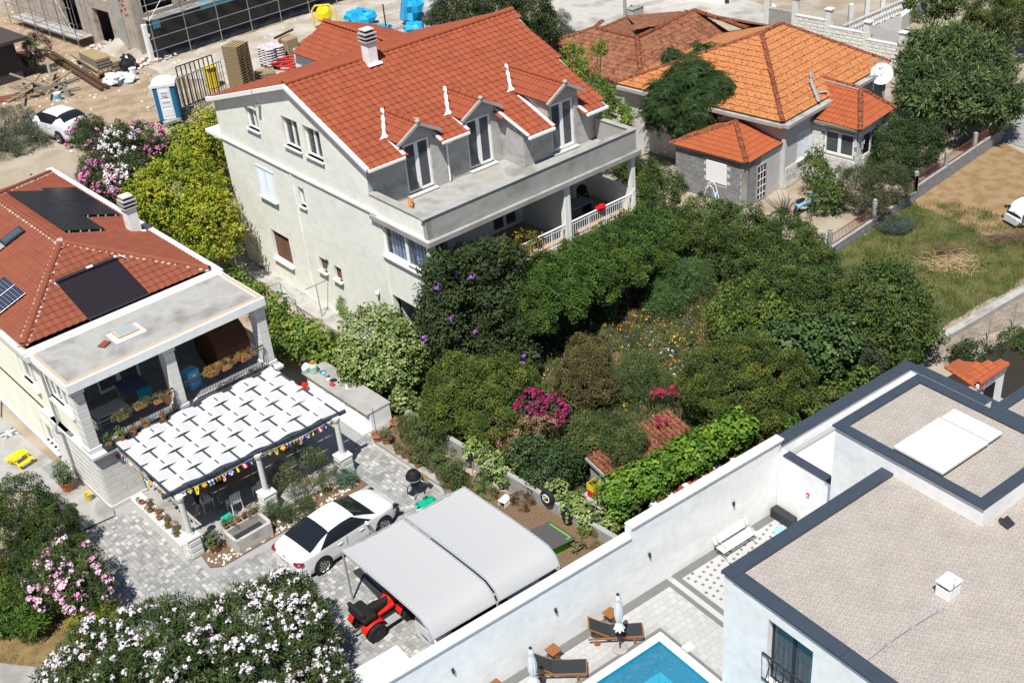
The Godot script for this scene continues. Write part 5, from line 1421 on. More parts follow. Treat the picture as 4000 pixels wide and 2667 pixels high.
func sticks(mb:MB,o:Vector3,n:int,r:float,l:float,th:float) -> void:
	for i in n:
		var a:=rng.randf_range(0,TAU)
		var p:=o+V3(rng.randf_range(-r,r),rng.randf_range(0.02,0.3),rng.randf_range(-r,r))
		mb.bar(p,p+V3(cos(a)*l,rng.randf_range(-0.1,0.25),sin(a)*l)*rng.randf_range(0.5,1.1),th,th*0.5)
func make_pallet(o:Node3D,y:float,m:Material) -> void:
	for i in 5:
		var b:=MB.new();b.box(V3(0,y+0.13,-0.45+i*0.225),V3(1.15,0.022,0.13));put("board",b,m,o)
	for i in 3:
		var b:=MB.new();b.box(V3(-0.5+i*0.5,y+0.065,0),V3(0.1,0.1,1.0));put("bearer",b,m,o)
func lumpy(mb:MB,o:Vector3,r:Vector3,seed_:int,k:=14,l:=9,amp:=0.35) -> void:
	var f:=FastNoiseLite.new()
	f.seed=seed_;f.frequency=0.9
	var at:=func(i:int,j:int) -> Vector3:
		var th:=PI*i/l;var ph:=TAU*(j % k)/k
		var d:=V3(sin(th)*cos(ph),cos(th),sin(th)*sin(ph))
		return o+d*r*(1.0+amp*f.get_noise_3dv(d*2.0+V3(seed_,0,0)))
	for i in l:
		for j in k:mb.quad(at.call(i,j),at.call(i,j+1),at.call(i+1,j+1),at.call(i+1,j),(at.call(i,j)+at.call(i+1,j+1))*0.5-o)
func build_site() -> void:
	rng.seed=71
	mk("pale_ground",lin(0.56,0.53,0.49),1.0,MT.t_dirt,0.06,MT.t_fine,1.5)
	var g:=patch("site_yard",[Vector3(-21.24,6,-70.55),Vector3(-19.65,6,-70.91),Vector3(-9.49,6,-79.96),Vector3(-2.22,6,-80.74),Vector3(-1.87,6,-76.9),Vector3(-5.27,6,-71.55),Vector3(-8.98,6,-67.4),Vector3(-13.05,6,-64.37),Vector3(-17.93,6,-67.22)],6.004,MT.pale_ground,0.3)
	patch("dirt_yard",[Vector3(-36.29,6,-81.91),Vector3(-32.7,6,-88.91),Vector3(-29.94,6,-82.99),Vector3(-25.18,6,-76.3),Vector3(-20.07,6,-68.21),Vector3(-17.55,6,-60.11),Vector3(-19.79,6,-60.21),Vector3(-25.12,6,-62.38),Vector3(-29.77,6,-61.94)],6.006,MT.dirt,0.4)
	patch("street",[Vector3(5.19,0.25,-95.04),Vector3(5.77,0.25,-96.78),Vector3(10.93,0.25,-98.34),Vector3(19.43,0.25,-95.04),Vector3(22.1,0.25,-89.4),Vector3(20.44,0.25,-82.38),Vector3(16.82,0.25,-90.56),Vector3(9.73,0.25,-88.46),Vector3(6.81,0.25,-87.7)],0.25,MT.pale_road)
	var xs:=XW("S")
	var o:=thing("building_shell","half-built house with open dark rooms, brick patches and black sheeting at its base","building",ORG.S,YAW.S)
	var b:=MB.new()
	mk("raw_wall",lin(0.42,0.37,0.32),0.95,MT.t_stain,0.3)
	wall(b,V3(-0.3,0,-1.3),Vector3.RIGHT,Vector3.BACK,[V2(0,7),V2(26,7)],[Rect2(0.7,2.7,2.2,2.0),Rect2(3.6,2.7,2.4,2.2),Rect2(6.8,2.7,2.8,2.0),Rect2(10.6,2.7,3,2),Rect2(14.5,2.7,3,2)],0.3)
	wall(b,V3(-0.3,0,-1.3),Vector3.FORWARD,Vector3.LEFT,[V2(0,7),V2(18,7)],[Rect2(3.2,0.3,2.2,2.2),Rect2(7.5,0.3,2.4,2.4),Rect2(3.0,3.2,2.2,2.0),Rect2(8,3.2,2.2,2.0)],0.3)
	put("wall",b,MT.raw_wall,o)
	b=MB.new();b.box(V3(9,3.4,-4),V3(16,6.4,3));b.box(V3(2.2,3.4,-10),V3(3,6.4,14));put("room_dark_backing",b,MT.black,o)  # black boxes added inside, darkness of the open rooms put into their colour
	b=MB.new()
	mk("brick_red",lin(0.42,0.15,0.08),0.95)
	for i in 34:b.box(V3(-0.32,2.6+rng.randf()*2.6,-2.0-rng.randf()*1.6),V3(0.06,0.08,0.22))
	put("brick_patch",b,MT.brick_red,o,TI,"stuff")
	b=MB.new();b.box(V3(-0.34,3.0,-3.2),V3(0.05,5,1.0));put("cement_patch",b,MT.concrete,o)
	b=MB.new()
	var grid:=[]
	for i in 9:
		var row:=[]
		for j in 60:row.append(V3(0.1+j*0.3,i*0.31,-0.75+0.14*sin(j*1.3+i*0.7)*sin(i*0.5+0.4)+(0.35 if i==0 else 0.0)))
		grid.append(row)
	b.sheet(grid)
	gloss("black_sheet",lin(0.016,0.017,0.019),0.35)
	put("black_sheet",b,MT.black_sheet,o)
	b=MB.new();b.box(V3(0.05,1.1,-0.9),V3(0.3,2.2,0.3));put("white_post",b,MT.white,o)
	mk("sky_blue",lin(0.10,0.42,0.66),0.6)
	mk("tarp_blue",lin(0.02,0.36,0.68),0.4)
	for q in [[0.7,2.1,0.5,0.5],[5.2,2.4,2.6,0.55],[7.6,3.6,0.4,1.6]]:
		b=MB.new();b.box(V3(q[0],q[1],-0.6),V3(q[2],q[3],0.06));put("blue_board",b,MT.sky_blue,o)
	var sc:=thing("scaffold","steel tube scaffold with plank deck along the front of the half-built house","scaffold",ORG.S,YAW.S)
	for i in 8:
		for z in [0.0,-0.9]:
			b=MB.new();b.tube([V3(i*2.3,0,z),V3(i*2.3,7.2,z)],0.03,6);put("upright",b,MT.steel,sc)
	for y in [0.75,1.5,2.35,3.5,4.3,5.2]:
		b=MB.new();b.tube([V3(-0.2,y,0),V3(16.3,y,0)],0.026,6);put("ledger",b,MT.steel,sc)
	for q in [[0,2.6,2.3,4.8],[2.3,4.8,4.6,2.6],[6.9,2.6,9.2,4.8]]:
		b=MB.new();b.tube([V3(q[0],q[1],0.03),V3(q[2],q[3],0.03)],0.022,5);put("brace",b,MT.steel,sc)
	for k in 3:
		for i in 7:
			b=MB.new();b.box(V3(1.15+i*2.3,2.56,-0.15-k*0.3),V3(2.26,0.05,0.27));put("deck_plank",b,MT.concrete_light,sc)
	sc=thing("scaffold","steel tube scaffold with low grey deck along the left flank of the half-built house","scaffold",ORG.S,YAW.S)
	var X0:=-1.4
	for i in 6:
		for x in [X0,X0+1.1]:
			b=MB.new();b.tube([V3(x,0,-7.5-i*2.0),V3(x,6.5,-7.5-i*2.0)],0.03,6);put("upright",b,MT.steel,sc)
	for y in [0.55,1.6,2.6]:
		b=MB.new();b.tube([V3(X0,y,-7.3),V3(X0,y,-17.6)],0.026,6);put("ledger",b,MT.steel,sc)
	for q in [[-7.5,-9.5],[-13.5,-11.5]]:
		b=MB.new();b.tube([V3(X0,0.6,q[0]),V3(X0,3.4,q[1])],0.022,5);put("brace",b,MT.steel,sc)
	for k in 3:
		for i in 3:
			b=MB.new();b.box(V3(X0+0.2+k*0.34,0.6,-9.0-i*3.3),V3(0.31,0.06,3.25));put("deck_plank",b,MT.concrete,sc)
	var rp:Vector3=Vector3(-22.13,6,-73.58)
	var rub:=thing("rubble_heap","spilled heap of white and reddish rubble between the two scaffolds","rubble",rp)
	b=MB.new()
	lumpy(b,V3(0,-0.25,0),V3(2.4,1.1,3.0),3,20,8,0.6)
	put("heap",b,MT.pale_ground,rub)
	var xf:=[]
	var cs:=[]
	for i in 700:
		var a:=rng.randf()*TAU
		var r:=sqrt(rng.randf())*4.0
		var p:=V3(cos(a)*r*0.85,maxf(0.0,0.4-r*0.12)+rng.randf_range(0,0.1),sin(a)*r)
		xf.append(Transform3D(Basis.from_euler(V3(rng.randf()*3,rng.randf()*3,rng.randf()*3)).scaled(V3(rng.randf_range(0.06,0.3),rng.randf_range(0.05,0.16),rng.randf_range(0.06,0.25))),p))
		var t:=rng.randf_range(0.42,0.7)
		cs.append(lin(t,t*0.97,t*0.92) if rng.randf()<0.75 else lin(0.6,0.33,0.25))
	var bm:=MB.new();bm.cbox(Vector3.ZERO,Vector3.ONE,BI,0.12)
	many("rubble_pieces",bm.mesh(),MT.tint,xf,cs,rub)
	b=MB.new();lumpy(b,V3(0.0,0.45,0.5),V3(0.15,0.25,0.4),8)
	mk("crimson",lin(0.42,0.03,0.05),0.7)
	put("red_bag",b,MT.crimson,rub)
	var t:=thing("timber_beam","long dark brown timber beam lying on the dirt","beam",Vector3(-24.74,6.1,-70.03))
	var e0:Vector3=Vector3(-27.57,6.1,-74.22)
	var e1:Vector3=Vector3(-22.09,6.1,-66.3)
	mk("dark_wood",lin(0.13,0.075,0.045),0.85,MT.t_grain,2.0)
	for s in [-0.13,0.13]:
		b=MB.new();b.bar(e0-t.position+V3(s,0.05,-s),e1-t.position+V3(s,0.05,-s),0.22,0.2,0.01);put("beam",b,MT.dark_wood,t)
	var p0:Vector3=Vector3(-25.35,6.1,-72.27)
	var p1:Vector3=Vector3(-22.99,6.1,-68.35)
	t=thing("timber_pile","pile of pale squared timbers beside the long dark beam","timber",p0)
	for i in 11:
		b=MB.new()
		var of:=V3(0.2*(i % 5),0.1+0.17*(i/5),-0.16*(i % 5))
		b.bar(of+V3(rng.randf_range(-0.3,0.3),0,0),p1-p0+of+V3(rng.randf_range(-0.2,0.3),0,0),0.14,0.14,0.01);put("timber",b,MT.plank,t)
	var s0:Vector3=Vector3(-22.84,6,-69.19)
	t=thing("board_stack","neat stack of wide formwork boards with yellowish top board","boards",s0,0.0)
	var sd:Vector3=Vector3(-23.63,6.9,-70.16)-Vector3(-22.45,6.9,-68.59)
	t.rotation.y=atan2(-sd.z,sd.x)
	for i in 13:
		b=MB.new();b.box(V3(1.0+rng.randf_range(-0.03,0.03),0.05+i*0.085,0),V3(2.6,0.07,0.9));put("board",b,MT.plank if i==12 else MT.plank_grey,t)
	t=thing("board_stack","lower stack of pale boards behind the stack with the yellowish top","boards",Vector3(-22.29,6,-69.63),t.rotation.y)
	for i in 8:
		b=MB.new();b.box(V3(0.9+rng.randf_range(-0.03,0.03),0.05+i*0.085,0),V3(2.4,0.07,0.7));put("board",b,MT.plank if i==7 else MT.plank_grey,t)
	t=thing("wood_heap","untidy heap of scrap planks at the left of the building site","wood heap",Vector3(-25.98,6,-67.36))
	b=MB.new()
	sticks(b,Vector3.ZERO,46,1.3,1.4,0.12)
	b.bar(V3(-1.9,1.0,-0.6),V3(0.4,0.4,0.5),0.16,0.05);b.bar(V3(0.2,1.3,-1.2),V3(0.6,0.1,0.1),0.14,0.05)
	put("plank_heap",b,MT.plank_grey,t,TI,"stuff")
	b=MB.new();sticks(b,V3(0.1,0.15,0),18,1.2,1.5,0.13);put("plank_heap",b,MT.plank,t,TI,"stuff")
	b=MB.new();b.cbox(V3(0.3,0.25,0.8),V3(1.0,0.5,0.08),Basis(Vector3.UP,0.3));put("panel",b,MT.plank_grey,t)
	var bl:=["white and blue paint bucket beside the scrap wood heap","plain pale grey bucket right of the blue and white one","pale bucket beside the black bag and board stack","white bucket on the low scaffold deck"]
	var bp:=[Vector3(-24.54,6,-65.33),Vector3(-24.11,6,-65.84),Vector3(-20.98,6,-68.66),Vector3(-24.85,6.6,-76.36)]
	for i in 4:
		t=thing("bucket",bl[i],"bucket",bp[i],0,"site buckets")
		b=MB.new();b.lathe(Vector3.ZERO,[V2(0.001,0.02),V2(0.17,0.0),V2(0.21,0.42),V2(0.23,0.42),V2(0.23,0.45),V2(0.2,0.45),V2(0.17,0.1),V2(0.001,0.08)],14);put("pail",b,MT.white if i != 1 else MT.concrete_light,t)
		if i==0:
			b=MB.new();b.lathe(Vector3.ZERO,[V2(0.186,0.12),V2(0.208,0.34)],14);put("label",b,MT.sky_blue,t)
	t=thing("rubbish_bag","full black plastic rubbish bag beside the board stacks","bag",Vector3(-21.54,6,-69.82))
	b=MB.new();lumpy(b,V3(0,0.4,0),V3(0.55,0.55,0.55),5);put("bag",b,MT.black_sheet,t)
	t=thing("plastic_sheeting","crumpled clear plastic sheeting on the dirt before the boards","plastic",Vector3(-21.63,6,-67.68))
	b=MB.new();lumpy(b,V3(0,0.12,0),V3(1.0,0.35,0.8),9,18,10,0.9)
	gloss("plastic_film",lin(0.62,0.66,0.68),0.2);put("film",b,MT.plastic_film,t)
	var tp:Vector3=Vector3(-17.08,6,-60.56)
	t=thing("portable_toilet","blue and white portable toilet with domed roof behind the metal grille","toilet",tp,YAW.S-0.62)
	mk("toilet_blue",lin(0.02,0.14,0.28),0.5)
	mk("toilet_white",lin(0.72,0.74,0.76),0.5)
	b=MB.new();b.cbox(V3(0,1.08,0),V3(1.15,1.95,1.15),BI,0.05);put("cabin",b,MT.toilet_blue,t)
	b=MB.new();b.cbox(V3(0,0.06,0),V3(1.2,0.12,1.2));put("base",b,MT.dark_metal,t)
	for q in [[0.0,0.582,0.66,true],[-0.582,0.0,0.8,false]]:
		b=MB.new();b.cbox(V3(q[0],1.06,q[1]),V3(q[2] if q[3] else 0.06,1.8,0.06 if q[3] else q[2]),BI,0.03);var dd:=put("door" if q[3] else "side_panel",b,MT.toilet_white,t)
		for i in 3:
			b=MB.new()
			if q[3]:b.cbox(V3(0,0.55+i*0.5,0.615),V3(0.5,0.4,0.02),BI,0.02)
			else:b.cbox(V3(-0.615,0.55+i*0.5,0),V3(0.02,0.4,0.6),BI,0.02)
			put("panel",b,MT.toilet_white,dd)
	b=MB.new()
	var rg:=[]
	for i in 9:
		var row:=[]
		for j in 9:
			var u:=(i-4)/4.0;var v:=(j-4)/4.0
			row.append(V3(u*0.64,2.05+0.28*(1-pow(absf(u),3))*(1-pow(absf(v),3)),v*0.64))
		rg.append(row)
	b.sheet(rg);b.box(V3(0,2.0,0),V3(1.26,0.14,1.26));put("roof",b,MT.toilet_white,t)
	for q in [["TOI",1.42,0.0042],["TOI TOI",1.6,0.0022],["www.toitoi",1.1,0.0018]]:
		var tm:=TextMesh.new()
		tm.text=q[0];tm.font_size=40;tm.pixel_size=q[2];tm.depth=0.006
		put("lettering",tm,MT.black,t,Transform3D(BI,V3(0,q[1],0.632)))
	var g0:Vector3=Vector3(-17.12,6,-60)
	var g1:Vector3=Vector3(-14.5,6,-63.33)
	t=thing("metal_grille","tall dark metal bar fence in front of the portable toilet","fence",g0)
	var d:=g1-g0
	for y in [0.1,2.0]:
		b=MB.new();b.bar(V3(0,y,0),d+V3(0,y,0),0.05,0.05);put("rail",b,MT.grey_metal,t)
	var n:=26
	for i in n+1:
		b=MB.new();b.box(d*i/float(n)+V3(0,1.05,0),V3(0.03,2.0,0.03));put("iron_bar",b,MT.dark_metal,t)
	b=MB.new();b.cbox(V3(0.2,0.08,0.1),V3(0.9,0.16,0.4),Basis(Vector3.UP,0.7));put("footing",b,MT.concrete_light,t)
	var g2:Vector3=Vector3(-17.09,6.6,-64.87)
	t=thing("metal_gate_panel","second dark barred panel standing behind the toilet at an angle","fence",Vector3(-16.59,6,-61.83))
	d=Vector3(-14.95,6,-63.45)-Vector3(-16.59,6,-61.83)
	for y in [0.15,2.35]:
		b=MB.new();b.bar(V3(0,y,0),d+V3(0,y,0),0.05,0.05);put("rail",b,MT.dark_metal,t)
	for i in 9:
		b=MB.new();b.box(d*i/8.0+V3(0,1.25,0),V3(0.06,2.2,0.05));put("iron_bar",b,MT.dark_metal,t)
	mk("yellow",lin(0.72,0.55,0.02),0.55)
	t=thing("yellow_machine","yellow plastic bin on the building site behind the bars","bin",Vector3(-15.58,6,-65.07),0.5)
	b=MB.new();b.cbox(V3(0,0.6,0),V3(0.6,1.2,0.6),BI,0.05);put("body",b,MT.yellow,t)
	b=MB.new();b.cbox(V3(0,1.24,0.05),V3(0.66,0.1,0.7),BI,0.03);put("lid",b,MT.yellow,t)
	for s in [-0.25,0.25]:
		b=MB.new();b.tube([V3(s-0.04,0.1,-0.3),V3(s+0.04,0.1,-0.3)],0.1,10);put("wheel",b,MT.rubber,t)
	t=thing("pallet_stack","tall stack of wooden pallets at the edge of the building site","pallets",Vector3(-13.86,6,-64.77),YAW.S+0.35)
	for i in 17:make_pallet(t,i*0.145,MT.plank)
	t=thing("pallet","single grey wooden pallet lying askew by the tall pallet stack","pallet",Vector3(-12.79,6,-66.16),0.2)
	make_pallet(t,0,MT.plank_grey);make_pallet(t,0.15,MT.plank)
	t=thing("cement_sacks","pallet of stacked white and mauve cement sacks","sacks",Vector3(-12.52,6,-68.03),YAW.S)
	make_pallet(t,0,MT.plank)
	mk("sack",lin(0.55,0.52,0.54),0.8,MT.t_blotch,1.2)
	for l in 7:
		for i in 2:
			for j in 3:
				b=MB.new();lumpy(b,V3(-0.32+i*0.64,0.24+l*0.15,-0.42+j*0.42),V3(0.36,0.1,0.24),l*7+i*3+j,10,6,0.15);put("sack",b,MT.sack,t)
	t=thing("wrapped_pallet","beige wrapped pallet load beside the cement sacks","pallet load",Vector3(-11.59,6,-68.97),YAW.S)
	b=MB.new();b.cbox(V3(0,0.7,0),V3(0.9,1.3,0.9),BI,0.08);put("load",b,MT.plank,t)
	b=MB.new();b.bar(V3(-0.9,1.5,0),V3(0.7,1.55,-0.3),0.08,0.12);put("top_plank",b,MT.dark_wood,t)
	var tl:=["bright blue tarp bundle beside the beige pallet load","bright blue tarpaulin heap behind the red rear roof","small bright blue bundle near the roof valley","tall bright blue wrapped stack before the dark bushes","low blue wrapped block below the tall blue stack"]
	var tq:=[[Vector3(-11.13,6,-69.24),V3(0.6,0.5,0.5)],[Vector3(-7.75,6,-74.63),V3(1.0,0.6,0.6)],[Vector3(-6.55,6,-72.97),V3(0.9,0.25,0.4)],[Vector3(-4.31,6,-74.01),V3(0.75,1.0,0.7)],[Vector3(-4.24,6,-72.13),V3(0.65,0.35,0.5)]]
	for i in 5:
		t=thing("blue_tarp",tl[i],"tarp",tq[i][0],0,"blue tarps on the building site")
		b=MB.new();lumpy(b,V3(0,tq[i][1].y*0.8,0),tq[i][1],20+i,12,8,0.6);put("tarp",b,MT.tarp_blue,t)
	t=thing("grey_tarp","dark grey covered load beside the tall blue stack","tarp",Vector3(-3.35,6,-74.41))
	b=MB.new();lumpy(b,V3(0,0.6,0),V3(1.1,0.9,0.9),33);put("tarp",b,MT.grey_metal,t)
	t=thing("concrete_mixer","yellow concrete mixer drum behind the red rear roof","mixer",Vector3(-10.01,6,-74.87))
	b=MB.new();b.lathe(V3(0,0.8,0),[V2(0.001,-0.4),V2(0.4,-0.35),V2(0.55,0.1),V2(0.38,0.45),V2(0.34,0.45),V2(0.001,0.1)],16,Basis(Vector3.RIGHT,0.5));put("drum",b,MT.yellow,t)
	b=MB.new();b.tube([V3(-0.7,0,0),V3(-0.75,1.1,0),V3(-0.5,1.4,-0.1),V3(0.4,1.4,-0.1),V3(0.75,1.1,0),V3(0.7,0,0)],0.06,8);put("frame",b,MT.yellow,t)
	t=thing("red_hoses","tangled red hoses and rods by the cement sacks","hoses",Vector3(-11.34,6,-67.29))
	b=MB.new()
	for i in 5:
		var pts:=[]
		for k in 14:pts.append(V3(cos(k*0.5+i)*(0.8+0.1*i),0.1+i*0.09+0.1*sin(k),sin(k*0.5+i)*0.5))
		b.tube(pts,0.05,6)
	mk("red_hose",lin(0.45,0.03,0.03),0.5);put("hose",b,MT.red_hose,t,TI,"stuff")
	t=thing("site_fence","wire mesh fence with dark post beside the blue tarps","fence",Vector3(-5.97,6,-72.22))
	b=MB.new();b.box(V3(0,0.9,0),V3(0.08,1.9,0.08));put("post",b,MT.dark_metal,t)
	b=MB.new();var fe:Vector3=Vector3(-2.23,6,-75.51)-Vector3(-5.97,6,-72.22)
	for i in 9:b.tube([V3(0,0.1+i*0.2,0),fe+V3(0,0.1+i*0.2,0)],0.008,3,false)
	for i in 30:b.tube([fe*i/30.0,fe*i/30.0+V3(0,1.8,0)],0.006,3,false)
	put("mesh",b,MT.grey_metal,t,TI,"stuff")
	var c0:Vector3=Vector3(-27.1,8.5,-70.14)
	t=thing("dark_roof_shed","dark flat-roofed shed cut by the left edge of the building site","shed",V3(c0.x,6.0,c0.z),YAW.S)
	b=MB.new();b.cbox(V3(-6,2.4,-4),V3(12,0.2,8));mk("dark_roof",lin(0.06,0.05,0.05),0.8);put("roof",b,MT.dark_roof,t)
	b=MB.new();b.box(V3(-6.2,1.15,-4),V3(11,2.3,7));put("wall",b,MT.dark_roof,t)
	t=thing("steel_mesh","rusty reinforcing mesh leaning at the left edge of the site","mesh",Vector3(-30,6.2,-73.33))
	b=MB.new()
	for i in 14:
		b.bar(V3(-2+i*0.3,0.1,-1.5),V3(-2+i*0.3,0.5,1.5),0.04,0.04)
		b.bar(V3(-2,0.1+0.4*i/13.0,-1.5+3.0*i/13.0),V3(2,0.1+0.4*i/13.0,-1.5+3.0*i/13.0),0.04,0.04)
	put("rod",b,MT.rust_iron,t,TI,"stuff")
	t=thing("rust_plate","flat rust-brown steel plate on the ground at the left edge","plate",Vector3(-27.92,6,-66.41))
	b=MB.new();b.cbox(V3(0,0.04,0),V3(1.6,0.05,1.1),Basis(Vector3.UP,0.3));put("plate",b,MT.rust_iron,t)
	t=thing("red_basin","round red plastic basin on the dirt at the top left","basin",Vector3(-32,6,-87.51))
	b=MB.new();b.lathe(Vector3.ZERO,[V2(0.001,0.05),V2(0.3,0.05),V2(0.4,0.25),V2(0.43,0.25),V2(0.34,0.0)],14);put("basin",b,MT.crimson,t)
	xf=[];cs=[]
	for i in 700:
		var p:Vector3=Vector3(-25.09,6,-73.8)+V3(rng.randfn(0,8),0.02,rng.randfn(0,9))
		if gh(p)<5.8:continue
		var s:=rng.randf_range(0.04,0.16)
		xf.append(Transform3D(Basis.from_euler(V3(rng.randf()*3,rng.randf()*3,0)).scaled(V3(s,s*0.6,s*0.8)),p))
		var k:=rng.randf_range(0.4,0.8)
		cs.append(lin(k,k*0.93,k*0.82))
	var so:=many("loose_stones",bm.mesh(),MT.tint,xf,cs)
	tag(so,"loose pale stones scattered over the building site dirt","stones")
var CL:={}
func leafset(key:String,n:int,rad:float,ll:float,lw:float,droop:float,tonev:float,round_:=false) -> void:
	var mb:=MB.new()
	for i in n:
		var d:=V3(rng.randfn(0,1),rng.randfn(0.25,0.8),rng.randfn(0,1)).normalized()
		var p:=d*rad*rng.randf_range(0.25,1.0)
		var ax:=(d+V3(rng.randfn(0,0.5),-droop+rng.randfn(0,0.4),rng.randfn(0,0.5))).normalized()
		var nn:=(V3(0,1,0)+d*0.6+V3(rng.randfn(0,0.35),0,rng.randfn(0,0.35))).normalized()
		var sd:=ax.cross(nn).normalized()
		nn=sd.cross(ax).normalized()
		var k:=rng.randf_range(0.75,1.25)
		var t:=1.0+rng.randf_range(-tonev,tonev)
		mb.col=lin(t*rng.randf_range(0.9,1.12),t,t*rng.randf_range(0.85,1.1))
		var a:=p;var b:=p+ax*ll*k
		var m1:=p+ax*ll*k*0.5+sd*lw*0.5*k+nn*lw*0.18
		var m2:=p+ax*ll*k*0.5-sd*lw*0.5*k+nn*lw*0.18
		if round_:
			var q1:=p+ax*ll*k*0.25+sd*lw*0.45*k+nn*lw*0.1;var q2:=p+ax*ll*k*0.25-sd*lw*0.45*k+nn*lw*0.1
			var e1:=p+ax*ll*k*0.75+sd*lw*0.35*k;var e2:=p+ax*ll*k*0.75-sd*lw*0.35*k
			mb.quad(a,q1,e1,b,nn);mb.quad(a,b,e2,q2,nn)
		else:
			mb.tri1(a,m1,b,nn+sd*0.5);mb.tri1(a,b,m2,nn-sd*0.5)
	CL[key]=mb.mesh()
func flowerset(key:String,n:int,rad:float,r:float) -> void:
	var mb:=MB.new()
	for i in n:
		var d:=V3(rng.randfn(0,1),absf(rng.randfn(0.4,0.7)),rng.randfn(0,1)).normalized()
		var p:=d*rad*rng.randf_range(0.5,1.0)
		var x:=d.cross(V3(0.3,1,0.2)).normalized()
		var y:=d.cross(x)
		var t:=rng.randf_range(0.85,1.0)
		mb.col=lin(t,t*rng.randf_range(0.94,1),t)
		for j in 5:
			var a:=TAU*j/5.0
			var e:=x*cos(a)+y*sin(a);var s:=x*-sin(a)+y*cos(a)
			mb.quad(p,p+e*r*0.6+s*r*0.45+d*r*0.2,p+e*r*1.1+d*r*0.25,p+e*r*0.6-s*r*0.45+d*r*0.2,d)
	CL[key]=mb.mesh()
func frondset() -> void:
	var mb:=MB.new()
	for f in 6:
		var az:=TAU*f/6.0+rng.randf()*0.6
		var L:=rng.randf_range(0.5,0.75)
		for i in 9:
			var t:=(i+1)/9.0
			var c:=V3(cos(az),0,sin(az))*L*t+V3(0,0.18*t-0.32*t*t,0)
			var s:=V3(-sin(az),0,cos(az))
			for k in [-1.0,1.0]:
				var tone:=rng.randf_range(0.75,1.2)
				mb.col=lin(tone,tone,tone)
				var e:Vector3=c+s*k*0.17*(1.1-t*0.5)+V3(cos(az),0,sin(az))*0.05+V3(0,-0.05,0)
				var w:=V3(cos(az),0,sin(az))*0.028
				mb.tri1(c-w*0.3,c+s*k*0.08+w,e,Vector3.UP);mb.tri1(c-w*0.3,e,c+s*k*0.07-w,Vector3.UP)
	CL["frond"]=mb.mesh()
func clumps() -> void:
	rng.seed=5
	leafset("broad",20,0.2,0.13,0.065,0.3,0.3,true)
	leafset("small",36,0.2,0.085,0.05,0.1,0.3)
	leafset("long",30,0.17,0.2,0.042,0.2,0.28)
	leafset("needle",46,0.2,0.15,0.022,-0.3,0.3)
	leafset("ivy",13,0.17,0.13,0.13,0.5,0.25,true)
	leafset("tiny",52,0.22,0.068,0.038,0.0,0.3)
	flowerset("flower",9,0.13,0.048)
	flowerset("floret",5,0.07,0.022)
	flowerset("puff",26,0.18,0.03)
	frondset()
func foliage(parent:Node,called:String,lobes:Array,dens:float,key:String,cols:Array,sc:=1.0,m:Material=null,shell:=0.32,low:=-0.75,at:=Vector3.ZERO,gap:=0.34) -> void:
	var f:=FastNoiseLite.new()
	f.seed=rng.randi() % 999;f.frequency=0.55;f.fractal_octaves=3
	var xf:=[]
	var cs:=[]
	for L in lobes:
		var c:Vector3=L[0]-at
		var r:Vector3=L[1] if L[1] is Vector3 else Vector3.ONE*L[1]
		var mean:=pow((pow(r.x*r.y,1.6)+pow(r.x*r.z,1.6)+pow(r.y*r.z,1.6))/3.0,1.0/1.6)
		var n:=int(dens*4.0*PI*mean*0.8)
		for i in n:
			var d:=V3(rng.randfn(0,1),rng.randfn(0,1),rng.randfn(0,1)).normalized()
			if d.y<low:continue
			var v:=f.get_noise_3dv((c+d*r)*1.6)
			if v<-gap:continue
			var rf:=(1.0-pow(rng.randf(),2.2)*shell)*(1.0+v*0.42)
			var p:=c+d*r*rf
			var inside:=false
			for K in lobes:
				if K==L:continue
				var kr:Vector3=K[1] if K[1] is Vector3 else Vector3.ONE*K[1]
				if ((p-(K[0]-at))/kr).length()<0.68:inside=true;break
			if inside or p.y+at.y<0.03:continue
			var y:=(d*0.7+V3(0,0.6,0)+V3(rng.randfn(0,0.35),rng.randfn(0,0.2),rng.randfn(0,0.35))).normalized()
			var x:=y.cross(V3(rng.randfn(0,1),rng.randfn(0,1),rng.randfn(0,1))).normalized()
			var s:=sc*rng.randf_range(0.72,1.25)
			xf.append(Transform3D(Basis(x,y,x.cross(y)).scaled(V3(s,s,s)),p))
			var w:=clampf(0.5+f.get_noise_3dv(p*2.6+V3(40,0,0))*1.1+rng.randfn(0,0.22),0.0,1.0)
			var q:=w*(cols.size()-1)
			var a:=int(q)
			var cc:Color=(cols[a] as Color).lerp(cols[mini(a+1,cols.size()-1)],q-a)
			var bt:=rng.randf_range(0.8,1.2)
			cs.append(lin(cc.r*bt,cc.g*bt,cc.b*bt))
	if xf.size():many(called,CL[key],m if m else MT.leaf,xf,cs,parent)
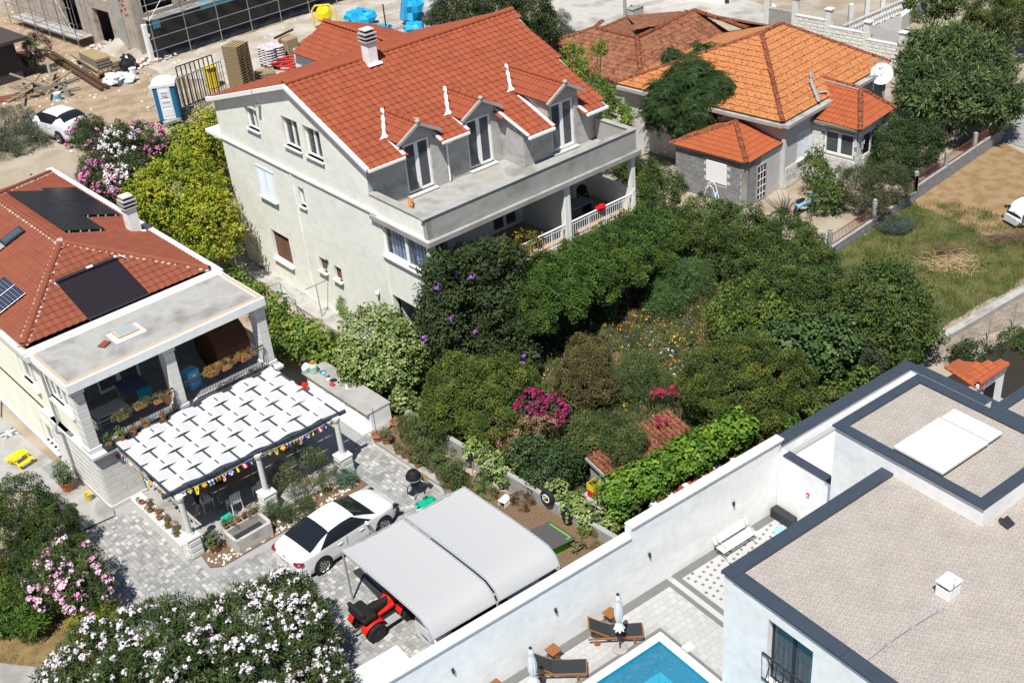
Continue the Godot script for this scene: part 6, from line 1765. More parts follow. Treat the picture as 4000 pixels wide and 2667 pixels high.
func tree(called:String,label:String,base:Vector3,lobes:Array,key:String,cols:Array,dens:=16.0,sc:=1.0,cat:="tree",group:="",tr:=0.12,extra:={}) -> Node3D:
	var o:=thing(called,label,cat,base,0.0,group)
	var b:=MB.new()
	var ctr:=Vector3.ZERO
	for L in lobes:ctr+=L[0]
	ctr /= lobes.size()
	var fork:=(ctr-base)*V3(0.5,0.45,0.5)
	b.tube([V3(0,-0.1,0),fork*V3(0.4,0.5,0.4),fork],[tr*1.25,tr,tr*0.8],7)
	for L in lobes:
		var e:Vector3=L[0]-base
		var mid:=fork.lerp(e,0.5)+V3(rng.randf_range(-0.2,0.2),0.1,rng.randf_range(-0.2,0.2))
		b.tube([fork*0.92,mid,e],[tr*0.65,tr*0.4,tr*0.18],6)
		for k in 4:
			var rr:float=(L[1].x if L[1] is Vector3 else L[1])
			b.tube([mid,e+V3(rng.randf_range(-1,1),rng.randf_range(-0.3,0.9),rng.randf_range(-1,1))*rr*0.7],[tr*0.25,tr*0.07],5)
	put("trunk" if cat=="tree" else "stem",b,MT.bark,o)
	foliage(o,"crown" if cat=="tree" else "foliage",lobes,dens,key,cols,sc,null,extra.get("shell",0.34),extra.get("low",-0.8),base,extra.get("gap",0.34))
	for fl in extra.get("flowers",[]):
		foliage(o,"flowers",fl[4] if fl.size()>4 else lobes,fl[0],fl[1],fl[2],fl[3],MT.petal,0.06,-0.35,base,fl[5] if fl.size()>5 else 0.1)
	return o
func mlobes(a:Array) -> Array:
	var r:=[]
	for q in a:r.append([W("M",V3(q[0],q[1],q[2])),V3(q[3]*1.1,q[3],q[3])])
	return r
func gnd(p:Vector3) -> Vector3:return V3(p.x,gh(p),p.z)
func build_vegetation() -> void:
	clumps()
	rng.seed=88
	var mid:=[lin(0.030,0.058,0.013),lin(0.058,0.098,0.02),lin(0.095,0.13,0.024)]
	var dark:=[lin(0.022,0.042,0.014),lin(0.038,0.068,0.02),lin(0.062,0.092,0.022)]
	var lime:=[lin(0.10,0.16,0.015),lin(0.22,0.27,0.018),lin(0.36,0.34,0.02),lin(0.15,0.21,0.018)]
	var olive:=[lin(0.075,0.09,0.055),lin(0.12,0.135,0.09),lin(0.17,0.18,0.13)]
	var vari:=[lin(0.08,0.14,0.03),lin(0.16,0.22,0.06),lin(0.31,0.35,0.14),lin(0.16,0.23,0.05)]
	var ivy:=[lin(0.045,0.10,0.01),lin(0.09,0.18,0.016),lin(0.17,0.26,0.024)]
	var oldr:=[lin(0.028,0.055,0.018),lin(0.055,0.09,0.025),lin(0.09,0.12,0.03)]
	var pink:=[lin(0.62,0.25,0.42),lin(0.78,0.5,0.62),lin(0.8,0.6,0.68)]
	var wht:=[lin(0.66,0.62,0.62),lin(0.74,0.72,0.71),lin(0.68,0.6,0.62)]
	var mag:=[lin(0.24,0.012,0.07),lin(0.36,0.02,0.11),lin(0.3,0.035,0.15)]
	tree("shrub","very large dark green shrub at the left edge beside the patio",Vector3(-17.88,0,-32.18),[[Vector3(-18.07,1.7,-33.43),V3(1.0,1.1,1.0)],[Vector3(-16.86,1.3,-32.66),V3(0.95,1.0,0.95)],[Vector3(-18.49,1.2,-32.3),V3(1.1,1.1,1.1)],[Vector3(-17.19,0.9,-31.77),V3(1.0,0.8,0.9)]],"small",[lin(0.018,0.04,0.010),lin(0.035,0.068,0.014),lin(0.085,0.105,0.016)],44,0.75,"shrub","",0.08,{"shell":0.26,"gap":0.5})
	tree("oleander","pink flowering oleander bush beside the grey driveway",Vector3(-15.65,0,-29.73),[[Vector3(-15.46,1.6,-30.11),V3(0.9,0.9,0.9)],[Vector3(-16.16,1.2,-29.59),V3(0.8,0.8,0.8)],[Vector3(-14.74,1.2,-29.2),V3(0.8,0.9,0.8)]],"long",oldr,26,0.85,"shrub","oleanders",0.05,{"flowers":[[12.0,"flower",pink,1.05]]})
	tree("shrub","bright green glossy shrub cut by the left edge above dry grass",Vector3(-17.64,0,-28.97),[[Vector3(-17.45,0.9,-29.25),V3(0.85,0.9,0.85)],[Vector3(-16.78,0.7,-28.77),V3(0.6,0.6,0.6)]],"long",[lin(0.04,0.085,0.015),lin(0.08,0.15,0.02),lin(0.13,0.2,0.03)],30,0.85,"shrub","",0.05)
	tree("shrub","low rounded yellow-green shrub between pink and white oleanders",Vector3(-14.59,0,-28.2),[[Vector3(-14.75,0.5,-28.21),V3(0.55,0.5,0.55)],[Vector3(-14.19,0.5,-28.53),V3(0.55,0.5,0.5)]],"small",[lin(0.09,0.13,0.015),lin(0.19,0.22,0.015),lin(0.30,0.28,0.02)],42,0.7,"shrub","",0.03,{"gap":0.6})
	var wl:=[[Vector3(-13.65,1.2,-26.02),1.15],[Vector3(-12.15,1.5,-26.26),1.2],[Vector3(-10.66,1.6,-26.34),1.15],[Vector3(-9.04,1.7,-26.4),1.2],[Vector3(-7.83,2,-26.88),1.05],[Vector3(-7.23,1.6,-25.73),1.1],[Vector3(-8.44,1.6,-24.83),1.3],[Vector3(-10.2,1.6,-24.54),1.3],[Vector3(-12.16,1.5,-24.54),1.3],[Vector3(-6.7,1,-24.66),0.9],[Vector3(-14.29,1,-25.24),1.0]]
	tree("oleander","huge white flowering oleander hedge at the bottom of the picture",Vector3(-10.43,0,-25.32),wl,"long",oldr,26,0.85,"shrub","oleanders",0.07,{"flowers":[[19.0,"flower",wht,0.85]]})
	var g5:=4.0
	tree("tree","broad yellow-green leafy tree between the two left houses",Vector3(-15.54,0.2,-54.75),[[Vector3(-15.49,4.6,-53.78),V3(2.0,1.9,2.0)],[Vector3(-14.59,5.4,-58.42),V3(1.5,1.5,1.5)],[Vector3(-16.81,4.2,-53.4),V3(1.5,1.6,1.5)],[Vector3(-14.16,3.4,-52.04),V3(1.6,1.7,1.6)],[Vector3(-15.7,5.2,-57.98),V3(1.4,1.3,1.4)]],"broad",lime,24,1.0,"tree","",0.16,{"shell":0.3,"gap":0.5})
	tree("oleander","pink and white flowering oleander in front of the small white hatchback",Vector3(-19.12,4.5,-54.81),[[Vector3(-20.79,5.9,-58.11),V3(1.1,1.2,1.1)],[Vector3(-18.72,5.9,-57.01),V3(1.1,1.2,1.1)],[Vector3(-17.91,5.9,-57.4),V3(0.9,1.1,0.9)],[Vector3(-19.65,5.2,-55.51),V3(1.2,1.2,1.2)],[Vector3(-18.02,5.2,-55.13),V3(1.0,1.0,1.0)]],"long",oldr,22,0.9,"shrub","oleanders",0.06,{"flowers":[[18.0,"flower",[lin(0.45,0.12,0.28),lin(0.62,0.28,0.45),lin(0.4,0.06,0.2)],1.0,[[Vector3(-21.04,5.9,-58.17),V3(1.1,1.2,1.1)],[Vector3(-17.68,5.9,-57.34),V3(0.9,1.1,0.9)],[Vector3(-19.6,5.2,-54.42),V3(1.0,1.1,1.1)]]],[18.0,"flower",wht,1.05,[[Vector3(-18.81,5.9,-56.46),V3(1.1,1.2,1.1)],[Vector3(-18.35,5.2,-54.67),V3(1.0,1.0,1.0)]]]]})
	tree("olive_tree","grey-green olive tree at the left edge behind the red hip roof",Vector3(-24.73,4.5,-57.73),[[Vector3(-25.18,6.4,-59.15),V3(1.4,1.4,1.4)],[Vector3(-24.28,5.9,-58.36),V3(1.2,1.1,1.2)],[Vector3(-25.26,5.6,-57.57),V3(1.2,1.0,1.2)]],"needle",olive,24,0.95,"tree","",0.12)
	tree("oleander","spindly purple flowering oleander on the building site dirt",Vector3(-28.03,6,-72.52),[[Vector3(-27,7.6,-70.83),V3(0.75,0.8,0.75)],[Vector3(-27.67,6.7,-71.55),V3(0.6,0.5,0.6)]],"long",oldr,16,0.9,"shrub","oleanders",0.04,{"flowers":[[14.0,"flower",[lin(0.4,0.1,0.25),lin(0.6,0.25,0.42)],1.0]]})
	tree("shrub","small dark shrub under the olive tree beside the roof edge",Vector3(-23.66,4.3,-57.37),[[Vector3(-23.41,5,-56.84),V3(1.0,0.6,0.8)]],"small",dark,26,1.0,"shrub")
	tree("vine_hedge","leafy grape vine hedge running along the side path below the cream gable",Vector3(-10.99,0,-48.84),[[Vector3(-13.28,1,-50.72),V3(0.6,0.7,0.6)],[Vector3(-11.98,1.2,-48.6),V3(0.7,0.7,0.7)],[Vector3(-10.74,1.2,-46.94),V3(0.8,0.8,0.8)],[Vector3(-9.34,1.1,-44.92),V3(0.8,0.8,0.8)],[Vector3(-8.27,1,-43.61),V3(0.8,0.8,0.8)],[Vector3(-9.7,0.8,-44.18),V3(0.7,0.6,0.7)],[Vector3(-10.67,0.7,-45.63),V3(0.6,0.6,0.6)]],"ivy",[lin(0.05,0.10,0.012),lin(0.10,0.17,0.02),lin(0.2,0.24,0.03)],22,0.9,"shrub","",0.04)
	tree("shrub","feathery pale green shrub against the foot of the cream gable",Vector3(-7.36,0,-47.76),[[Vector3(-7.44,0.8,-47.62),V3(0.5,0.75,0.5)],[Vector3(-6.73,0.7,-47.46),V3(0.4,0.6,0.4)]],"long",[lin(0.11,0.2,0.03),lin(0.2,0.3,0.05)],26,0.7,"shrub","",0.03)
	tree("tree","round cream-variegated tree beside the white storage counter",Vector3(-5.63,0,-41.25),[[Vector3(-5.79,1.9,-42.43),V3(1.5,1.3,1.5)],[Vector3(-4.66,1.8,-41.35),V3(1.2,1.2,1.2)],[Vector3(-6.35,1.5,-41.44),V3(1.1,1.0,1.1)],[Vector3(-5.07,1.3,-40.86),V3(1.1,0.9,1.1)]],"ivy",vari,34,0.75,"tree","",0.1,{"shell":0.25,"gap":0.6})
	tree("ivy","strip of variegated ivy trailing over the garden wall behind the bed",Vector3(-4.3,0,-39.75),[[Vector3(-4.64,0.8,-39.43),V3(0.5,0.5,0.5)],[Vector3(-4.01,0.7,-38.55),V3(0.6,0.45,0.6)],[Vector3(-3.4,0.6,-37.84),V3(0.5,0.4,0.5)]],"ivy",vari,30,0.7,"ivy","variegated ivy on the garden wall",0.02)
	tree("ivy","clump of variegated ivy on the wall before the smoke bush",Vector3(-1.37,0,-35.5),[[Vector3(-1.7,0.9,-35.46),V3(0.45,0.45,0.45)],[Vector3(-1.16,0.8,-34.7),V3(0.55,0.45,0.55)],[Vector3(-0.71,0.6,-34.23),V3(0.4,0.4,0.4)]],"ivy",vari,30,0.7,"ivy","variegated ivy on the garden wall",0.02)
	tree("ivy","clump of variegated ivy on the wall above the coiled hose",Vector3(1.94,0,-31.97),[[Vector3(1.1,0.9,-32.45),V3(0.45,0.4,0.45)],[Vector3(1.65,0.8,-31.77),V3(0.5,0.4,0.5)],[Vector3(2.27,0.7,-31.1),V3(0.5,0.4,0.5)],[Vector3(2.67,0.6,-30.7),V3(0.3,0.35,0.3)]],"ivy",vari,30,0.7,"ivy","variegated ivy on the garden wall",0.02)
	tree("bougainvillea","tall dark climbing bougainvillea with purple blooms covering the house corner",W("M",V3(0.8,0,16.6)),mlobes([[0.2,5.7,15.85,0.7],[0.0,4.6,15.95,0.85],[-0.2,3.4,16.1,0.95],[0.5,2.2,16.5,1.1],[0.8,1.0,17.0,1.2],[1.5,5.2,15.95,0.95],[2.5,5.3,15.9,0.85],[1.7,3.7,16.3,1.1],[2.8,3.7,16.2,1.0],[2.2,2.3,16.9,1.2],[3.4,2.5,16.7,1.0],[2.0,1.0,17.3,1.1],[3.5,5.0,15.9,0.65]]),"broad",[lin(0.022,0.038,0.013),lin(0.036,0.06,0.018),lin(0.06,0.085,0.022)],34,0.85,"climber","",0.09,{"flowers":[[0.7,"flower",[lin(0.22,0.08,0.34),lin(0.32,0.12,0.42)],1.2]],"gap":0.4})
	tree("bougainvillea","yellowing leafy climber above the white balcony railing",Vector3(0.44,0,-47.53),[[Vector3(1.01,4.9,-44.09),V3(0.8,0.5,0.6)],[Vector3(0.02,4.4,-43.65),V3(0.7,0.6,0.6)]],"broad",[lin(0.05,0.08,0.012),lin(0.12,0.13,0.02),lin(0.26,0.18,0.02)],16,0.85,"climber","",0.04)
	var vine:=[]
	for i in 10:
		vine+=mlobes([[3.2+i*0.95,3.35+rng.randf_range(-0.1,0.15),16.2,0.85],[3.2+i*0.95,3.0+rng.randf_range(-0.2,0.1),17.1,0.85]])
		if i % 2==0:vine+=mlobes([[3.6+i*0.9,2.5+rng.randf_range(-0.2,0.1),17.7,0.6]])
	tree("vine_pergola","long dense green vine canopy below the white balcony railing",Vector3(3.23,0,-44.65),vine,"small",[lin(0.028,0.062,0.012),lin(0.058,0.112,0.018),lin(0.10,0.155,0.024)],32,1.0,"climber","",0.09,{"gap":0.5})
	tree("climber","single large-leaved bean vine hanging before the shaded lower terrace",Vector3(4.37,0,-45.21),[[Vector3(4.39,1.3,-45.31),V3(0.25,0.8,0.25)],[Vector3(4.49,0.6,-45.14),V3(0.25,0.5,0.25)]],"ivy",[lin(0.07,0.13,0.06),lin(0.1,0.18,0.07)],20,1.1,"climber","",0.02)
	tree("climber","green climber spilling round the right end of the balcony",Vector3(7.62,0,-54.36),[[Vector3(7.15,3,-53.79),V3(1.0,1.0,1.0)],[Vector3(8.31,2.2,-54.25),V3(1.1,1.1,1.0)],[Vector3(7.08,2.2,-51.93),V3(1.1,1.0,1.0)],[Vector3(6.48,3.9,-53.5),V3(0.6,0.9,0.6)]],"small",mid,30,1.0,"climber","",0.06)
	tree("tree","wide dark green orange tree below the block outbuilding",Vector3(10.84,0,-47.21),[[Vector3(9.61,2.2,-49.45),V3(1.5,1.3,1.4)],[Vector3(10.83,2.4,-47.42),V3(1.6,1.5,1.5)],[Vector3(12.39,2.3,-46.42),V3(1.7,1.5,1.6)],[Vector3(13.25,2,-45.14),V3(1.3,1.3,1.3)],[Vector3(11.29,1.6,-45.86),V3(1.5,1.2,1.4)]],"small",mid,30,1.0,"tree","garden trees",0.14,{"gap":0.45})
	tree("tree","dark green tree behind the round one beside the grass plot",Vector3(12.41,0,-42.26),[[Vector3(11.58,2.2,-42.35),V3(1.5,1.3,1.4)],[Vector3(13.16,2,-42.03),V3(1.4,1.3,1.4)],[Vector3(10.4,1.7,-41.97),V3(1.4,1.2,1.3)]],"small",mid,30,1.0,"tree","garden trees",0.12,{"gap":0.45})
	tree("tree","round full green tree at the edge of grass plot and path",Vector3(15.44,0,-40),[[Vector3(15.34,2.4,-40.92),V3(1.7,1.6,1.7)],[Vector3(15.56,1.8,-39.79),V3(1.7,1.5,1.6)],[Vector3(14.49,1.8,-40.33),V3(1.4,1.4,1.4)]],"broad",mid,26,0.85,"tree","garden trees",0.13,{"gap":0.45})
	tree("tree","light green spreading tree in mid garden above the flower meadow",Vector3(10.44,0,-41.9),[[Vector3(9.55,1.8,-42.32),V3(1.2,1.1,1.2)],[Vector3(10.72,1.8,-41.02),V3(1.2,1.1,1.2)],[Vector3(9.43,1.4,-40.87),V3(1.1,1.0,1.1)]],"broad",[lin(0.05,0.09,0.016),lin(0.09,0.14,0.022),lin(0.15,0.19,0.03)],26,0.85,"tree","garden trees",0.1)
	tree("tree","broad-leaved fig-like tree near the corner of the modern house",Vector3(11.65,0,-38.69),[[Vector3(11.01,2,-38.61),V3(1.4,1.2,1.4)],[Vector3(12.46,1.9,-38.84),V3(1.2,1.2,1.2)]],"ivy",[lin(0.035,0.07,0.02),lin(0.06,0.11,0.03),lin(0.09,0.14,0.035)],26,0.95,"tree","garden trees",0.1)
	tree("shrub","grey-green dull shrub between fig tree and dark house edge",Vector3(13.7,0,-39.63),[[Vector3(13.39,1.2,-39.47),V3(0.9,1.0,0.9)],[Vector3(14,0.9,-38.52),V3(0.8,0.8,0.8)]],"small",[lin(0.04,0.055,0.03),lin(0.07,0.09,0.05)],26,0.9,"shrub","",0.05)
	tree("tree","big olive-green pomegranate tree behind the white boundary wall",Vector3(8.46,0,-36.2),[[Vector3(7.58,2,-37),V3(1.3,1.2,1.3)],[Vector3(8.93,2.2,-37.08),V3(1.3,1.3,1.3)],[Vector3(9.92,2,-36.31),V3(1.2,1.2,1.2)],[Vector3(8.12,1.7,-35.59),V3(1.4,1.3,1.3)],[Vector3(9.2,1.4,-35.27),V3(1.0,1.1,1.0)]],"small",[lin(0.032,0.058,0.012),lin(0.065,0.098,0.016),lin(0.12,0.135,0.02)],38,0.9,"tree","garden trees",0.12,{"flowers":[[0.35,"floret",[lin(0.5,0.12,0.03)],1.2]]})
	tree("tree","rounded pomegranate tree right of the variegated tree",Vector3(-1.82,0,-37.83),[[Vector3(-2.14,1.9,-38.18),V3(1.3,1.3,1.3)],[Vector3(-0.61,1.9,-37.92),V3(1.3,1.2,1.3)],[Vector3(-2.71,1.4,-37.49),V3(1.1,1.1,1.1)],[Vector3(-1.2,1.4,-36.95),V3(1.2,1.1,1.2)],[Vector3(0.21,1.4,-37.91),V3(0.9,1.0,0.9)]],"small",[lin(0.038,0.068,0.012),lin(0.075,0.118,0.018),lin(0.13,0.155,0.024)],38,0.9,"tree","garden trees",0.12,{"flowers":[[0.4,"floret",[lin(0.55,0.12,0.03)],1.2]]})
	tree("shrub","dark shrubbery in shade under the bougainvillea",Vector3(-1.9,0,-42.65),[[Vector3(-2.19,0.9,-42.69),V3(1.2,0.9,1.0)],[Vector3(-0.29,0.9,-43.07),V3(1.2,0.9,1.0)],[Vector3(1.43,0.6,-43.62),V3(0.8,0.6,0.7)]],"broad",dark,18,0.85,"shrub","",0.05)
	tree("shrub","reddish-brown leaved shrub in the middle of the garden",Vector3(2.65,0,-38.92),[[Vector3(2.96,1.7,-39.51),V3(0.95,1.0,0.95)],[Vector3(2.51,1.2,-38.75),V3(1.0,1.0,1.0)],[Vector3(3.35,1.1,-38.45),V3(0.7,0.8,0.7)]],"small",[lin(0.06,0.058,0.02),lin(0.10,0.075,0.028),lin(0.11,0.11,0.03)],40,0.85,"shrub","",0.05)
	tree("shrub","airy light green shrub right of the reddish-brown one",Vector3(4.73,0,-38.58),[[Vector3(4.84,1.1,-39.14),V3(0.9,0.9,0.9)],[Vector3(5.62,0.8,-38.51),V3(0.7,0.7,0.7)],[Vector3(4.22,0.7,-38.58),V3(0.6,0.7,0.6)]],"needle",[lin(0.06,0.095,0.03),lin(0.10,0.14,0.04)],26,0.9,"shrub","",0.04)
	tree("shrub","soft feathery bright green bush beside the garden path",Vector3(7.41,0,-45.04),[[Vector3(7.59,1.2,-46.09),V3(1.0,1.1,1.0)],[Vector3(8.66,1.1,-46.48),V3(0.7,0.8,0.7)],[Vector3(7.04,0.9,-45.12),V3(0.8,0.8,0.8)]],"needle",[lin(0.05,0.1,0.03),lin(0.08,0.15,0.045),lin(0.12,0.19,0.06)],32,0.95,"shrub","",0.05)
	tree("bougainvillea","bright magenta flowering bougainvillea bush in the garden",Vector3(0.2,0,-36.64),[[Vector3(0.32,1.4,-37),V3(0.85,0.75,0.8)],[Vector3(1.3,1.2,-36.69),V3(0.7,0.65,0.65)],[Vector3(-0.65,1,-36.7),V3(0.65,0.75,0.65)]],"broad",dark,18,0.8,"shrub","",0.04,{"flowers":[[48.0,"flower",mag,0.8,[[Vector3(0.33,1.4,-37.06),V3(0.9,0.8,0.85)],[Vector3(1.31,1.2,-36.74),V3(0.72,0.68,0.68)],[Vector3(-0.73,1,-36.71),V3(0.65,0.76,0.66)]],0.3]]})
	tree("smoke_bush","tan and brown fluffy smoke bush before the magenta bougainvillea",Vector3(0.13,0,-35.54),[[Vector3(0.25,1.2,-36),V3(0.5,0.45,0.5)],[Vector3(0.99,1.1,-36.02),V3(0.45,0.4,0.45)],[Vector3(-0.29,0.9,-35.65),V3(0.5,0.5,0.5)]],"broad",[lin(0.06,0.06,0.02)],10,0.7,"shrub","",0.03,{"flowers":[[44.0,"puff",[lin(0.27,0.16,0.085),lin(0.36,0.25,0.14),lin(0.2,0.14,0.06)],0.8]]})
	tree("shrub","dense dark green bush with broad leaves below the smoke bush",Vector3(0.82,0,-33.6),[[Vector3(0.3,1.1,-34.35),V3(0.85,0.8,0.8)],[Vector3(1.4,1.1,-33.92),V3(0.85,0.85,0.8)],[Vector3(0.72,0.8,-33.64),V3(0.8,0.7,0.8)]],"broad",[lin(0.025,0.05,0.018),lin(0.045,0.08,0.025),lin(0.07,0.11,0.035)],34,0.75,"shrub","",0.05,{"gap":0.55})
	tree("shrub","spreading fine-leaved bush lying over the garden shed roof",Vector3(3.15,0,-35.63),[[Vector3(2.77,1.9,-34.5),V3(0.95,0.6,0.85)],[Vector3(3.66,2,-33.95),V3(0.85,0.5,0.8)],[Vector3(3.7,2,-33.03),V3(0.6,0.35,0.6)],[Vector3(2.07,1.5,-34.08),V3(0.6,0.6,0.6)]],"small",[lin(0.035,0.06,0.018),lin(0.065,0.095,0.025),lin(0.10,0.12,0.03)],40,0.8,"shrub","",0.05)
	var hedge:=[]
	for i in 11:
		var p:Vector3=(Vector3(3.15,1.6,-31.29)).lerp(Vector3(7.72,2,-33.71),i/10.0)
		hedge.append([p,V3(0.75,0.6,0.6)])
	hedge.append([Vector3(3.12,1,-31.2),V3(0.5,0.8,0.5)]);hedge.append([Vector3(7.73,1.5,-33.72),V3(0.5,0.7,0.5)])
	tree("ivy_hedge","bright green ivy hedge covering the low roof edge beside the white wall",Vector3(5.3,0,-33.45),hedge,"ivy",ivy,34,0.75,"hedge","",0.05,{"gap":0.7,"shell":0.25})
	tree("shrub","blue-green succulent spurge by the right pergola pillar",Vector3(-6.75,0,-34.98),[[Vector3(-6.72,0.3,-35.12),V3(0.4,0.3,0.35)]],"long",[lin(0.06,0.13,0.09),lin(0.1,0.18,0.1)],40,0.6,"shrub","",0.02)
	tree("shrub","tall airy olive-green shrub in the bed beside the pergola",Vector3(-8.27,0,-34.43),[[Vector3(-8.31,1.2,-35.27),V3(0.8,0.8,0.8)],[Vector3(-7.5,1,-35.01),V3(0.6,0.6,0.6)],[Vector3(-8.82,0.9,-34.94),V3(0.6,0.7,0.6)],[Vector3(-8.03,0.6,-34.68),V3(0.7,0.5,0.6)]],"tiny",[lin(0.06,0.08,0.025),lin(0.1,0.125,0.035),lin(0.15,0.16,0.05)],15,0.8,"shrub","",0.035,{"gap":0.22})
	tree("shrub","low rosemary mound between stone trough and white sedan",Vector3(-9.11,0,-33.31),[[Vector3(-9.04,0.4,-33.31),V3(0.5,0.4,0.4)],[Vector3(-8.27,0.35,-33.51),V3(0.5,0.35,0.4)]],"needle",[lin(0.04,0.075,0.025),lin(0.07,0.11,0.04)],34,0.7,"shrub","",0.03)
	tree("tree","dark feathery-leaved tree of heaven between the orange and red roofs",Vector3(10.89,0,-64.19),[[Vector3(11.52,4.2,-63.44),V3(1.6,1.5,1.6)],[Vector3(9.76,3.7,-61.76),V3(1.3,1.3,1.3)],[Vector3(12.4,4,-61.62),V3(1.3,1.2,1.3)],[Vector3(11.15,3.2,-61.37),V3(1.5,1.2,1.4)],[Vector3(12.84,4.6,-66.49),V3(0.9,0.8,0.9)],[Vector3(10.88,4.6,-66.27),V3(0.6,0.7,0.6)]],"frond",[lin(0.025,0.055,0.016),lin(0.04,0.08,0.022),lin(0.065,0.105,0.03)],11,0.85,"tree","",0.13,{"gap":0.5})
	tree("tree","slim light green lemon tree beside the right dormer roof",Vector3(6.88,0,-65.17),[[Vector3(4.91,6.2,-63.14),V3(0.8,1.0,0.8)],[Vector3(5.45,5.4,-61.68),V3(0.9,1.0,0.9)],[Vector3(6.06,4.6,-60.98),V3(1.0,1.1,1.0)],[Vector3(6.66,3.8,-60.28),V3(1.0,1.0,1.0)],[Vector3(6.64,6,-65.59),V3(0.5,0.5,0.5)]],"broad",[lin(0.05,0.1,0.014),lin(0.11,0.18,0.02),lin(0.22,0.26,0.03)],20,0.85,"tree","",0.1)
	tree("tree","very large rounded loquat tree with whorled leaves by the street",Vector3(26.47,0,-63.04),[[Vector3(25.94,3.4,-64.74),V3(2.0,1.9,2.0)],[Vector3(27.72,3.4,-63.45),V3(2.0,1.9,2.0)],[Vector3(25.98,2.8,-61.28),V3(2.1,1.7,2.0)],[Vector3(24.65,2.8,-62.35),V3(1.6,1.5,1.6)],[Vector3(27.93,2.4,-61.15),V3(1.5,1.4,1.5)],[Vector3(27,4.2,-65.14),V3(1.5,1.1,1.5)]],"long",[lin(0.04,0.07,0.026),lin(0.07,0.115,0.038),lin(0.15,0.2,0.065)],12,1.75,"tree","",0.18,{"gap":0.3})
	tree("tree","dark green rounded citrus tree in front of the porch and loquat",Vector3(21.56,0,-56.71),[[Vector3(21.57,1.7,-58.67),V3(1.5,1.3,1.4)],[Vector3(22.78,1.6,-58),V3(1.3,1.2,1.3)],[Vector3(21.46,1.2,-57.47),V3(1.4,1.0,1.3)]],"small",dark,32,1.0,"tree","",0.12,{"gap":0.5})
	tree("tree","small tree with visible trunks at the top edge beside the stairway",Vector3(31.17,0,-79.12),[[Vector3(29.55,3,-77.12),V3(1.4,1.0,1.3)],[Vector3(30.94,3.2,-76.98),V3(1.2,1.1,1.2)]],"broad",mid,20,1.0,"tree","",0.13)
	tree("tree","broad green tree cut by the top right corner",Vector3(35.34,0,-75.9),[[Vector3(33.15,3,-74.4),V3(1.7,1.5,1.7)],[Vector3(34.49,2.6,-73.38),V3(1.6,1.4,1.6)],[Vector3(32.33,2,-74.16),V3(1.3,1.1,1.3)],[Vector3(35.45,3.4,-75.26),V3(1.7,1.4,1.7)]],"small",[lin(0.035,0.06,0.014),lin(0.065,0.1,0.02),lin(0.11,0.12,0.03)],26,1.1,"tree","",0.15)
	tree("shrub","leafy citrus shrub before the stone porch window",Vector3(16.87,0,-54.99),[[Vector3(16.83,1.3,-55.99),V3(0.8,0.9,0.8)],[Vector3(16.8,0.9,-54.13),V3(0.9,0.9,0.8)],[Vector3(16.88,1.8,-57.13),V3(0.45,0.5,0.45)]],"broad",[lin(0.04,0.08,0.016),lin(0.07,0.12,0.024),lin(0.11,0.16,0.03)],24,0.85,"shrub","",0.06)
	tree("shrub","dark clipped-looking shrub behind the iron fence",Vector3(18.7,0,-53.54),[[Vector3(18.15,1.2,-54.24),V3(1.0,1.0,1.0)],[Vector3(19.9,1.1,-54.07),V3(1.1,1.0,1.0)]],"needle",[lin(0.04,0.06,0.022),lin(0.07,0.09,0.035),lin(0.09,0.1,0.04)],26,1.0,"shrub","",0.06)
	tree("shrub","tangled dull green creeper hanging over the fence post",Vector3(18.82,0,-52.49),[[Vector3(18.69,0.9,-52.66),V3(0.7,0.7,0.5)],[Vector3(18.93,0.5,-51.93),V3(0.5,0.5,0.4)]],"small",[lin(0.06,0.07,0.035),lin(0.1,0.1,0.055)],24,0.9,"shrub","",0.04)
	tree("shrub","wide dark evergreen mass behind the ridge of the cream house",Vector3(-1.26,4,-83.82),[[Vector3(-1.19,7.2,-70.98),V3(1.9,1.5,1.8)],[Vector3(0.94,7.2,-71.21),V3(2.0,1.6,1.9)],[Vector3(2.74,6.6,-70.85),V3(1.6,1.6,1.6)],[Vector3(3.2,5.8,-70.69),V3(1.3,1.3,1.3)]],"small",[lin(0.022,0.038,0.014),lin(0.04,0.06,0.02),lin(0.06,0.08,0.025)],24,1.2,"shrub","",0.14)
	tree("shrub","slim grey-green juniper right of the dark evergreen mass",gnd(Vector3(5.35,2,-79.58)),[[Vector3(5.34,3,-78.81),V3(0.8,1.3,0.8)],[Vector3(5.64,2.2,-79.34),V3(0.9,0.9,0.8)]],"needle",olive,26,0.9,"shrub","",0.08)
	tree("shrub","bushy green shrub beside the small red outbuilding",Vector3(18.83,0,-39.41),[[Vector3(18.67,0.5,-39.15),V3(0.7,0.6,0.6)],[Vector3(18.2,0.4,-39.06),V3(0.5,0.4,0.5)]],"small",dark,30,0.9,"shrub","",0.04)
	tree("shrub","bright green shrub at the right edge by the stone bank",Vector3(20.9,0,-40.06),[[Vector3(20.49,0.6,-39.51),V3(0.6,0.6,0.6)]],"small",mid,30,0.9,"shrub","",0.04)
	tree("ivy","ivy creeping along the dark roof edge of the modern house",Vector3(11.11,0,-36.64),[[Vector3(9.74,1.2,-34.76),V3(0.6,0.35,0.4)],[Vector3(10.96,1.2,-35.69),V3(0.7,0.3,0.4)],[Vector3(12.23,1.2,-36.66),V3(0.7,0.3,0.4)],[Vector3(13.5,1.2,-37.51),V3(0.6,0.3,0.4)]],"ivy",[lin(0.05,0.09,0.015),lin(0.09,0.15,0.025)],22,0.7,"ivy","",0.03)
	var t:=thing("bare_shrub","leafless grey twiggy shrub beside the glazed door","shrub",Vector3(14.66,0,-54.41))
	var b:=MB.new()
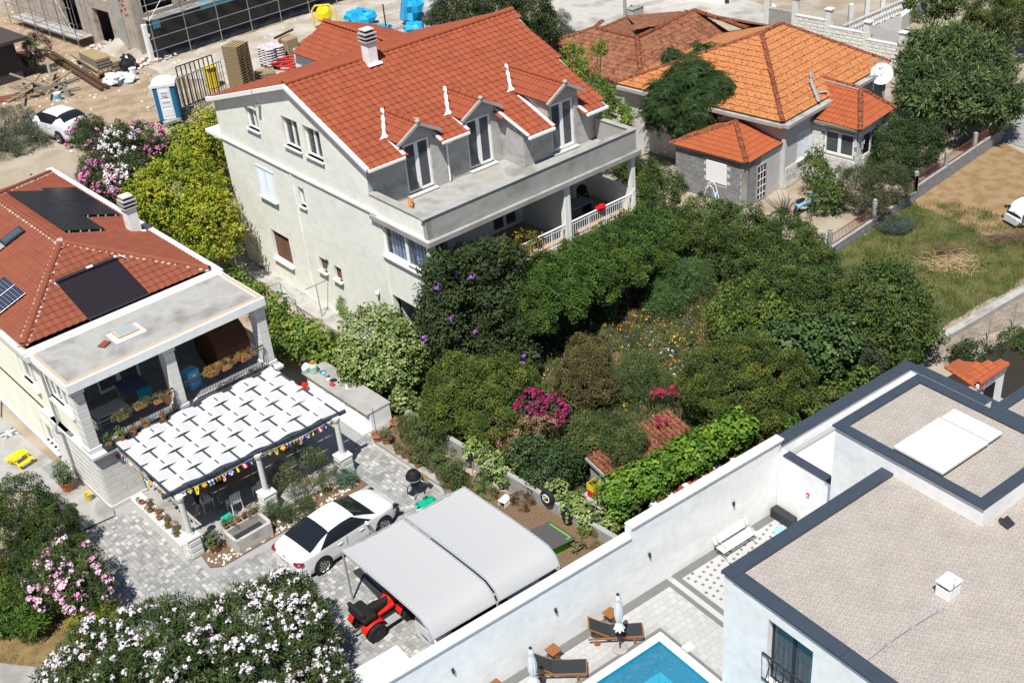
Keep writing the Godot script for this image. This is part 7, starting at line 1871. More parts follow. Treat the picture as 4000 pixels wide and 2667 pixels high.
	for i in 46:
		var d:=V3(rng.randfn(0,0.6),1,rng.randfn(0,0.6)).normalized()
		var q:=d*rng.randf_range(0.6,1.6)
		b.tube([V3(0,0,0),q*0.5+V3(rng.randfn(0,0.1),0,0),q],[0.025,0.014,0.005],4,false)
	put("twigs",b,MT.bark,t,TI,"stuff")
	t=thing("brush_heap","straw and brown cut branches heaped on the grass plot","brush heap",Vector3(20.9,0,-47.38))
	xheap(t,"straw",V3(1.1,0.35,0.8),[lin(0.42,0.31,0.16),lin(0.52,0.4,0.22)],420)
	xheap(t,"twigs",V3(0.9,0.45,0.6),[lin(0.13,0.075,0.05),lin(0.2,0.12,0.08)],160,V3(-0.1,0.1,-0.9))
	t=thing("brush_heap","brown heap of dry branches at the right edge behind the car","brush heap",Vector3(24.3,0,-49.16))
	xheap(t,"twigs",V3(1.5,0.5,0.7),[lin(0.14,0.09,0.06),lin(0.22,0.14,0.09)],300)
	tree("shrub","blue-grey lavender mound at the corner of grass and straw",Vector3(19.55,0,-51.34),[[Vector3(19.49,0.3,-51.24),V3(0.7,0.4,0.5)]],"needle",[lin(0.07,0.10,0.085),lin(0.1,0.13,0.11)],40,0.8,"shrub","",0.03)
func xheap(t:Node3D,called:String,r:Vector3,cols:Array,n:int,o:=Vector3.ZERO) -> void:
	var xf:=[]
	var cs:=[]
	var mb:=MB.new()
	mb.bar(V3(-0.5,0,0),V3(0,0.06,0),0.02,0.015);mb.bar(V3(0,0.06,0),V3(0.5,0,0),0.018,0.012)
	for i in n:
		var d:=V3(rng.randfn(0,0.55),absf(rng.randfn(0,0.5)),rng.randfn(0,0.55))
		xf.append(Transform3D(Basis.from_euler(V3(rng.randfn(0,0.3),rng.randf()*TAU,rng.randfn(0,0.35))).scaled(Vector3.ONE*rng.randf_range(0.3,0.8)),o+d*r))
		cs.append((cols[0] as Color).lerp(cols[1],rng.randf()))
	many(called,mb.mesh(),MT.tint,xf,cs,t)
func build_meadow() -> void:
	rng.seed=99
	var lo:=[]
	var ga:Vector3=Vector3(-3.46,0,-48.26)
	var poly:=PackedVector2Array()
	for q in [Vector3(-3.39,0,-37.78),Vector3(-4.17,0,-42.35),Vector3(0.2,0,-46.76),Vector3(8.98,0,-53.07),Vector3(14.93,0,-47.26),Vector3(16.45,0,-40.84),Vector3(13.42,0,-38.08),Vector3(4.25,0,-32.85),Vector3(-0.09,0,-34.51)]:poly.append(V2(q.x,q.z))
	var xf:=[]
	var cs:=[]
	var f:=FastNoiseLite.new()
	f.seed=3;f.frequency=0.35
	for i in 16000:
		var p:=V3(rng.randf_range(-14,22),0,rng.randf_range(-58,-30))
		if not Geometry2D.is_point_in_polygon(V2(p.x,p.z),poly):continue
		var v:=f.get_noise_2d(p.x*3.0,p.z*3.0)
		if v<-0.45:continue
		var s:=rng.randf_range(0.6,1.5)
		xf.append(Transform3D(Basis(Vector3.UP,rng.randf()*TAU).scaled(V3(s,s*rng.randf_range(0.8,1.7),s)),p+V3(0,0.12,0)))
		var a:=rng.randf()
		cs.append(lin(0.055,0.09,0.025).lerp(lin(0.19,0.2,0.08),a) if rng.randf()<0.85 else lin(0.28,0.21,0.09))
	var o:=many("ground_cover",CL["needle"],MT.leaf,xf,cs)
	tag(o,"mixed low green plants covering the garden between the shrubs","ground cover")
	var kinds:=[["orange marigold",[lin(0.75,0.25,0.02),lin(0.8,0.4,0.03)]],["yellow daisy",[lin(0.8,0.6,0.03),lin(0.75,0.55,0.1)]],["white daisy",[lin(0.8,0.8,0.75),lin(0.82,0.82,0.8)]],["violet sage",[lin(0.08,0.06,0.26),lin(0.12,0.08,0.32)]],["salmon rose",[lin(0.6,0.2,0.12),lin(0.65,0.3,0.2)]]]
	var spots:=[[0,Vector3(5.89,0,-44.74),"by the rightmost edge of the shaded terrace"],[0,Vector3(6.34,0,-40.89),"in mid meadow, upper orange clump"],[0,Vector3(7.78,0,-42.73),"near the dark bottle"],[0,Vector3(5.09,0,-43.94),"left of the feathery bush"],[1,Vector3(4.95,0,-45.88),"below the hanging bean vine"],[1,Vector3(7.08,0,-42.49),"behind the dark bottle"],[1,Vector3(4,0,-38.39),"above the clump of iris leaves"],[2,Vector3(1.67,0,-43.45),"left of the reddish-brown shrub"],[2,Vector3(6.54,0,-41.54),"right of the airy light green shrub"],[2,Vector3(1.89,0,-38.43),"right of the magenta bougainvillea"],[2,Vector3(6.77,0,-40.15),"below the pomegranate tree"],[3,Vector3(4.08,0,-45.26),"beside the path below the terrace"],[3,Vector3(6.39,0,-44.84),"under the feathery green bush"],[3,Vector3(2.17,0,-43.72),"behind the white daisies"],[3,Vector3(5.19,0,-43.19),"in the middle of the meadow"],[4,Vector3(8.29,0,-44.49),"at the foot of the light green tree"],[4,Vector3(3.75,0,-44.94),"near the violet sage"]]
	for q in spots:
		var k:Array=kinds[q[0]]
		var t:=thing((k[0] as String).replace(" ","_"),"%s clump flowering %s" % [k[0],q[2]],"flowers",q[1],0.0,"flower clumps in the meadow")
		var L:=[[q[1]+V3(0,0.3,0),V3(0.38,0.32,0.38)]]
		foliage(t,"leaves",L,44,"needle",[lin(0.05,0.085,0.025),lin(0.1,0.13,0.05)],0.6,null,0.5,-0.9,q[1])
		foliage(t,"flowers",L,26,"floret",k[1],1.25,MT.petal,0.1,-0.2,q[1])
	xf=[];cs=[]
	var mp:=[lin(0.75,0.3,0.03),lin(0.78,0.6,0.05),lin(0.75,0.75,0.7),lin(0.12,0.08,0.3),lin(0.55,0.2,0.2),lin(0.6,0.5,0.2)]
	for i in 900:
		var p:Vector3=(Vector3(4.95,0,-42.87))+V3(rng.randfn(0,3.6),rng.randf_range(0.3,0.65),rng.randfn(0,3.2))
		if not Geometry2D.is_point_in_polygon(V2(p.x,p.z),poly):continue
		xf.append(Transform3D(Basis(Vector3.UP,rng.randf()*TAU).scaled(Vector3.ONE*rng.randf_range(0.5,1.1)),p));cs.append(mp[rng.randi() % 6])
	tag(many("meadow_flowers",CL["floret"],MT.petal,xf,cs),"small mixed wild flowers dotted through the garden meadow","flowers")
	for q in [[Vector3(5.46,1.2,-37.49),"dark red flowering stem left of the other above the shed roof"],[Vector3(6.08,1.4,-37.3),"dark red and cream flower spike above the shed roof"],[Vector3(5.21,1.9,-34.79),"dark red blooms trailing over the shed ridge"]]:
		var t:=thing("red_flowers",q[1],"flowers",V3(q[0].x,0,q[0].z))
		foliage(t,"flowers",[[q[0],V3(0.28,0.22,0.22)]],70,"floret",[lin(0.4,0.02,0.08),lin(0.5,0.04,0.12)],1.2,MT.petal,0.5,-0.9,t.position)
		var sm:=MB.new();sm.tube([Vector3.ZERO,V3(0,q[0].y,0)],0.015,5);put("stem",sm,MT.bark,t)
	var iris:=thing("iris_clump","clump of upright blue-green sword leaves beside the shed bush","plant",Vector3(2.57,0,-37.28))
	var b:=MB.new()
	for i in 34:
		var p:=V3(rng.randfn(0,0.18),0,rng.randfn(0,0.18))
		var d:=V3(rng.randfn(0,0.22),rng.randf_range(0.6,0.95),rng.randfn(0,0.22))
		b.tri1(p-V3(0.03,0,0),p+V3(0.03,0,0.01),p+d,Vector3.BACK)
	mk("blade",lin(0.11,0.17,0.09),0.6);put("blades",b,MT.blade,iris,TI,"stuff")
	var gm:=MB.new()
	for i in 9:
		var p:=V3(rng.randfn(0,0.1),0,rng.randfn(0,0.1))
		var a:=rng.randf()*TAU
		gm.tri1(p,p+V3(cos(a),0,sin(a))*0.022,p+V3(rng.randfn(0,0.07),rng.randf_range(0.12,0.26),rng.randfn(0,0.07)),V3(0,1,0.3))
	var gp:=PackedVector2Array()
	for q in [Vector3(15.83,0,-49.41),Vector3(21.26,0,-53.78),Vector3(23.51,0,-53.68),Vector3(25.86,0,-50.63),Vector3(24.27,0,-45.76),Vector3(18.48,0,-42.17),Vector3(16.8,0,-41.39)]:gp.append(V2(q.x,q.z))
	xf=[];cs=[]
	for i in 30000:
		var p:=V3(rng.randf_range(12,34),0.0,rng.randf_range(-56,-34))
		if not Geometry2D.is_point_in_polygon(V2(p.x,p.z),gp):continue
		var v:=f.get_noise_2d(p.x*2.0,p.z*2.0)
		if v+rng.randf_range(-0.3,0.3)<-0.12:continue
		xf.append(Transform3D(Basis(Vector3.UP,rng.randf()*TAU).scaled(Vector3.ONE*rng.randf_range(0.5,1.25)),p))
		cs.append(lin(0.09,0.13,0.028).lerp(lin(0.3,0.24,0.1),clampf(rng.randf()*0.5-v*1.2,0,1)))
	o=many("grass",gm.mesh(),MT.leaf,xf,cs)
	tag(o,"patchy green and straw coloured grass of the open plot","grass")
	xf=[];cs=[]
	gp=PackedVector2Array()
	for q in [Vector3(-20.05,0,-33.03),Vector3(-17.39,0,-32.09),Vector3(-14.67,0,-29.07),Vector3(-15.58,0,-27.12),Vector3(-17.85,0,-27.63)]:gp.append(V2(q.x,q.z))
	for i in 6000:
		var p:=V3(rng.randf_range(-22,-10),0.0,rng.randf_range(-34,-22))
		if not Geometry2D.is_point_in_polygon(V2(p.x,p.z),gp):continue
		xf.append(Transform3D(Basis(Vector3.UP,rng.randf()*TAU).scaled(Vector3.ONE*rng.randf_range(0.3,0.7)),p))
		cs.append(lin(0.26,0.2,0.09).lerp(lin(0.14,0.15,0.04),rng.randf()*rng.randf()))
	o=many("dry_grass",gm.mesh(),MT.leaf,xf,cs)
	tag(o,"dry brown lawn grass in the lower left corner","grass")
func prof(a:Array,x:float) -> float:
	for i in a.size()-1:
		if x<=a[i+1].x:
			var t:float=clampf((x-a[i].x)/(a[i+1].x-a[i].x),0,1)
			var p0:float=a[maxi(i-1,0)].y;var p1:float=a[i].y;var p2:float=a[i+1].y;var p3:float=a[mini(i+2,a.size()-1)].y
			return lerpf(lerpf(p1,p2,t),cubic_interpolate(p1,p2,p0,p3,t),0.5)
	return a[-1].y
func car(called:String,label:String,at:Vector3,turn:float,L:float,tops:Array,belts:Array,widths:Array,cab:Array,wheels:Array,wr:float,paint:Material) -> Node3D:
	var o:=thing(called,label,"car",at,turn)
	var N:=56
	var sec:=func(x:float) -> Array:
		var w:float=prof(widths,x);var h:float=prof(belts,x);var t:float=maxf(prof(tops,x),h+0.02)
		var cabin:=clampf((t-h-0.06)/0.4,0.0,1.0)
		var uw:=lerpf(w*0.86,w*0.66,cabin)
		return [V2(w*0.9,0.2),V2(w*0.985,0.32),V2(w,0.5),V2(w*0.985,lerpf(0.5,h,0.6)),V2(w*0.99,h*0.97),V2(w*0.955,h),V2(lerpf(w*0.955,uw,0.5),lerpf(h,t,0.52)),V2(uw+0.02,t-0.075*cabin-0.012),V2(uw-0.05,t-0.03*cabin-0.006),V2(uw*0.55,t),V2(0,t+0.012)]
	var g:=[]
	for i in N+1:
		var x:=L*i/N
		var s:Array=sec.call(x)
		var row:=[]
		for k in s.size():row.append(V3(x-L*0.5,s[k].y,s[k].x))
		for k in range(s.size()-2,-1,-1):row.append(V3(x-L*0.5,s[k].y,-s[k].x))
		g.append(row)
	var b:=MB.new()
	b.sheet(g)
	for e in [0,N]:
		for k in range(1,g[e].size()-1):b.tri1(g[e][0],g[e][k],g[e][k+1],V3(-1 if e==0 else 1,0,0))
	put("body",b,paint,o)
	var patch_:=func(x0:float,x1:float,k0:int,k1:int,off:float,sh:float) -> MB:
		var q:=MB.new()
		var gg:=[]
		for i in 13:
			var row:=[]
			for k in range(k0,k1+1):
				var x:=lerpf(x0,x1,i/12.0)
				if sh != 0.0:x=lerpf(x0+sh*(float(k-k0)/(k1-k0)),x1-cab[4]*(float(k-k0)/(k1-k0)),i/12.0)
				var s:Array=sec.call(x)
				var kk:=k if k<11 else 20-k
				var p:=V3(x-L*0.5,s[kk].y,s[kk].x*(1 if k<11 else -1))
				row.append(p+V3(0,off*0.6,(1 if k<10 else (-1 if k>10 else 0))*off))
			gg.append(row)
		q.sheet(gg)
		return q
	put("rear_window",patch_.call(cab[0],cab[1],7,13,0.012,0.0),MT.dark_glass,o)
	put("windscreen",patch_.call(cab[2],cab[3],7,13,0.012,0.0),MT.dark_glass,o)
	put("side_window",patch_.call(cab[0]+0.35,cab[3]-0.25,5,7,0.012,0.55),MT.dark_glass,o)
	put("side_window",patch_.call(cab[0]+0.35,cab[3]-0.25,13,15,0.012,0.55),MT.dark_glass,o)
	for x in wheels:
		for s in [-1,1]:
			var w:float=prof(widths,x)
			b=MB.new()
			b.tube([V3(x-L*0.5,wr+0.02,s*(w-0.16)),V3(x-L*0.5,wr+0.02,s*(w+0.004))],wr+0.055,20);put("wheel_arch",b,MT.black,o)
			b=MB.new()
			b.lathe(V3(x-L*0.5,wr,s*(w-0.1)),[V2(wr*0.68,-0.1),V2(wr*0.97,-0.1),V2(wr,-0.06),V2(wr,0.08),V2(wr*0.95,0.115),V2(wr*0.68,0.118)],22,Basis(Vector3.RIGHT,s*PI/2));var ty:=put("wheel",b,MT.rubber,o)
			b=MB.new()
			b.lathe(V3(x-L*0.5,wr,s*(w-0.1)),[V2(0.001,0.1),V2(0.06,0.105),V2(0.065,0.07),V2(0.001,0.06)],12,Basis(Vector3.RIGHT,s*PI/2))
			b.lathe(V3(x-L*0.5,wr,s*(w-0.1)),[V2(wr*0.62,0.08),V2(wr*0.68,0.122),V2(wr*0.7,0.1)],22,Basis(Vector3.RIGHT,s*PI/2))
			for k in 10:
				var a:=TAU*k/10.0
				b.bar(V3(x-L*0.5+cos(a)*0.05,wr+sin(a)*0.05,s*(w-0.005)),V3(x-L*0.5+cos(a)*wr*0.66,wr+sin(a)*wr*0.66,s*(w+0.012)),0.028,0.028)
			put("rim",b,MT.steel,ty)
	for s in [-1,1]:
		b=MB.new();var mx:float=cab[3]-0.55
		b.ball(V3(mx-L*0.5,prof(belts,mx)+0.08,s*(prof(widths,mx)+0.1)),V3(0.07,0.07,0.11),10,6);put("mirror",b,paint,o)
	for x in [cab[0]+1.15,cab[0]+2.1]:
		for s in [-1,1]:
			b=MB.new();b.cbox(V3(x-L*0.5,0.8,s*(prof(widths,x)+0.006)),V3(0.2,0.035,0.035),BI,0.012);put("door_handle",b,paint,o)
			b=MB.new();b.box(V3(x-L*0.5+0.3,0.62,s*(prof(widths,x)+0.0)),V3(0.008,0.62,0.012));put("door_gap",b,MT.dark_metal,o)
	return o
func lamp_patch(o:Node3D,called:String,x:float,y:float,z:float,s:Vector3,m:Material,ry:=0.0) -> void:
	for k in [-1,1]:
		var b:=MB.new();b.ball(V3(x,y,z*k),s,10,6,Basis(Vector3.UP,ry*k));put(called,b,m,o)
func plate(o:Node3D,p:Vector3,rot:Basis,text:String) -> void:
	var b:=MB.new();b.cbox(p,V3(0.52,0.11,0.012),rot,0.004);put("number_plate",b,MT.white,o)
	var tm:=TextMesh.new()
	tm.text=text;tm.font_size=20;tm.pixel_size=0.0048;tm.depth=0.004
	put("lettering",tm,MT.black,o,Transform3D(rot,p+rot*V3(0,0,0.009)))
func build_cars() -> void:
	var rw:Vector3=Vector3(-7.13,0,-30.42)
	var fw:Vector3=Vector3(-5.14,0,-32.24)
	var d:=(fw-rw).normalized()
	var left:=V3(d.z,0,-d.x)
	var sedT:=[V2(0,0.78),V2(0.07,0.98),V2(0.3,1.07),V2(0.62,1.1),V2(1.1,1.3),V2(1.55,1.41),V2(2.1,1.45),V2(2.55,1.41),V2(3.0,1.21),V2(3.4,1.0),V2(3.9,0.92),V2(4.3,0.79),V2(4.58,0.6)]
	var sedB:=[V2(0,0.72),V2(0.1,0.93),V2(0.6,0.98),V2(1.6,0.97),V2(3.0,0.93),V2(3.9,0.84),V2(4.3,0.72),V2(4.58,0.52)]
	var sedW:=[V2(0,0.6),V2(0.1,0.74),V2(0.35,0.84),V2(0.8,0.89),V2(2.3,0.9),V2(3.7,0.89),V2(4.15,0.8),V2(4.4,0.66),V2(4.58,0.45)]
	var c:=(rw+fw)*0.5+left*0.86
	var o:=car("sedan","white four-door sedan parked on grey pavers beside the fabric carport",V3(c.x,0,c.z)-d*0.03,atan2(-d.z,d.x),4.58,sedT,sedB,sedW,[0.58,1.5,2.62,3.42,0.65],[0.94,3.64],0.33,MT.car_white)
	gloss("tail_red",lin(0.22,0.008,0.012),0.2,1.0)
	lamp_patch(o,"tail_light",-2.16,0.86,0.66,V3(0.16,0.07,0.2),MT.tail_red,0.6)
	lamp_patch(o,"headlight",2.0,0.68,0.66,V3(0.24,0.06,0.14),MT.dark_glass,-0.5)
	plate(o,V3(-2.29,0.72,0),Basis(Vector3.UP,-PI/2),"DU-391-MB")
	var b:=MB.new();b.ball(V3(-2.27,0.9,0),V3(0.02,0.05,0.07),10,6);put("badge",b,MT.steel,o)
	var hT:=[V2(0,0.8),V2(0.1,1.1),V2(0.5,1.4),V2(1.2,1.5),V2(2.0,1.5),V2(2.6,1.3),V2(3.1,1.04),V2(3.6,0.95),V2(4.0,0.8),V2(4.2,0.55)]
	var hB:=[V2(0,0.76),V2(0.3,0.98),V2(2.8,0.94),V2(3.6,0.84),V2(4.2,0.5)]
	var hW:=[V2(0,0.62),V2(0.2,0.8),V2(0.8,0.88),V2(3.2,0.88),V2(3.8,0.78),V2(4.2,0.45)]
	var hp:Vector3=Vector3(-22.95,5.6,-59.83)
	var hf:Vector3=Vector3(-24.31,6.2,-59.9)
	var hr:Vector3=Vector3(-20.55,6.7,-57.98)
	var hd:Vector3=Vector3(-23.59,5.6,-59.22)-Vector3(-21.07,5.6,-57.14)
	hd=hd.normalized()
	o=car("hatchback","small white hatchback behind the pink and white oleander",V3(hp.x,gh(hp),hp.z),atan2(-hd.z,hd.x),4.2,hT,hB,hW,[0.2,0.75,2.1,2.95,0.6],[0.75,3.3],0.31,MT.car_white)
	lamp_patch(o,"headlight",1.85,0.76,0.6,V3(0.2,0.08,0.14),MT.steel,-0.5)
	var p0:Vector3=Vector3(24.97,0.35,-50.71)
	var p1:Vector3=Vector3(24.81,0.4,-50.95)
	var p2:Vector3=Vector3(25.02,0.4,-50.29)
	var ac:=(p2-p1).normalized()
	var fd:=V3(-ac.z,0,ac.x)
	if fd.z<0:fd=-fd
	var fc:=p0-fd*2.12
	o=car("hatchback","white car with black grille cut by the right edge on the straw ground",V3(fc.x,0,fc.z),atan2(-fd.z,fd.x),4.36,hT,hB,hW,[0.2,0.8,2.2,3.1,0.6],[0.8,3.45],0.33,MT.car_white)
	lamp_patch(o,"headlight",1.86,0.76,0.62,V3(0.2,0.07,0.13),MT.dark_glass,-0.6)
	b=MB.new();b.ball(V3(1.98,0.58,0),V3(0.09,0.1,0.5),14,8);put("grille",b,MT.black,o)
	b=MB.new();b.ball(V3(1.92,0.3,0),V3(0.2,0.07,0.6),14,8);put("lower_grille",b,MT.black,o)
	plate(o,V3(2.09,0.47,0),Basis(Vector3.UP,PI/2),"ZD-218-KT")
	b=MB.new();b.ball(V3(2.0,0.75,0),V3(0.02,0.03,0.07),10,6);put("badge",b,MT.steel,o)
	var vT:=[V2(0,0.85),V2(0.1,1.15),V2(0.5,1.45),V2(1.3,1.55),V2(2.1,1.53),V2(2.8,1.25),V2(3.2,1.05),V2(3.8,0.95),V2(4.2,0.6)]
	var q:Vector3=Vector3(-2.11,0.5,-1.95)
	o=car("suv","white car parked under the fabric carport showing only its rounded end",W("W",V3(q.x+2.25,0,q.z+0.25)),YAW.W,4.2,vT,hB,hW,[0.12,0.6,2.2,3.0,0.6],[0.8,3.35],0.33,MT.car_white)
	b=MB.new();b.ball(V3(-1.98,0.92,0),V3(0.1,0.045,0.62),14,6);put("dark_trim",b,MT.black,o)
	b=MB.new();b.ball(V3(-2.0,0.45,0),V3(0.12,0.07,0.66),14,6);put("bumper_trim",b,MT.black,o)
	b=MB.new();b.lathe(V3(-2.08,0.93,0),[V2(0.04,-0.01),V2(0.06,0.01),V2(0.075,-0.01)],14,Basis(Vector3.BACK,PI/2));put("badge",b,MT.steel,o)
func build_carport() -> void:
	var o:=thing("carport","curved white fabric carport in two bays against the boundary wall","carport",ORG.W,YAW.W)
	var ys:=[V3(0,2.15,-5.25),V3(0,2.2,-4.0),V3(0,2.26,-2.6),V3(0,2.28,-1.4),V3(0,2.26,-0.85),V3(0,2.08,-0.52),V3(0,1.75,-0.36)]
	for q in [[-2.72,-0.36],[-0.26,2.14]]:
		var g:=[]
		for i in ys.size():
			var row:=[]
			for k in 13:
				var t:=k/12.0
				row.append(V3(lerpf(q[0],q[1],t)+0.3*(ys[i].z+5.25)/4.9,ys[i].y-0.05*sin(PI*t)+0.012*sin(k*2.6+i),ys[i].z))
			g.append(row)
		var b:=MB.new();b.sheet(g);var f:=put("fabric_bay",b,MT.awning,o)
		for e in [q[0],q[1]]:
			b=MB.new()
			var pts:=[]
			for p in ys:pts.append(p+V3(e+0.3*(p.z+5.25)/4.9,0.015,0))
			b.tube(pts,0.024,7);put("edge_tube",b,MT.grey_metal,f)
			b=MB.new()
			for k in 26:b.box((ys[0] as Vector3).lerp(ys[4],k/25.0)+V3(e+(0.05 if e==q[0] else -0.05)+0.27*k/25.0,0.05+0.09*sin(PI*k/25.0),0),V3(0.012,0.012,0.02))
			put("lacing",b,MT.white,f,TI,"stuff")
		pass
	for x in [-2.7,-0.31,2.12]:
		var b:=MB.new();b.tube([V3(x,0,-5.15),V3(x,2.15,-5.2)],0.04,8);put("post",b,MT.grey_metal,o)
		b=MB.new();b.tube([V3(x+0.3,0,-0.42),V3(x+0.3,1.75,-0.37)],0.04,8);put("post",b,MT.grey_metal,o)
	for q in [V3(0,2.13,-5.25),V3(0,1.75,-0.36)]:
		var b:=MB.new();b.tube([q+V3(-2.72,0,0),q+V3(2.14,0,0)],0.025,7);put("cross_tube",b,MT.grey_metal,o)
	var t:=thing("wall_step","low white block step along the yard side of the boundary wall","step",ORG.W,YAW.W)
	var b2:=MB.new();b2.cbox(V3(-4.6,0.25,-1.2),V3(3.6,0.5,1.7),BI,0.02);put("step",b2,MT.white_cap,t)
	var a:Vector3=Vector3(-3.05,0,-3.09)
	var k:=thing("quad_bike","red and black quad bike half under the fabric carport","quad bike",W("W",V3(a.x+0.72,0,a.z-0.52)),YAW.W+0.08)
	mk("quad_red",lin(0.52,0.018,0.012),0.35)
	for x in [-0.68,0.68]:
		for s in [-1,1]:
			b2=MB.new();b2.lathe(V3(x,0.33,s*0.46),[V2(0.17,-0.13),V2(0.29,-0.14),V2(0.33,-0.09),V2(0.33,0.09),V2(0.29,0.14),V2(0.17,0.13),V2(0.001,0.08)],18,Basis(Vector3.RIGHT,PI/2*s));var w:=put("wheel",b2,MT.rubber,k)
			b2=MB.new()
			for i in 18:
				var an:=TAU*i/18.0
				b2.box(V3(x+cos(an)*0.325,0.33+sin(an)*0.325,s*(0.46+0.06*(1 if i % 2 else -1))),V3(0.05,0.04,0.13),Basis(Vector3.BACK,an))
			put("tread_lug",b2,MT.rubber,w,TI,"stuff")
			b2=MB.new()
			for i in 7:b2.bar(V3(x,0.33,s*0.585),V3(x+cos(TAU*i/7.0)*0.16,0.33+sin(TAU*i/7.0)*0.16,s*0.575),0.03,0.03)
			put("rim",b2,MT.dark_metal,w)
			b2=MB.new()
			var g:=[]
			for i in 9:
				var an:=lerpf(0.35,PI-0.35,i/8.0)
				g.append([V3(x+cos(an)*0.44,0.37+sin(an)*0.42,s*0.24),V3(x+cos(an)*0.45,0.36+sin(an)*0.42,s*0.42),V3(x+cos(an)*0.45,0.33+sin(an)*0.41,s*0.53)])
			b2.sheet(g);put("fender",b2,MT.quad_red,k)
	b2=MB.new();b2.cbox(V3(0,0.42,0),V3(1.5,0.3,0.42),BI,0.06);put("chassis",b2,MT.dark_metal,k)
	b2=MB.new();b2.cbox(V3(0.0,0.3,0),V3(0.6,0.06,1.0),BI,0.02);put("footboard",b2,MT.grey_metal,k)
	b2=MB.new();b2.tube([V3(-0.75,0.86,0),V3(-0.3,0.86,0),V3(0.0,0.82,0),V3(0.25,0.86,0)],[0.16,0.19,0.15,0.1],12);put("seat",b2,MT.black,k)
	b2=MB.new();b2.tube([V3(0.1,0.76,0),V3(0.4,0.85,0),V3(0.8,0.8,0),V3(1.05,0.6,0)],[0.15,0.2,0.26,0.14],12);put("front_cowl",b2,MT.quad_red,k)
	for s in [-1,1]:
		b2=MB.new();b2.tube([V3(-0.35,0.66,s*0.2),V3(0.25,0.74,s*0.2)],[0.06,0.1],8);put("side_panel",b2,MT.quad_red,k)
	b2=MB.new();b2.cbox(V3(-0.78,0.93,0),V3(0.55,0.24,0.95),BI,0.07);var bx:=put("rear_box",b2,MT.black,k)
	b2=MB.new();b2.cbox(V3(-0.98,1.15,0),V3(0.14,0.28,0.85),Basis(Vector3.BACK,0.25),0.05);put("backrest",b2,MT.rubber,bx)
	b2=MB.new();b2.tube([V3(0.35,0.9,0),V3(0.25,1.1,0),V3(0.2,1.12,0.4)],0.022,6);b2.tube([V3(0.25,1.1,0),V3(0.2,1.12,-0.4)],0.022,6);put("handlebar",b2,MT.dark_metal,k)
	b2=MB.new();b2.tube([V3(-0.9,0.4,0),V3(-1.2,0.35,0)],0.035,6);b2.ball(V3(-1.22,0.39,0),V3(0.05,0.05,0.05));put("tow_hitch",b2,MT.dark_metal,k)
	var dm:Vector3=Vector3(-5.5,0,-29.51)
	t=thing("drain_grate","long dark drain grate let into the pavers beside the quad bike","grate",V3(dm.x,0.02,dm.z),YAW.W+PI/2)
	b2=MB.new();b2.cbox(V3(0.1,0,0),V3(1.9,0.03,0.3));put("grate",b2,MT.dark_metal,t)
func build_pavers() -> void:
	rng.seed=15
	var xf:=XW("L")
	var wi:=XW("W").affine_inverse()
	var poly:=PackedVector2Array()
	for q in [Vector3(-0.12,0,0.43),V3(0.6,0,0.9),V3(0.8,0,6.2),V3(1.4,0,6.3),V3(4.2,0,6.5),V3(7.5,0,6.4),V3(7.5,0,4.0),V3(9.4,0,3.5),Vector3(10.55,0,4.27),Vector3(9.32,0,4.3),Vector3(9.33,0,7.41),Vector3(9.37,0,9.55),V3(13,0,14),V3(10,0,18),V3(-6,0,18),Vector3(-2.08,0,5.52),Vector3(-1.52,0,0.35)]:poly.append(V2(q.x,q.z))
	var holder:=get_node("driveway")
	var lens:=[0.12,0.18,0.24]
	var me:=[]
	for l in lens:
		var mb:=MB.new();mb.cbox(Vector3.ZERO,V3(l-0.012,0.03,0.148),BI,0.008);me.append(mb.mesh())
	var rest:=[[],[],[]]
	var cols:=[[],[],[]]
	var tones:=[0.74,0.92,1.04,1.12,1.4,0.84,1.0]
	var fm:=[]
	for tn in 4:
		for l in lens:
			var mb:=MB.new();var v:float=[0.8,0.98,1.12,1.4][tn];mb.col=lin(v,v*0.985,v*0.96);mb.cbox(Vector3.ZERO,V3(l-0.012,0.03,0.148),BI,0.008);fm.append(mb.mesh())
	var cnt:=0
	var x:=-8.0
	while x<16.0:
		var z:=-1.0-rng.randf()*0.2
		while z<18.0:
			var k:=rng.randi() % 3
			var l:float=lens[k]
			var c:=V2(x,z+l*0.5)
			z+=l
			if not Geometry2D.is_point_in_polygon(c,poly):continue
			var wl:=wi*(xf*V3(c.x,0,c.y))
			if wl.z>-0.32 or (wl.x>3.2 and wl.z>-7):continue
			var p:=xf*V3(c.x,0.012+rng.randf_range(0,0.003),c.y)
			var tf:=Transform3D(xf.basis*Basis(Vector3.UP,PI/2),p)
			if cnt<300 and p.z>-30.2 and p.x>-9.5 and p.x<-3.5:
				put("paver",fm[(rng.randi() % 4)*3+k],MT.paver,holder,tf);cnt+=1
			else:
				var v:float=tones[rng.randi() % 7]
				rest[k].append(tf);cols[k].append(lin(v,v*0.985,v*0.96))
		x+=0.16
	for k in 3:many("paver_field",me[k],MT.paver,rest[k],cols[k],holder)
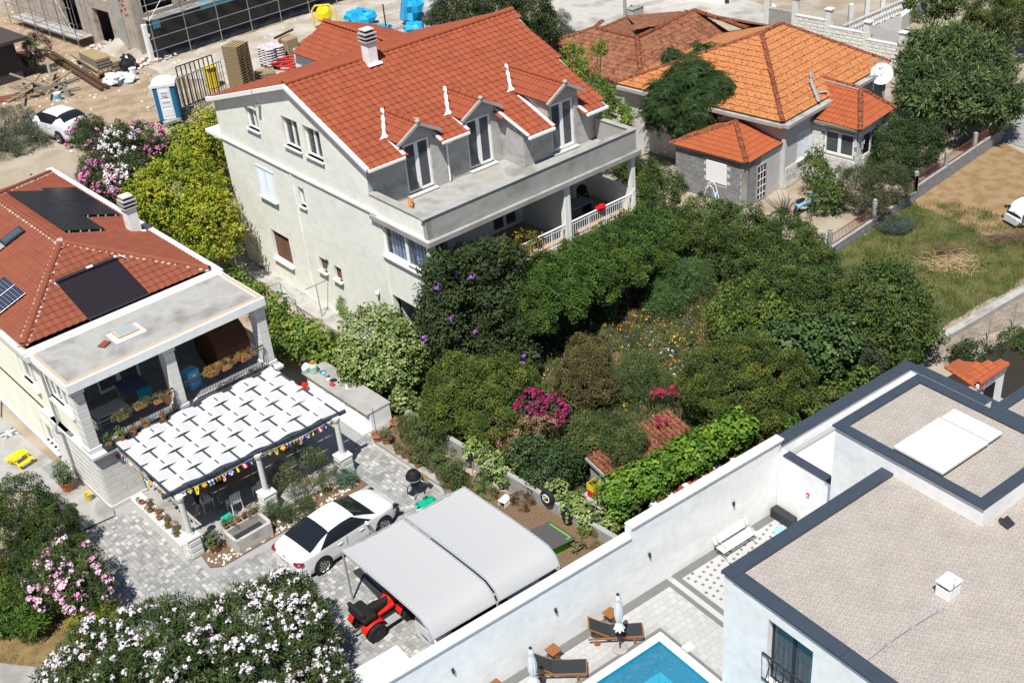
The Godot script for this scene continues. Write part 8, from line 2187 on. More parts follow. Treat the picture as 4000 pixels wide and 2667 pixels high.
func build_pergola() -> void:
	rng.seed=24
	var o:=thing("pergola","terrace pergola with woven white shade sails on dark beams and white pillars","pergola",ORG.L,YAW.L)
	var zf:=func(x:float) -> float:return 4.32+(x-0.77)*0.08
	var nb:=11
	for i in nb:
		var x:=0.77+i*0.677
		var b:=MB.new();b.bar(V3(x,2.72,0.15),V3(x,2.72,zf.call(x)+0.12),0.05,0.07);put("beam",b,MT.anthracite,o)
	var b1:=MB.new();b1.bar(V3(0.5,2.62,zf.call(0.5)),V3(7.85,2.62,zf.call(7.85)),0.12,0.14,0.01);put("front_beam",b1,MT.anthracite,o)
	b1=MB.new();b1.bar(V3(0.7,2.64,0.1),V3(7.7,2.64,0.1),0.1,0.12,0.01);put("rear_beam",b1,MT.anthracite,o)
	for s in 6:
		var g:=[]
		for i in 81:
			var x:=0.79+i*6.77/80.0
			var y:=2.72+0.044*cos(PI*((x-0.77)/0.677)+PI*s)
			var z0:float=0.18+(zf.call(x)-0.2)*s/6.0;var z1:float=0.18+(zf.call(x)-0.2)*(s+1)/6.0-0.012
			g.append([V3(x,y,z0),V3(x,y-0.015,(z0+z1)*0.5),V3(x,y,z1)])
		var b:=MB.new();b.sheet(g);put("shade_sail",b,MT.sail,o)
	for q in [[0.95,4.66],[4.13,4.62],[7.36,4.92]]:
		var z:float=zf.call(q[0])
		var b:=MB.new();b.cbox(V3(q[0],0.4,q[1]),V3(0.5,0.8,0.5),BI,0.03);var pd:=put("pedestal",b,MT.stone_white,o)
		for i in 3:
			for e in 4:
				b=MB.new();b.cbox(V3(q[0],0.14+i*0.25,q[1])+Basis(Vector3.UP,e*PI/2)*V3(0,0,0.26),V3(0.48,0.23,0.06) if e % 2==0 else V3(0.06,0.23,0.48),BI,0.025);put("stone_block",b,MT.stone_white,pd)
		b=MB.new();b.cbox(V3(q[0],0.84,q[1]),V3(0.58,0.1,0.58),BI,0.02);put("cap",b,MT.white_cap,pd)
		b=MB.new();b.lathe(V3(q[0],0.88,q[1]),[V2(0.15,0),V2(0.15,0.06),V2(0.115,0.1),V2(0.105,1.5),V2(0.14,1.55),V2(0.16,1.64),V2(0.16,1.72),V2(0.001,1.72)],8);put("column",b,MT.stone_white,o)
	b1=MB.new();b1.box(V3(4.2,0.02,2.4),V3(7.0,0.05,4.6));put("terrace_floor",b1,MT.patio,o)
	b1=MB.new();b1.cbox(V3(0.75,0.3,2.75),V3(0.36,0.6,3.9),BI,0.02);put("low_wall",b1,MT.white_wall,o)
	for i in 8:
		b1=MB.new();b1.cbox(V3(0.55,0.3,1.0+i*0.49),V3(0.05,0.56,0.47),BI,0.02);put("stone_block",b1,MT.stone_white,o)
	b1=MB.new();b1.cbox(V3(0.75,0.63,2.75),V3(0.46,0.07,3.9),BI,0.02);put("low_wall_cap",b1,MT.white_cap,o)
	var t:=thing("bunting","string of small coloured signal flags under the pergola edge","bunting",ORG.L,YAW.L)
	var R:=lin(0.6,0.02,0.03);var Bl:=lin(0.02,0.06,0.32);var Y:=lin(0.8,0.62,0.02);var Wh:=lin(0.82,0.82,0.82);var K:=lin(0.02,0.02,0.02)
	var pats:=[[R,Wh,0],[Bl,Wh,1],[Y,Bl,0],[Wh,R,1],[Bl,Y,2],[Y,K,1],[R,Y,2],[Wh,Bl,2],[Y,R,0],[Wh,R,3],[Bl,Wh,3],[K,Y,0]]
	var b:=MB.new();b.tube([V3(0.72,2.6,0.3),V3(0.72,2.5,2.4),V3(0.7,2.56,4.3)],0.006,4);b.tube([V3(0.7,2.56,4.36),V3(2.4,2.44,4.5),V3(4.1,2.54,4.64),V3(5.8,2.44,4.78),V3(7.6,2.56,4.92)],0.006,4);put("string",b,MT.white,t,TI,"stuff")
	for i in 40:
		var P:Vector3;var u:Vector3
		if i<14:
			P=V3(0.71,2.56-0.08*sin(PI*i/13.0),0.5+i*0.28);u=V3(0,0,0.2)
		else:
			var f:=(i-14)/25.0
			P=V3(0.85+f*6.5,2.55-0.1*absf(sin(TAU*f)),4.38+f*0.52);u=V3(0.19,0,0.016)
		var dn:=V3(rng.randf_range(-0.05,0.05),-0.2,rng.randf_range(-0.03,0.05))
		var pt:Array=pats[i % 12]
		b=MB.new()
		var tapered:=i % 4==1
		var nx:=3
		for a in nx:
			for c in nx:
				var on:=false
				match pt[2]:
					0:on=a==1
					1:on=a==1 and c==1
					2:on=a==1 or c==1
					3:on=(a+c) % 2==1
				b.col=pt[1] if on else pt[0]
				var n:=V3(u.z,0,u.x)
				var pp:=func(x:float,y:float) -> Vector3:return P+u*(lerpf(x,0.5,y*0.6) if tapered else x)+dn*(y*(1.5 if tapered else 1.0))+n*0.12*sin(y*3.0+i)
				b.quad(pp.call(a/3.0,c/3.0),pp.call((a+1)/3.0,c/3.0),pp.call((a+1)/3.0,(c+1)/3.0),pp.call(a/3.0,(c+1)/3.0),V3(0,0,1))
		put("flag",b,MT.cloth,t)
	var tt:=thing("dining_table","grey plank dining table in the shade of the pergola","table",W("L",V3(3.7,0.05,2.8)),YAW.L)
	mk("grey_wood",lin(0.30,0.25,0.2),0.7,MT.t_grain,3.0)
	for i in 6:
		b=MB.new();b.cbox(V3(0,0.74,-0.42+i*0.17),V3(1.9,0.03,0.16),BI,0.005);put("table_plank",b,MT.grey_wood,tt)
	for x in [-0.85,0.85]:
		for z in [-0.4,0.4]:
			b=MB.new();b.box(V3(x,0.36,z),V3(0.08,0.72,0.08));put("leg",b,MT.grey_wood,tt)
	var ch:=thing("garden_chair","white garden chair at the near side of the pergola table, left one","chair",W("L",V3(3.2,0.05,3.7)),YAW.L,"chairs round the pergola table")
	b=MB.new();b.cbox(V3(0,0.44,0),V3(0.46,0.04,0.44),BI,0.01);put("seat",b,MT.white,ch)
	for i in 5:
		b=MB.new();b.box(V3(-0.18+i*0.09,0.68,0.22),V3(0.05,0.44,0.02));put("back_slat",b,MT.white,ch)
	b=MB.new();b.tube([V3(-0.22,0.86,0.23),V3(0,0.92,0.24),V3(0.22,0.86,0.23)],0.018,6);put("back_frame",b,MT.white,ch)
	for x in [-0.2,0.2]:
		for z in [-0.19,0.2]:
			b=MB.new();b.tube([V3(x,0.44,z),V3(x*1.1,0,z*1.1)],0.018,6);put("leg",b,MT.white,ch)
	dup(ch,W("L",V3(4.3,0.05,3.75)),YAW.L+0.1,"white garden chair at the near side of the pergola table, right one")
	dup(ch,W("L",V3(2.5,0.05,2.8)),YAW.L-PI/2,"white garden chair at the left end of the pergola table")
	dup(ch,W("L",V3(4.0,0.05,1.9)),YAW.L+PI,"white garden chair on the house side of the pergola table")
	t=thing("handbag","dark brown bag lying on the pergola table","bag",W("L",V3(3.3,0.84,2.7)),YAW.L)
	b=MB.new();lumpy(b,V3(0,0.06,0),V3(0.3,0.13,0.2),4);put("bag",b,MT.dark_wood,t)
func nets(mb:MB,caps:Array,lo:Vector3,hi:Vector3,h:float,k:float,colf:Callable) -> void:
	var n:=Vector3i(((hi-lo)/h).ceil())
	var val:=PackedFloat32Array()
	val.resize((n.x+1)*(n.y+1)*(n.z+1))
	var id:=func(x:int,y:int,z:int) -> int:return (x*(n.y+1)+y)*(n.z+1)+z
	for x in n.x+1:
		for y in n.y+1:
			for z in n.z+1:
				var p:=lo+V3(x,y,z)*h
				var dd:=1.0
				for c in caps:
					var a:Vector3=c[0];var ab:Vector3=c[1]-a
					var t:=clampf((p-a).dot(ab)/maxf(ab.length_squared(),1e-6),0,1)
					var d:=p.distance_to(a+ab*t)-lerpf(c[2],c[3],t)
					var q:=maxf(k-absf(dd-d),0.0)/k
					dd=minf(dd,d)-q*q*k*0.25
				val[id.call(x,y,z)]=dd
	var vs:={}
	for x in n.x:
		for y in n.y:
			for z in n.z:
				var s:=V3(0,0,0);var c:=0
				for e in [[0,0,0,1,0,0],[0,0,0,0,1,0],[0,0,0,0,0,1],[1,0,0,1,1,0],[1,0,0,1,0,1],[0,1,0,1,1,0],[0,1,0,0,1,1],[0,0,1,1,0,1],[0,0,1,0,1,1],[1,1,0,1,1,1],[1,0,1,1,1,1],[0,1,1,1,1,1]]:
					var a:float=val[id.call(x+e[0],y+e[1],z+e[2])];var b:float=val[id.call(x+e[3],y+e[4],z+e[5])]
					if (a<0) != (b<0):
						s+=V3(e[0],e[1],e[2]).lerp(V3(e[3],e[4],e[5]),a/(a-b));c+=1
				if c:vs[id.call(x,y,z)]=lo+(V3(x,y,z)+s/c)*h
	for x in range(1,n.x):
		for y in range(1,n.y):
			for z in range(1,n.z):
				var a:float=val[id.call(x,y,z)]
				for ax in 3:
					var e:=Vector3i(x,y,z);e[ax]+=1
					var b:float=val[id.call(e.x,e.y,e.z)]
					if (a<0)==(b<0):continue
					var u:=Vector3i.ZERO;u[(ax+1) % 3]=1
					var w:=Vector3i.ZERO;w[(ax+2) % 3]=1
					var q:=[]
					for c in [Vector3i(x,y,z),Vector3i(x,y,z)-u,Vector3i(x,y,z)-u-w,Vector3i(x,y,z)-w]:q.append(vs.get(id.call(c.x,c.y,c.z),Vector3.ZERO))
					var o:=Vector3.ZERO;o[ax]=1.0 if a<0 else -1.0
					mb.col=colf.call((q[0]+q[2])*0.5)
					mb.quad(q[0],q[1],q[2],q[3],o)
func build_person() -> void:
	var o:=thing("person","person in navy top and dark shorts standing under the pergola edge","person",W("L",V3(2.2,0.06,2.9)),YAW.L+0.9)
	var b:=MB.new()
	var H:=V3(0,0.92,0)
	var caps:=[]
	for s in [-1.0,1.0]:
		var hip:=H+V3(0.09*s,0,0);var kn:=V3(0.12*s,0.49,0.05+0.05*s);var an:=V3(0.13*s,0.08,-0.02+0.1*s)
		caps+=[[hip,kn,0.092,0.062],[kn,kn.lerp(an,0.35)+V3(0,0,-0.012),0.058,0.06],[kn.lerp(an,0.35),an,0.056,0.036],[an+V3(0,-0.04,-0.03),an+V3(0.02*s,-0.05,0.16),0.04,0.03]]
		var sh:=V3(0.18*s,1.40,0.02);var el:=V3(0.25*s,1.13,0.08);var wr:=V3(0.16*s,0.98,0.27)
		caps+=[[sh,el,0.058,0.043],[el,wr,0.042,0.029],[wr,wr+V3(-0.03*s,-0.03,0.07),0.032,0.036]]
	caps+=[[H,V3(0,1.1,0.01),0.155,0.13],[V3(0,1.1,0.01),V3(0,1.34,0.0),0.135,0.15],[V3(-0.15,1.4,0),V3(0.15,1.4,0),0.075,0.075],[V3(0,1.42,0),V3(0,1.54,0.03),0.06,0.055],[V3(0,1.6,0.03),V3(0,1.68,0.02),0.082,0.095]]
	var colf:=func(p:Vector3) -> Color:
		if p.y>1.66 or (p.y>1.58 and p.z<0.0):return lin(0.05,0.04,0.035)
		if p.y>1.47:return lin(0.42,0.25,0.17)
		if p.y>0.9 and (absf(p.x)<0.24 or p.y>1.2) and p.z<0.2:return lin(0.02,0.035,0.13)
		if p.y>0.55 and absf(p.x)<0.24 and p.z<0.2:return lin(0.015,0.017,0.022)
		return lin(0.42,0.25,0.17)
	nets(b,caps,V3(-0.4,-0.05,-0.25),V3(0.4,1.85,0.45),0.026,0.05,colf)
	b.col=lin(0.42,0.25,0.17)
	for s in [-1.0,1.0]:
		var pm:=V3(0.13*s,0.95,0.34)
		for i in 4:
			var l:float=[0.075,0.085,0.08,0.06][i]
			var q:=pm+V3((-0.03+i*0.02)*s,-0.01,0.02)
			b.tube([q,q+V3(0,-0.012,l*0.55),q+V3(0,-0.04,l*0.85)],[0.01,0.009,0.007],6)
		b.tube([pm+V3(-0.035*s,0.0,-0.03),pm+V3(-0.07*s,0.0,0.01),pm+V3(-0.075*s,-0.02,0.045)],[0.012,0.01,0.008],6)
	b.tube([V3(0,1.62,0.115),V3(0,1.6,0.135),V3(0,1.585,0.12)],[0.008,0.016,0.012],6)
	for s in [-1.0,1.0]:b.ball(V3(0.095*s,1.62,0.02),V3(0.012,0.03,0.02),6,4)
	b.col=lin(0.03,0.02,0.02)
	for s in [-1.0,1.0]:b.ball(V3(0.033*s,1.635,0.108),V3(0.012,0.007,0.008),6,4)
	b.col=lin(0.3,0.1,0.09);b.ball(V3(0,1.56,0.11),V3(0.024,0.006,0.008),6,4)
	put("body",b,MT.tint,o)
func lmb(f:Callable) -> MB:
	var b:=MB.new()
	f.call(b)
	return b
func potted(label:String,at:Vector3,r:float,h:float,plant:String,cols:Array,ph:=0.3,m:Material=null,shape:="pot",group:="") -> Node3D:
	var t:=thing("potted_plant" if plant else "flower_pot",label,"pot",at,rng.randf()*TAU if shape=="pot" else YAW.L,group)
	var b:=MB.new()
	var mm:Material=m if m else MT.terracotta_pot
	if shape=="pot":
		b.lathe(Vector3.ZERO,[V2(0.001,0.01),V2(r*0.68,0),V2(r*0.95,h*0.85),V2(r*1.06,h*0.85),V2(r*1.06,h),V2(r*0.9,h),V2(r*0.85,h*0.8)],16)
		put("pot",b,mm,t)
		b=MB.new();b.lathe(Vector3.ZERO,[V2(r*0.88,h*0.82),V2(0.001,h*0.88)],14);put("soil",b,MT.soil,t)
	else:
		b.cbox(V3(0,h*0.5,0),V3(r*2.6,h,r*1.1),BI,0.02);put("trough",b,mm,t)
		b=MB.new();b.box(V3(0,h,0),V3(r*2.4,0.02,r*0.9));put("soil",b,MT.soil,t)
	if plant:
		var k:=V3(r*(2.6 if shape != "pot" else 1.3),ph,r*1.3)
		foliage(t,"plant",[[at+V3(0,h+ph*0.7,0),k]],60 if r<0.3 else 34,plant,cols,0.5 if r<0.3 else 0.8,null,0.6,-0.9,at)
	return t
func build_small() -> void:
	rng.seed=123
	var b:MB
	var t:Node3D
	var grn:=[lin(0.05,0.1,0.02),lin(0.12,0.18,0.04)]
	var suc:=[lin(0.10,0.13,0.05),lin(0.22,0.14,0.06)]
	var red:=[lin(0.10,0.05,0.03),lin(0.2,0.09,0.05),lin(0.12,0.14,0.04)]
	var vl:=["green leafy plant in a terracotta pot at the left end of the veranda shelf","second terracotta pot on the veranda shelf with pale green leaves","ribbed terracotta pot with a stub plant on the veranda shelf","small round terracotta pot on the veranda shelf","succulent pot near the middle pillar on the veranda shelf"]
	for i in 5:potted(vl[i],W("L",V3(0.62+i*0.48+(0.25 if i>3 else 0.0),2.7,0.14)),0.12,0.22,["broad","broad","small","small","small"][i],grn if i<2 else suc,0.2 if i<2 else 0.1,null,"pot","pots on the veranda shelf")
	potted("large orange clay pot by the middle veranda pillar",W("L",V3(3.2,3.2,-0.02)),0.2,0.36,"",[])
	for q in [[1.35,3.5,"wire basket of dry succulents on the left veranda rail"],[2.1,3.58,"basket of orange and green succulents at mid left veranda rail"],[2.85,3.45,"hanging bowl of bushy succulents before the big clay pot"]]:
		potted(q[2],W("L",V3(q[0],q[1],0.1)),0.17,0.12,"small",suc,0.12,null,"trough")
	for q in [[5.15,"window box with pale green plants on the right veranda rail"],[5.75,"window box of orange succulents in the middle of the right rail"],[6.6,"long window box of reddish succulents at the right end of the rail"]]:
		potted(q[1],W("L",V3(q[0],3.5,0.12)),0.17,0.16,"small",[lin(0.25,0.15,0.04),lin(0.42,0.18,0.05),lin(0.12,0.16,0.05)],0.13,null,"trough")
	t=thing("barrel_sauna","large round wooden barrel standing at the right of the veranda","barrel",W("L",V3(6.6,2.62,-1.7)),YAW.L)
	var bm:=mk("barrel_wood",lin(0.12,0.045,0.02),0.6,MT.t_grain,3.0)
	for i in 20:
		b=MB.new();var a:=TAU*i/20.0
		b.box(V3(0,1.0+sin(a)*0.92,cos(a)*0.92),V3(1.5,0.06,0.29),Basis(Vector3.RIGHT,-a+PI/2));put("stave",b,bm,t)
	b=MB.new();b.tube([V3(-0.7,1,0),V3(-0.66,1,0)],0.9,20);b.tube([V3(0.68,1,0),V3(0.72,1,0)],0.9,20);put("end_panel",b,bm,t,TI,"stuff")
	t=thing("blue_cabinet","bright blue cabinet with round emblem on the veranda","cabinet",W("L",V3(4.75,2.62,-1.1)),YAW.L+0.2)
	b=MB.new();b.cbox(V3(0,0.42,0),V3(0.55,0.84,0.45),BI,0.02);put("body",b,MT.sky_blue,t)
	b=MB.new();b.tube([V3(0,0.62,0.226),V3(0,0.62,0.23)],0.08,14);put("emblem",b,MT.white,t)
	t=thing("drying_rack","clothes drying rack with striped and teal laundry on the veranda","drying rack",W("L",V3(2.6,2.62,-1.6)),YAW.L)
	b=MB.new();b.sheet([[V3(-0.5,1.0,-0.7),V3(0.5,1.0,-0.7)],[V3(-0.5,1.02,0),V3(0.5,1.02,0)],[V3(-0.5,1.0,0.5),V3(0.5,1.0,0.5)]]);mk("striped",lin(0.05,0.07,0.14),0.9);put("laundry",b,MT.striped,t)
	b=MB.new();b.box(V3(0.2,0.75,0.55),V3(0.6,0.5,0.04));mk("teal",lin(0.01,0.16,0.2),0.9);put("towel",b,MT.teal,t)
	for x in [-0.5,0.5]:
		b=MB.new();b.tube([V3(x,0,0.5),V3(x,1.0,-0.6)],0.012,5);b.tube([V3(x,0,-0.6),V3(x,1.0,0.5)],0.012,5);put("leg",b,MT.steel,t)
	t=thing("veranda_table","low pale table with small pots inside the left veranda bay","table",W("L",V3(1.4,2.62,-1.4)),YAW.L)
	b=MB.new();b.cbox(V3(0,0.6,0),V3(1.3,0.05,0.8));put("table_top",b,MT.concrete,t)
	for x in [-0.55,0.55]:
		b=MB.new();b.box(V3(x,0.3,0),V3(0.06,0.6,0.6));put("leg",b,MT.concrete,t)
	b=MB.new();b.box(V3(0.3,5.85,-1.75),V3(0.5,0.05,0.35));t=thing("roof_tile_piece","single red tile lying on the veranda roof by the skylight","tile",W("L",V3(2.0,5.79,-1.45)),YAW.L+0.5)
	b=MB.new();b.cbox(V3(0,0.03,0),V3(0.42,0.04,0.3));put("tile",b,MT.terracotta,t)
	mk("lemon",lin(0.78,0.60,0.01),0.5)
	t=thing("picnic_table","small bright yellow picnic table on the left patio","picnic table",W("L",V3(-1.32,0.1,-5.45)),YAW.L+0.25)
	for i in 4:
		b=MB.new();b.cbox(V3(0,0.42,-0.165+i*0.11),V3(0.72,0.025,0.1),BI,0.005);put("table_plank",b,MT.lemon,t)
	for z in [-0.42,0.42]:
		for i in 2:
			b=MB.new();b.cbox(V3(0,0.25,z+i*0.1-0.05),V3(0.72,0.025,0.09),BI,0.005);put("bench_plank",b,MT.lemon,t)
	for x in [-0.27,0.27]:
		for s in [-1,1]:
			b=MB.new();b.bar(V3(x,0.41,0.14*s),V3(x,0.0,0.34*s),0.035,0.06);put("leg",b,MT.lemon,t)
		b=MB.new();b.bar(V3(x,0.225,-0.47),V3(x,0.225,0.47),0.03,0.05);put("brace",b,MT.lemon,t)
	t=thing("door_mat","checked grey and blue door mat on the left patio","mat",W("L",V3(-0.8,0.104,-7.9)),YAW.L)
	for i in 5:
		for j in 4:
			b=MB.new();b.col=[lin(0.12,0.14,0.13),lin(0.3,0.34,0.32),lin(0.45,0.48,0.46),lin(0.16,0.2,0.26)][(i*3+j*2+i*j) % 4];b.box(V3(-0.3+i*0.13,0.01,-0.25+j*0.15),V3(0.125,0.015,0.145));put("square",b,MT.tint,t)
	t=thing("floor_grille","grey slatted light-well grille in the patio along the green wall","grille",W("L",V3(-0.62,0.1,-3.75)),YAW.L)
	for i in 14:
		b=MB.new();b.box(V3(0,0.015,-0.75+i*0.115),V3(0.5,0.02,0.07));put("slat",b,MT.grey_metal,t)
	potted("large terracotta pot with a small rubber plant at the house corner",W("L",V3(-0.72,0.1,-2.3)),0.27,0.46,"broad",[lin(0.06,0.10,0.05),lin(0.12,0.16,0.09)],0.5)
	t=thing("yellow_bucket","pale yellow plastic bucket on the patio before the ashlar corner","bucket",W("L",V3(-0.42,0.1,-1.05)),0)
	b=MB.new();b.lathe(Vector3.ZERO,[V2(0.001,0.02),V2(0.11,0),V2(0.15,0.3),V2(0.165,0.3),V2(0.165,0.32),V2(0.13,0.31),V2(0.1,0.05),V2(0.001,0.04)],14);mk("pale_yellow",lin(0.6,0.5,0.12),0.5);put("pail",b,MT.pale_yellow,t)
	t=thing("wall_lamp","small black box lamp on the ashlar corner under the veranda","lamp",W("L",V3(0.75,2.1,0.1)),YAW.L)
	b=MB.new();b.cbox(V3(0,0,0.02),V3(0.12,0.14,0.12),BI,0.01);put("housing",b,MT.dark_metal,t)
	for i in 9:potted("small terracotta pot of succulents, number %d from the house on the low pergola wall" % (i+1) if false else ["succulent pot nearest the house on the low pergola wall","reddish succulent pot, second from the house on the low wall","tiny cactus pot in the third place on the low wall","succulent pot in the fourth place on the low wall","dark red succulent pot at the middle of the low wall","pale succulent pot just past the middle of the low wall","round succulent pot, third from the corner column on the low wall","red-leaved pot, second from the corner column on the low wall","wide shallow pot nearest the corner column on the low wall"][i],W("L",V3(0.66+0.14*(i % 2),0.67,1.5+i*0.33)),0.1,0.15,"small",red if i % 2 else suc,0.08,null,"pot","pots on the low pergola wall")
	potted("terracotta pot with a leafy plant beside the corner pedestal",W("L",V3(1.5,0.02,5.05)),0.22,0.34,"ivy",[lin(0.05,0.09,0.03),lin(0.1,0.14,0.06)],0.3)
	t=thing("stone_trough","weathered white stone trough with pots on its rear rim","trough",W("L",V3(2.72,0,5.5)),YAW.L)
	for q in [[0,0.42,1.45,0.12],[0,-0.42,1.45,0.2]]:
		b=MB.new();b.cbox(V3(q[0],0.32,q[1]),V3(q[2],0.64,q[3]),BI,0.03);put("side",b,MT.old_stone,t)
	for x in [-0.7,0.7]:
		b=MB.new();b.cbox(V3(x,0.318,0),V3(0.13,0.634,0.72),BI,0.03);put("end",b,MT.old_stone,t)
	b=MB.new();b.box(V3(0,0.25,0),V3(1.3,0.02,0.74));put("bottom",b,MT.dark_metal,t)
	for i in 6:potted(["clay trough of seedlings at the left rear of the stone trough","bowl of pale plants beside the seedlings on the trough","leafy green pot in the middle of the trough rim","dark plum bowl with white flowers on the trough rim","clay pot right of the plum bowl on the trough rim","small clay pot at the right end of the trough rim"][i],W("L",V3(2.12+i*0.25,0.65,5.08)),0.1,0.13,"small",[grn,suc,grn,red,suc,grn][i],0.13,MT.crimson if i==3 else null,"pot","pots on the stone trough")
	t=thing("towel","turquoise towel hanging behind the stone trough","towel",W("L",V3(2.35,0.9,4.7)),YAW.L)
	b=MB.new();b.sheet([[V3(-0.2,0,0),V3(0.2,0.03,0)],[V3(-0.22,-0.1,0.12),V3(0.2,-0.08,0.13)],[V3(-0.2,-0.35,0.16),V3(0.22,-0.33,0.15)]]);mk("turquoise",lin(0.0,0.42,0.3),0.9);put("cloth",b,MT.turquoise,t)
	patch("flower_bed",[W("L",V3(1.0,0,5.0)),W("L",V3(0.9,0,5.75)),W("L",V3(1.25,0,6.05)),W("L",V3(4.2,0,6.1)),W("L",V3(7.5,0,6.2)),W("L",V3(7.45,0,5.2)),W("L",V3(4.2,0,4.9))],0.035,MT.soil)
	var xf:=[]
	var cs:=[]
	for i in 260:
		var p:=W("L",V3(rng.randf_range(1.0,7.4),0.05,rng.randf_range(5.75,6.05) if i % 2 else rng.randf_range(5.1,6.0)))
		xf.append(Transform3D(Basis.from_euler(V3(rng.randf(),rng.randf()*6,rng.randf())).scaled(Vector3.ONE*rng.randf_range(0.05,0.15)),p));cs.append(lin(0.62,0.59,0.53) if rng.randf()<0.8 else lin(0.4,0.28,0.2))
	b=MB.new();b.ball(Vector3.ZERO,V3(0.5,0.35,0.45),7,5)
	tag(many("bed_stones",b.mesh(),MT.tint,xf,cs),"pale round stones edging the flower bed beside the pergola","stones")
	t=thing("storage_counter","long white garden counter with louvred doors and concrete top","counter",W("L",V3(9.62,0,-1.1)),YAW.L)
	b=MB.new();b.cbox(V3(0.55,0.41,2.33),V3(1.02,0.82,4.62),BI,0.02);put("body",b,MT.white_wall,t)
	b=MB.new();b.cbox(V3(0.5,0.86,2.3),V3(1.22,0.08,4.7),BI,0.015);put("counter_top",b,MT.concrete_light,t)
	b=MB.new();b.cbox(V3(-0.2,0.06,2.33),V3(0.5,0.12,4.7),BI,0.02);put("kerb",b,MT.white_cap,t)
	for i in 3:shutter(t,V3(0.025,0.16,0.25+i*1.5),Vector3.BACK,Vector3.LEFT,1.15,0.6,MT.white,2,-0.01)
	t=thing("sprayer","pale green pressure sprayer with orange cap on the counter","sprayer",W("L",V3(9.9,0.9,-0.75)),0)
	b=MB.new();b.lathe(Vector3.ZERO,[V2(0.001,0),V2(0.19,0.02),V2(0.2,0.32),V2(0.12,0.42),V2(0.001,0.43)],14);mk("mint",lin(0.4,0.52,0.42),0.5);put("tank",b,MT.mint,t)
	b=MB.new();b.lathe(V3(0,0.42,0),[V2(0.09,0),V2(0.1,0.1),V2(0.001,0.12)],12);mk("orange",lin(0.7,0.16,0.02),0.5);put("cap",b,MT.orange,t)
	t=thing("fertiliser_bag","white and blue plastic bag standing at the end of the counter","bag",W("L",V3(9.7,0.9,-1.0)),YAW.L)
	b=MB.new();lumpy(b,V3(0,0.2,0),V3(0.22,0.24,0.12),6,12,8,0.2);put("bag",b,MT.white,t)
	b=MB.new();b.quad(V3(-0.12,0.12,0.13),V3(0.14,0.1,0.13),V3(0.14,0.28,0.12),V3(0.02,0.24,0.13),V3(0,0,1));put("print",b,MT.sky_blue,t)
	var tl:=["blue cloth lying on the counter by the sprayer","pale blue plastic tub on the counter","small grey can on the counter behind the tub","white dish in the middle of the counter clutter","dark tool bag on the counter","pink sponge on the counter","wooden hammer handles at the near end of the clutter","grey trowel beside the white dish","white bottle near the variegated tree"]
	for i in 9:
		t=thing(["cloth","tub","can","dish","tool_bag","sponge","hammer","trowel","bottle"][i],tl[i],["cloth","tub","can","dish","bag","sponge","hammer","trowel","bottle"][i],W("L",V3(9.8+0.4*rng.randf(),0.9,-0.4+i*0.22)),rng.randf()*3)
		b=MB.new()
		if i in [1,2,3,8]:b.lathe(Vector3.ZERO,[V2(0.001,0.01),V2(0.07,0),V2(0.09 if i != 8 else 0.04,0.06 if i==3 else 0.15),V2(0.001,0.05 if i==3 else 0.16)],10)
		elif i in [6,7]:b.bar(V3(-0.2,0.03,0),V3(0.15,0.03,0.02),0.035,0.03);b.box(V3(0.18,0.04,0.02),V3(0.06,0.06,0.14))
		else:lumpy(b,V3(0,0.04,0),V3(0.15,0.07,0.1),i)
		put("body",b,[MT.toilet_blue,MT.light_blue,MT.grey_metal,MT.white,MT.rubber,MT.crimson,MT.plank,MT.grey_metal,MT.white][i],t)
	t=thing("red_bucket","bright red bucket on the ground at the end of the counter","bucket",W("L",V3(9.3,0.05,-0.9)),0)
	b=MB.new();b.lathe(Vector3.ZERO,[V2(0.001,0.01),V2(0.14,0),V2(0.2,0.4),V2(0.22,0.42),V2(0.17,0.4),V2(0.001,0.06)],14);put("pail",b,MT.quad_red,t)
	t=thing("bed_wall","low pale stone retaining wall of the planting bed by the barbecue","wall",W("W",V3(2.3,0,-12)),YAW.W)
	for q in [[V3(0.05,0,-0.1),V3(0.55,0,4.5)],[V3(0.55,0,4.5),V3(1.0,0,8.5)],[V3(0.0,0,-0.1),V3(1.2,0,-0.7)]]:
		b=MB.new();b.bar(q[0]+V3(0,0.15,0),q[1]+V3(0,0.15,0),0.2,0.34,0.02);put("wall",b,MT.stone_white,t)
		b=MB.new();b.bar(q[0]+V3(0,0.34,0),q[1]+V3(0,0.34,0),0.3,0.04,0.01);put("coping",b,MT.concrete_light,t)
	var pl:=[["wide pale terracotta bowl at the corner of the planting bed",V3(2.38,0.36,-11.9),0.24,0.3,""],["terracotta pot with spindly stems beside the pale bowl",V3(2.55,0.36,-11.5),0.2,0.34,"long"],["terracotta pot with big leaves on the bed wall",V3(2.5,0.36,-10.6),0.15,0.22,"broad"],["terracotta pot with dry plant, third along the bed wall",V3(2.6,0.36,-10.2),0.18,0.24,"small"],["small brown pot on the bed wall",V3(2.62,0.36,-9.75),0.11,0.17,"small"],["small mauve pot on the bed wall",V3(2.66,0.36,-9.35),0.12,0.18,"small"],["tall round clay pot by the garden wall gap",V3(3.5,0.05,-12.4),0.24,0.42,""],["tiny dark red plant on the bed wall behind the barbecue",V3(2.85,0.36,-8.1),0.1,0.1,"small"]]
	for q in pl:potted(q[0],W("W",q[1]),q[2],q[3],q[4],grn if q[1].z>-11 and q[1].z<-10.4 else suc,0.16)
	potted("long clay trough of dark succulents on the bed behind the barbecue",W("W",V3(3.05,0.36,-7.5)),0.22,0.18,"small",red,0.1,null,"trough")
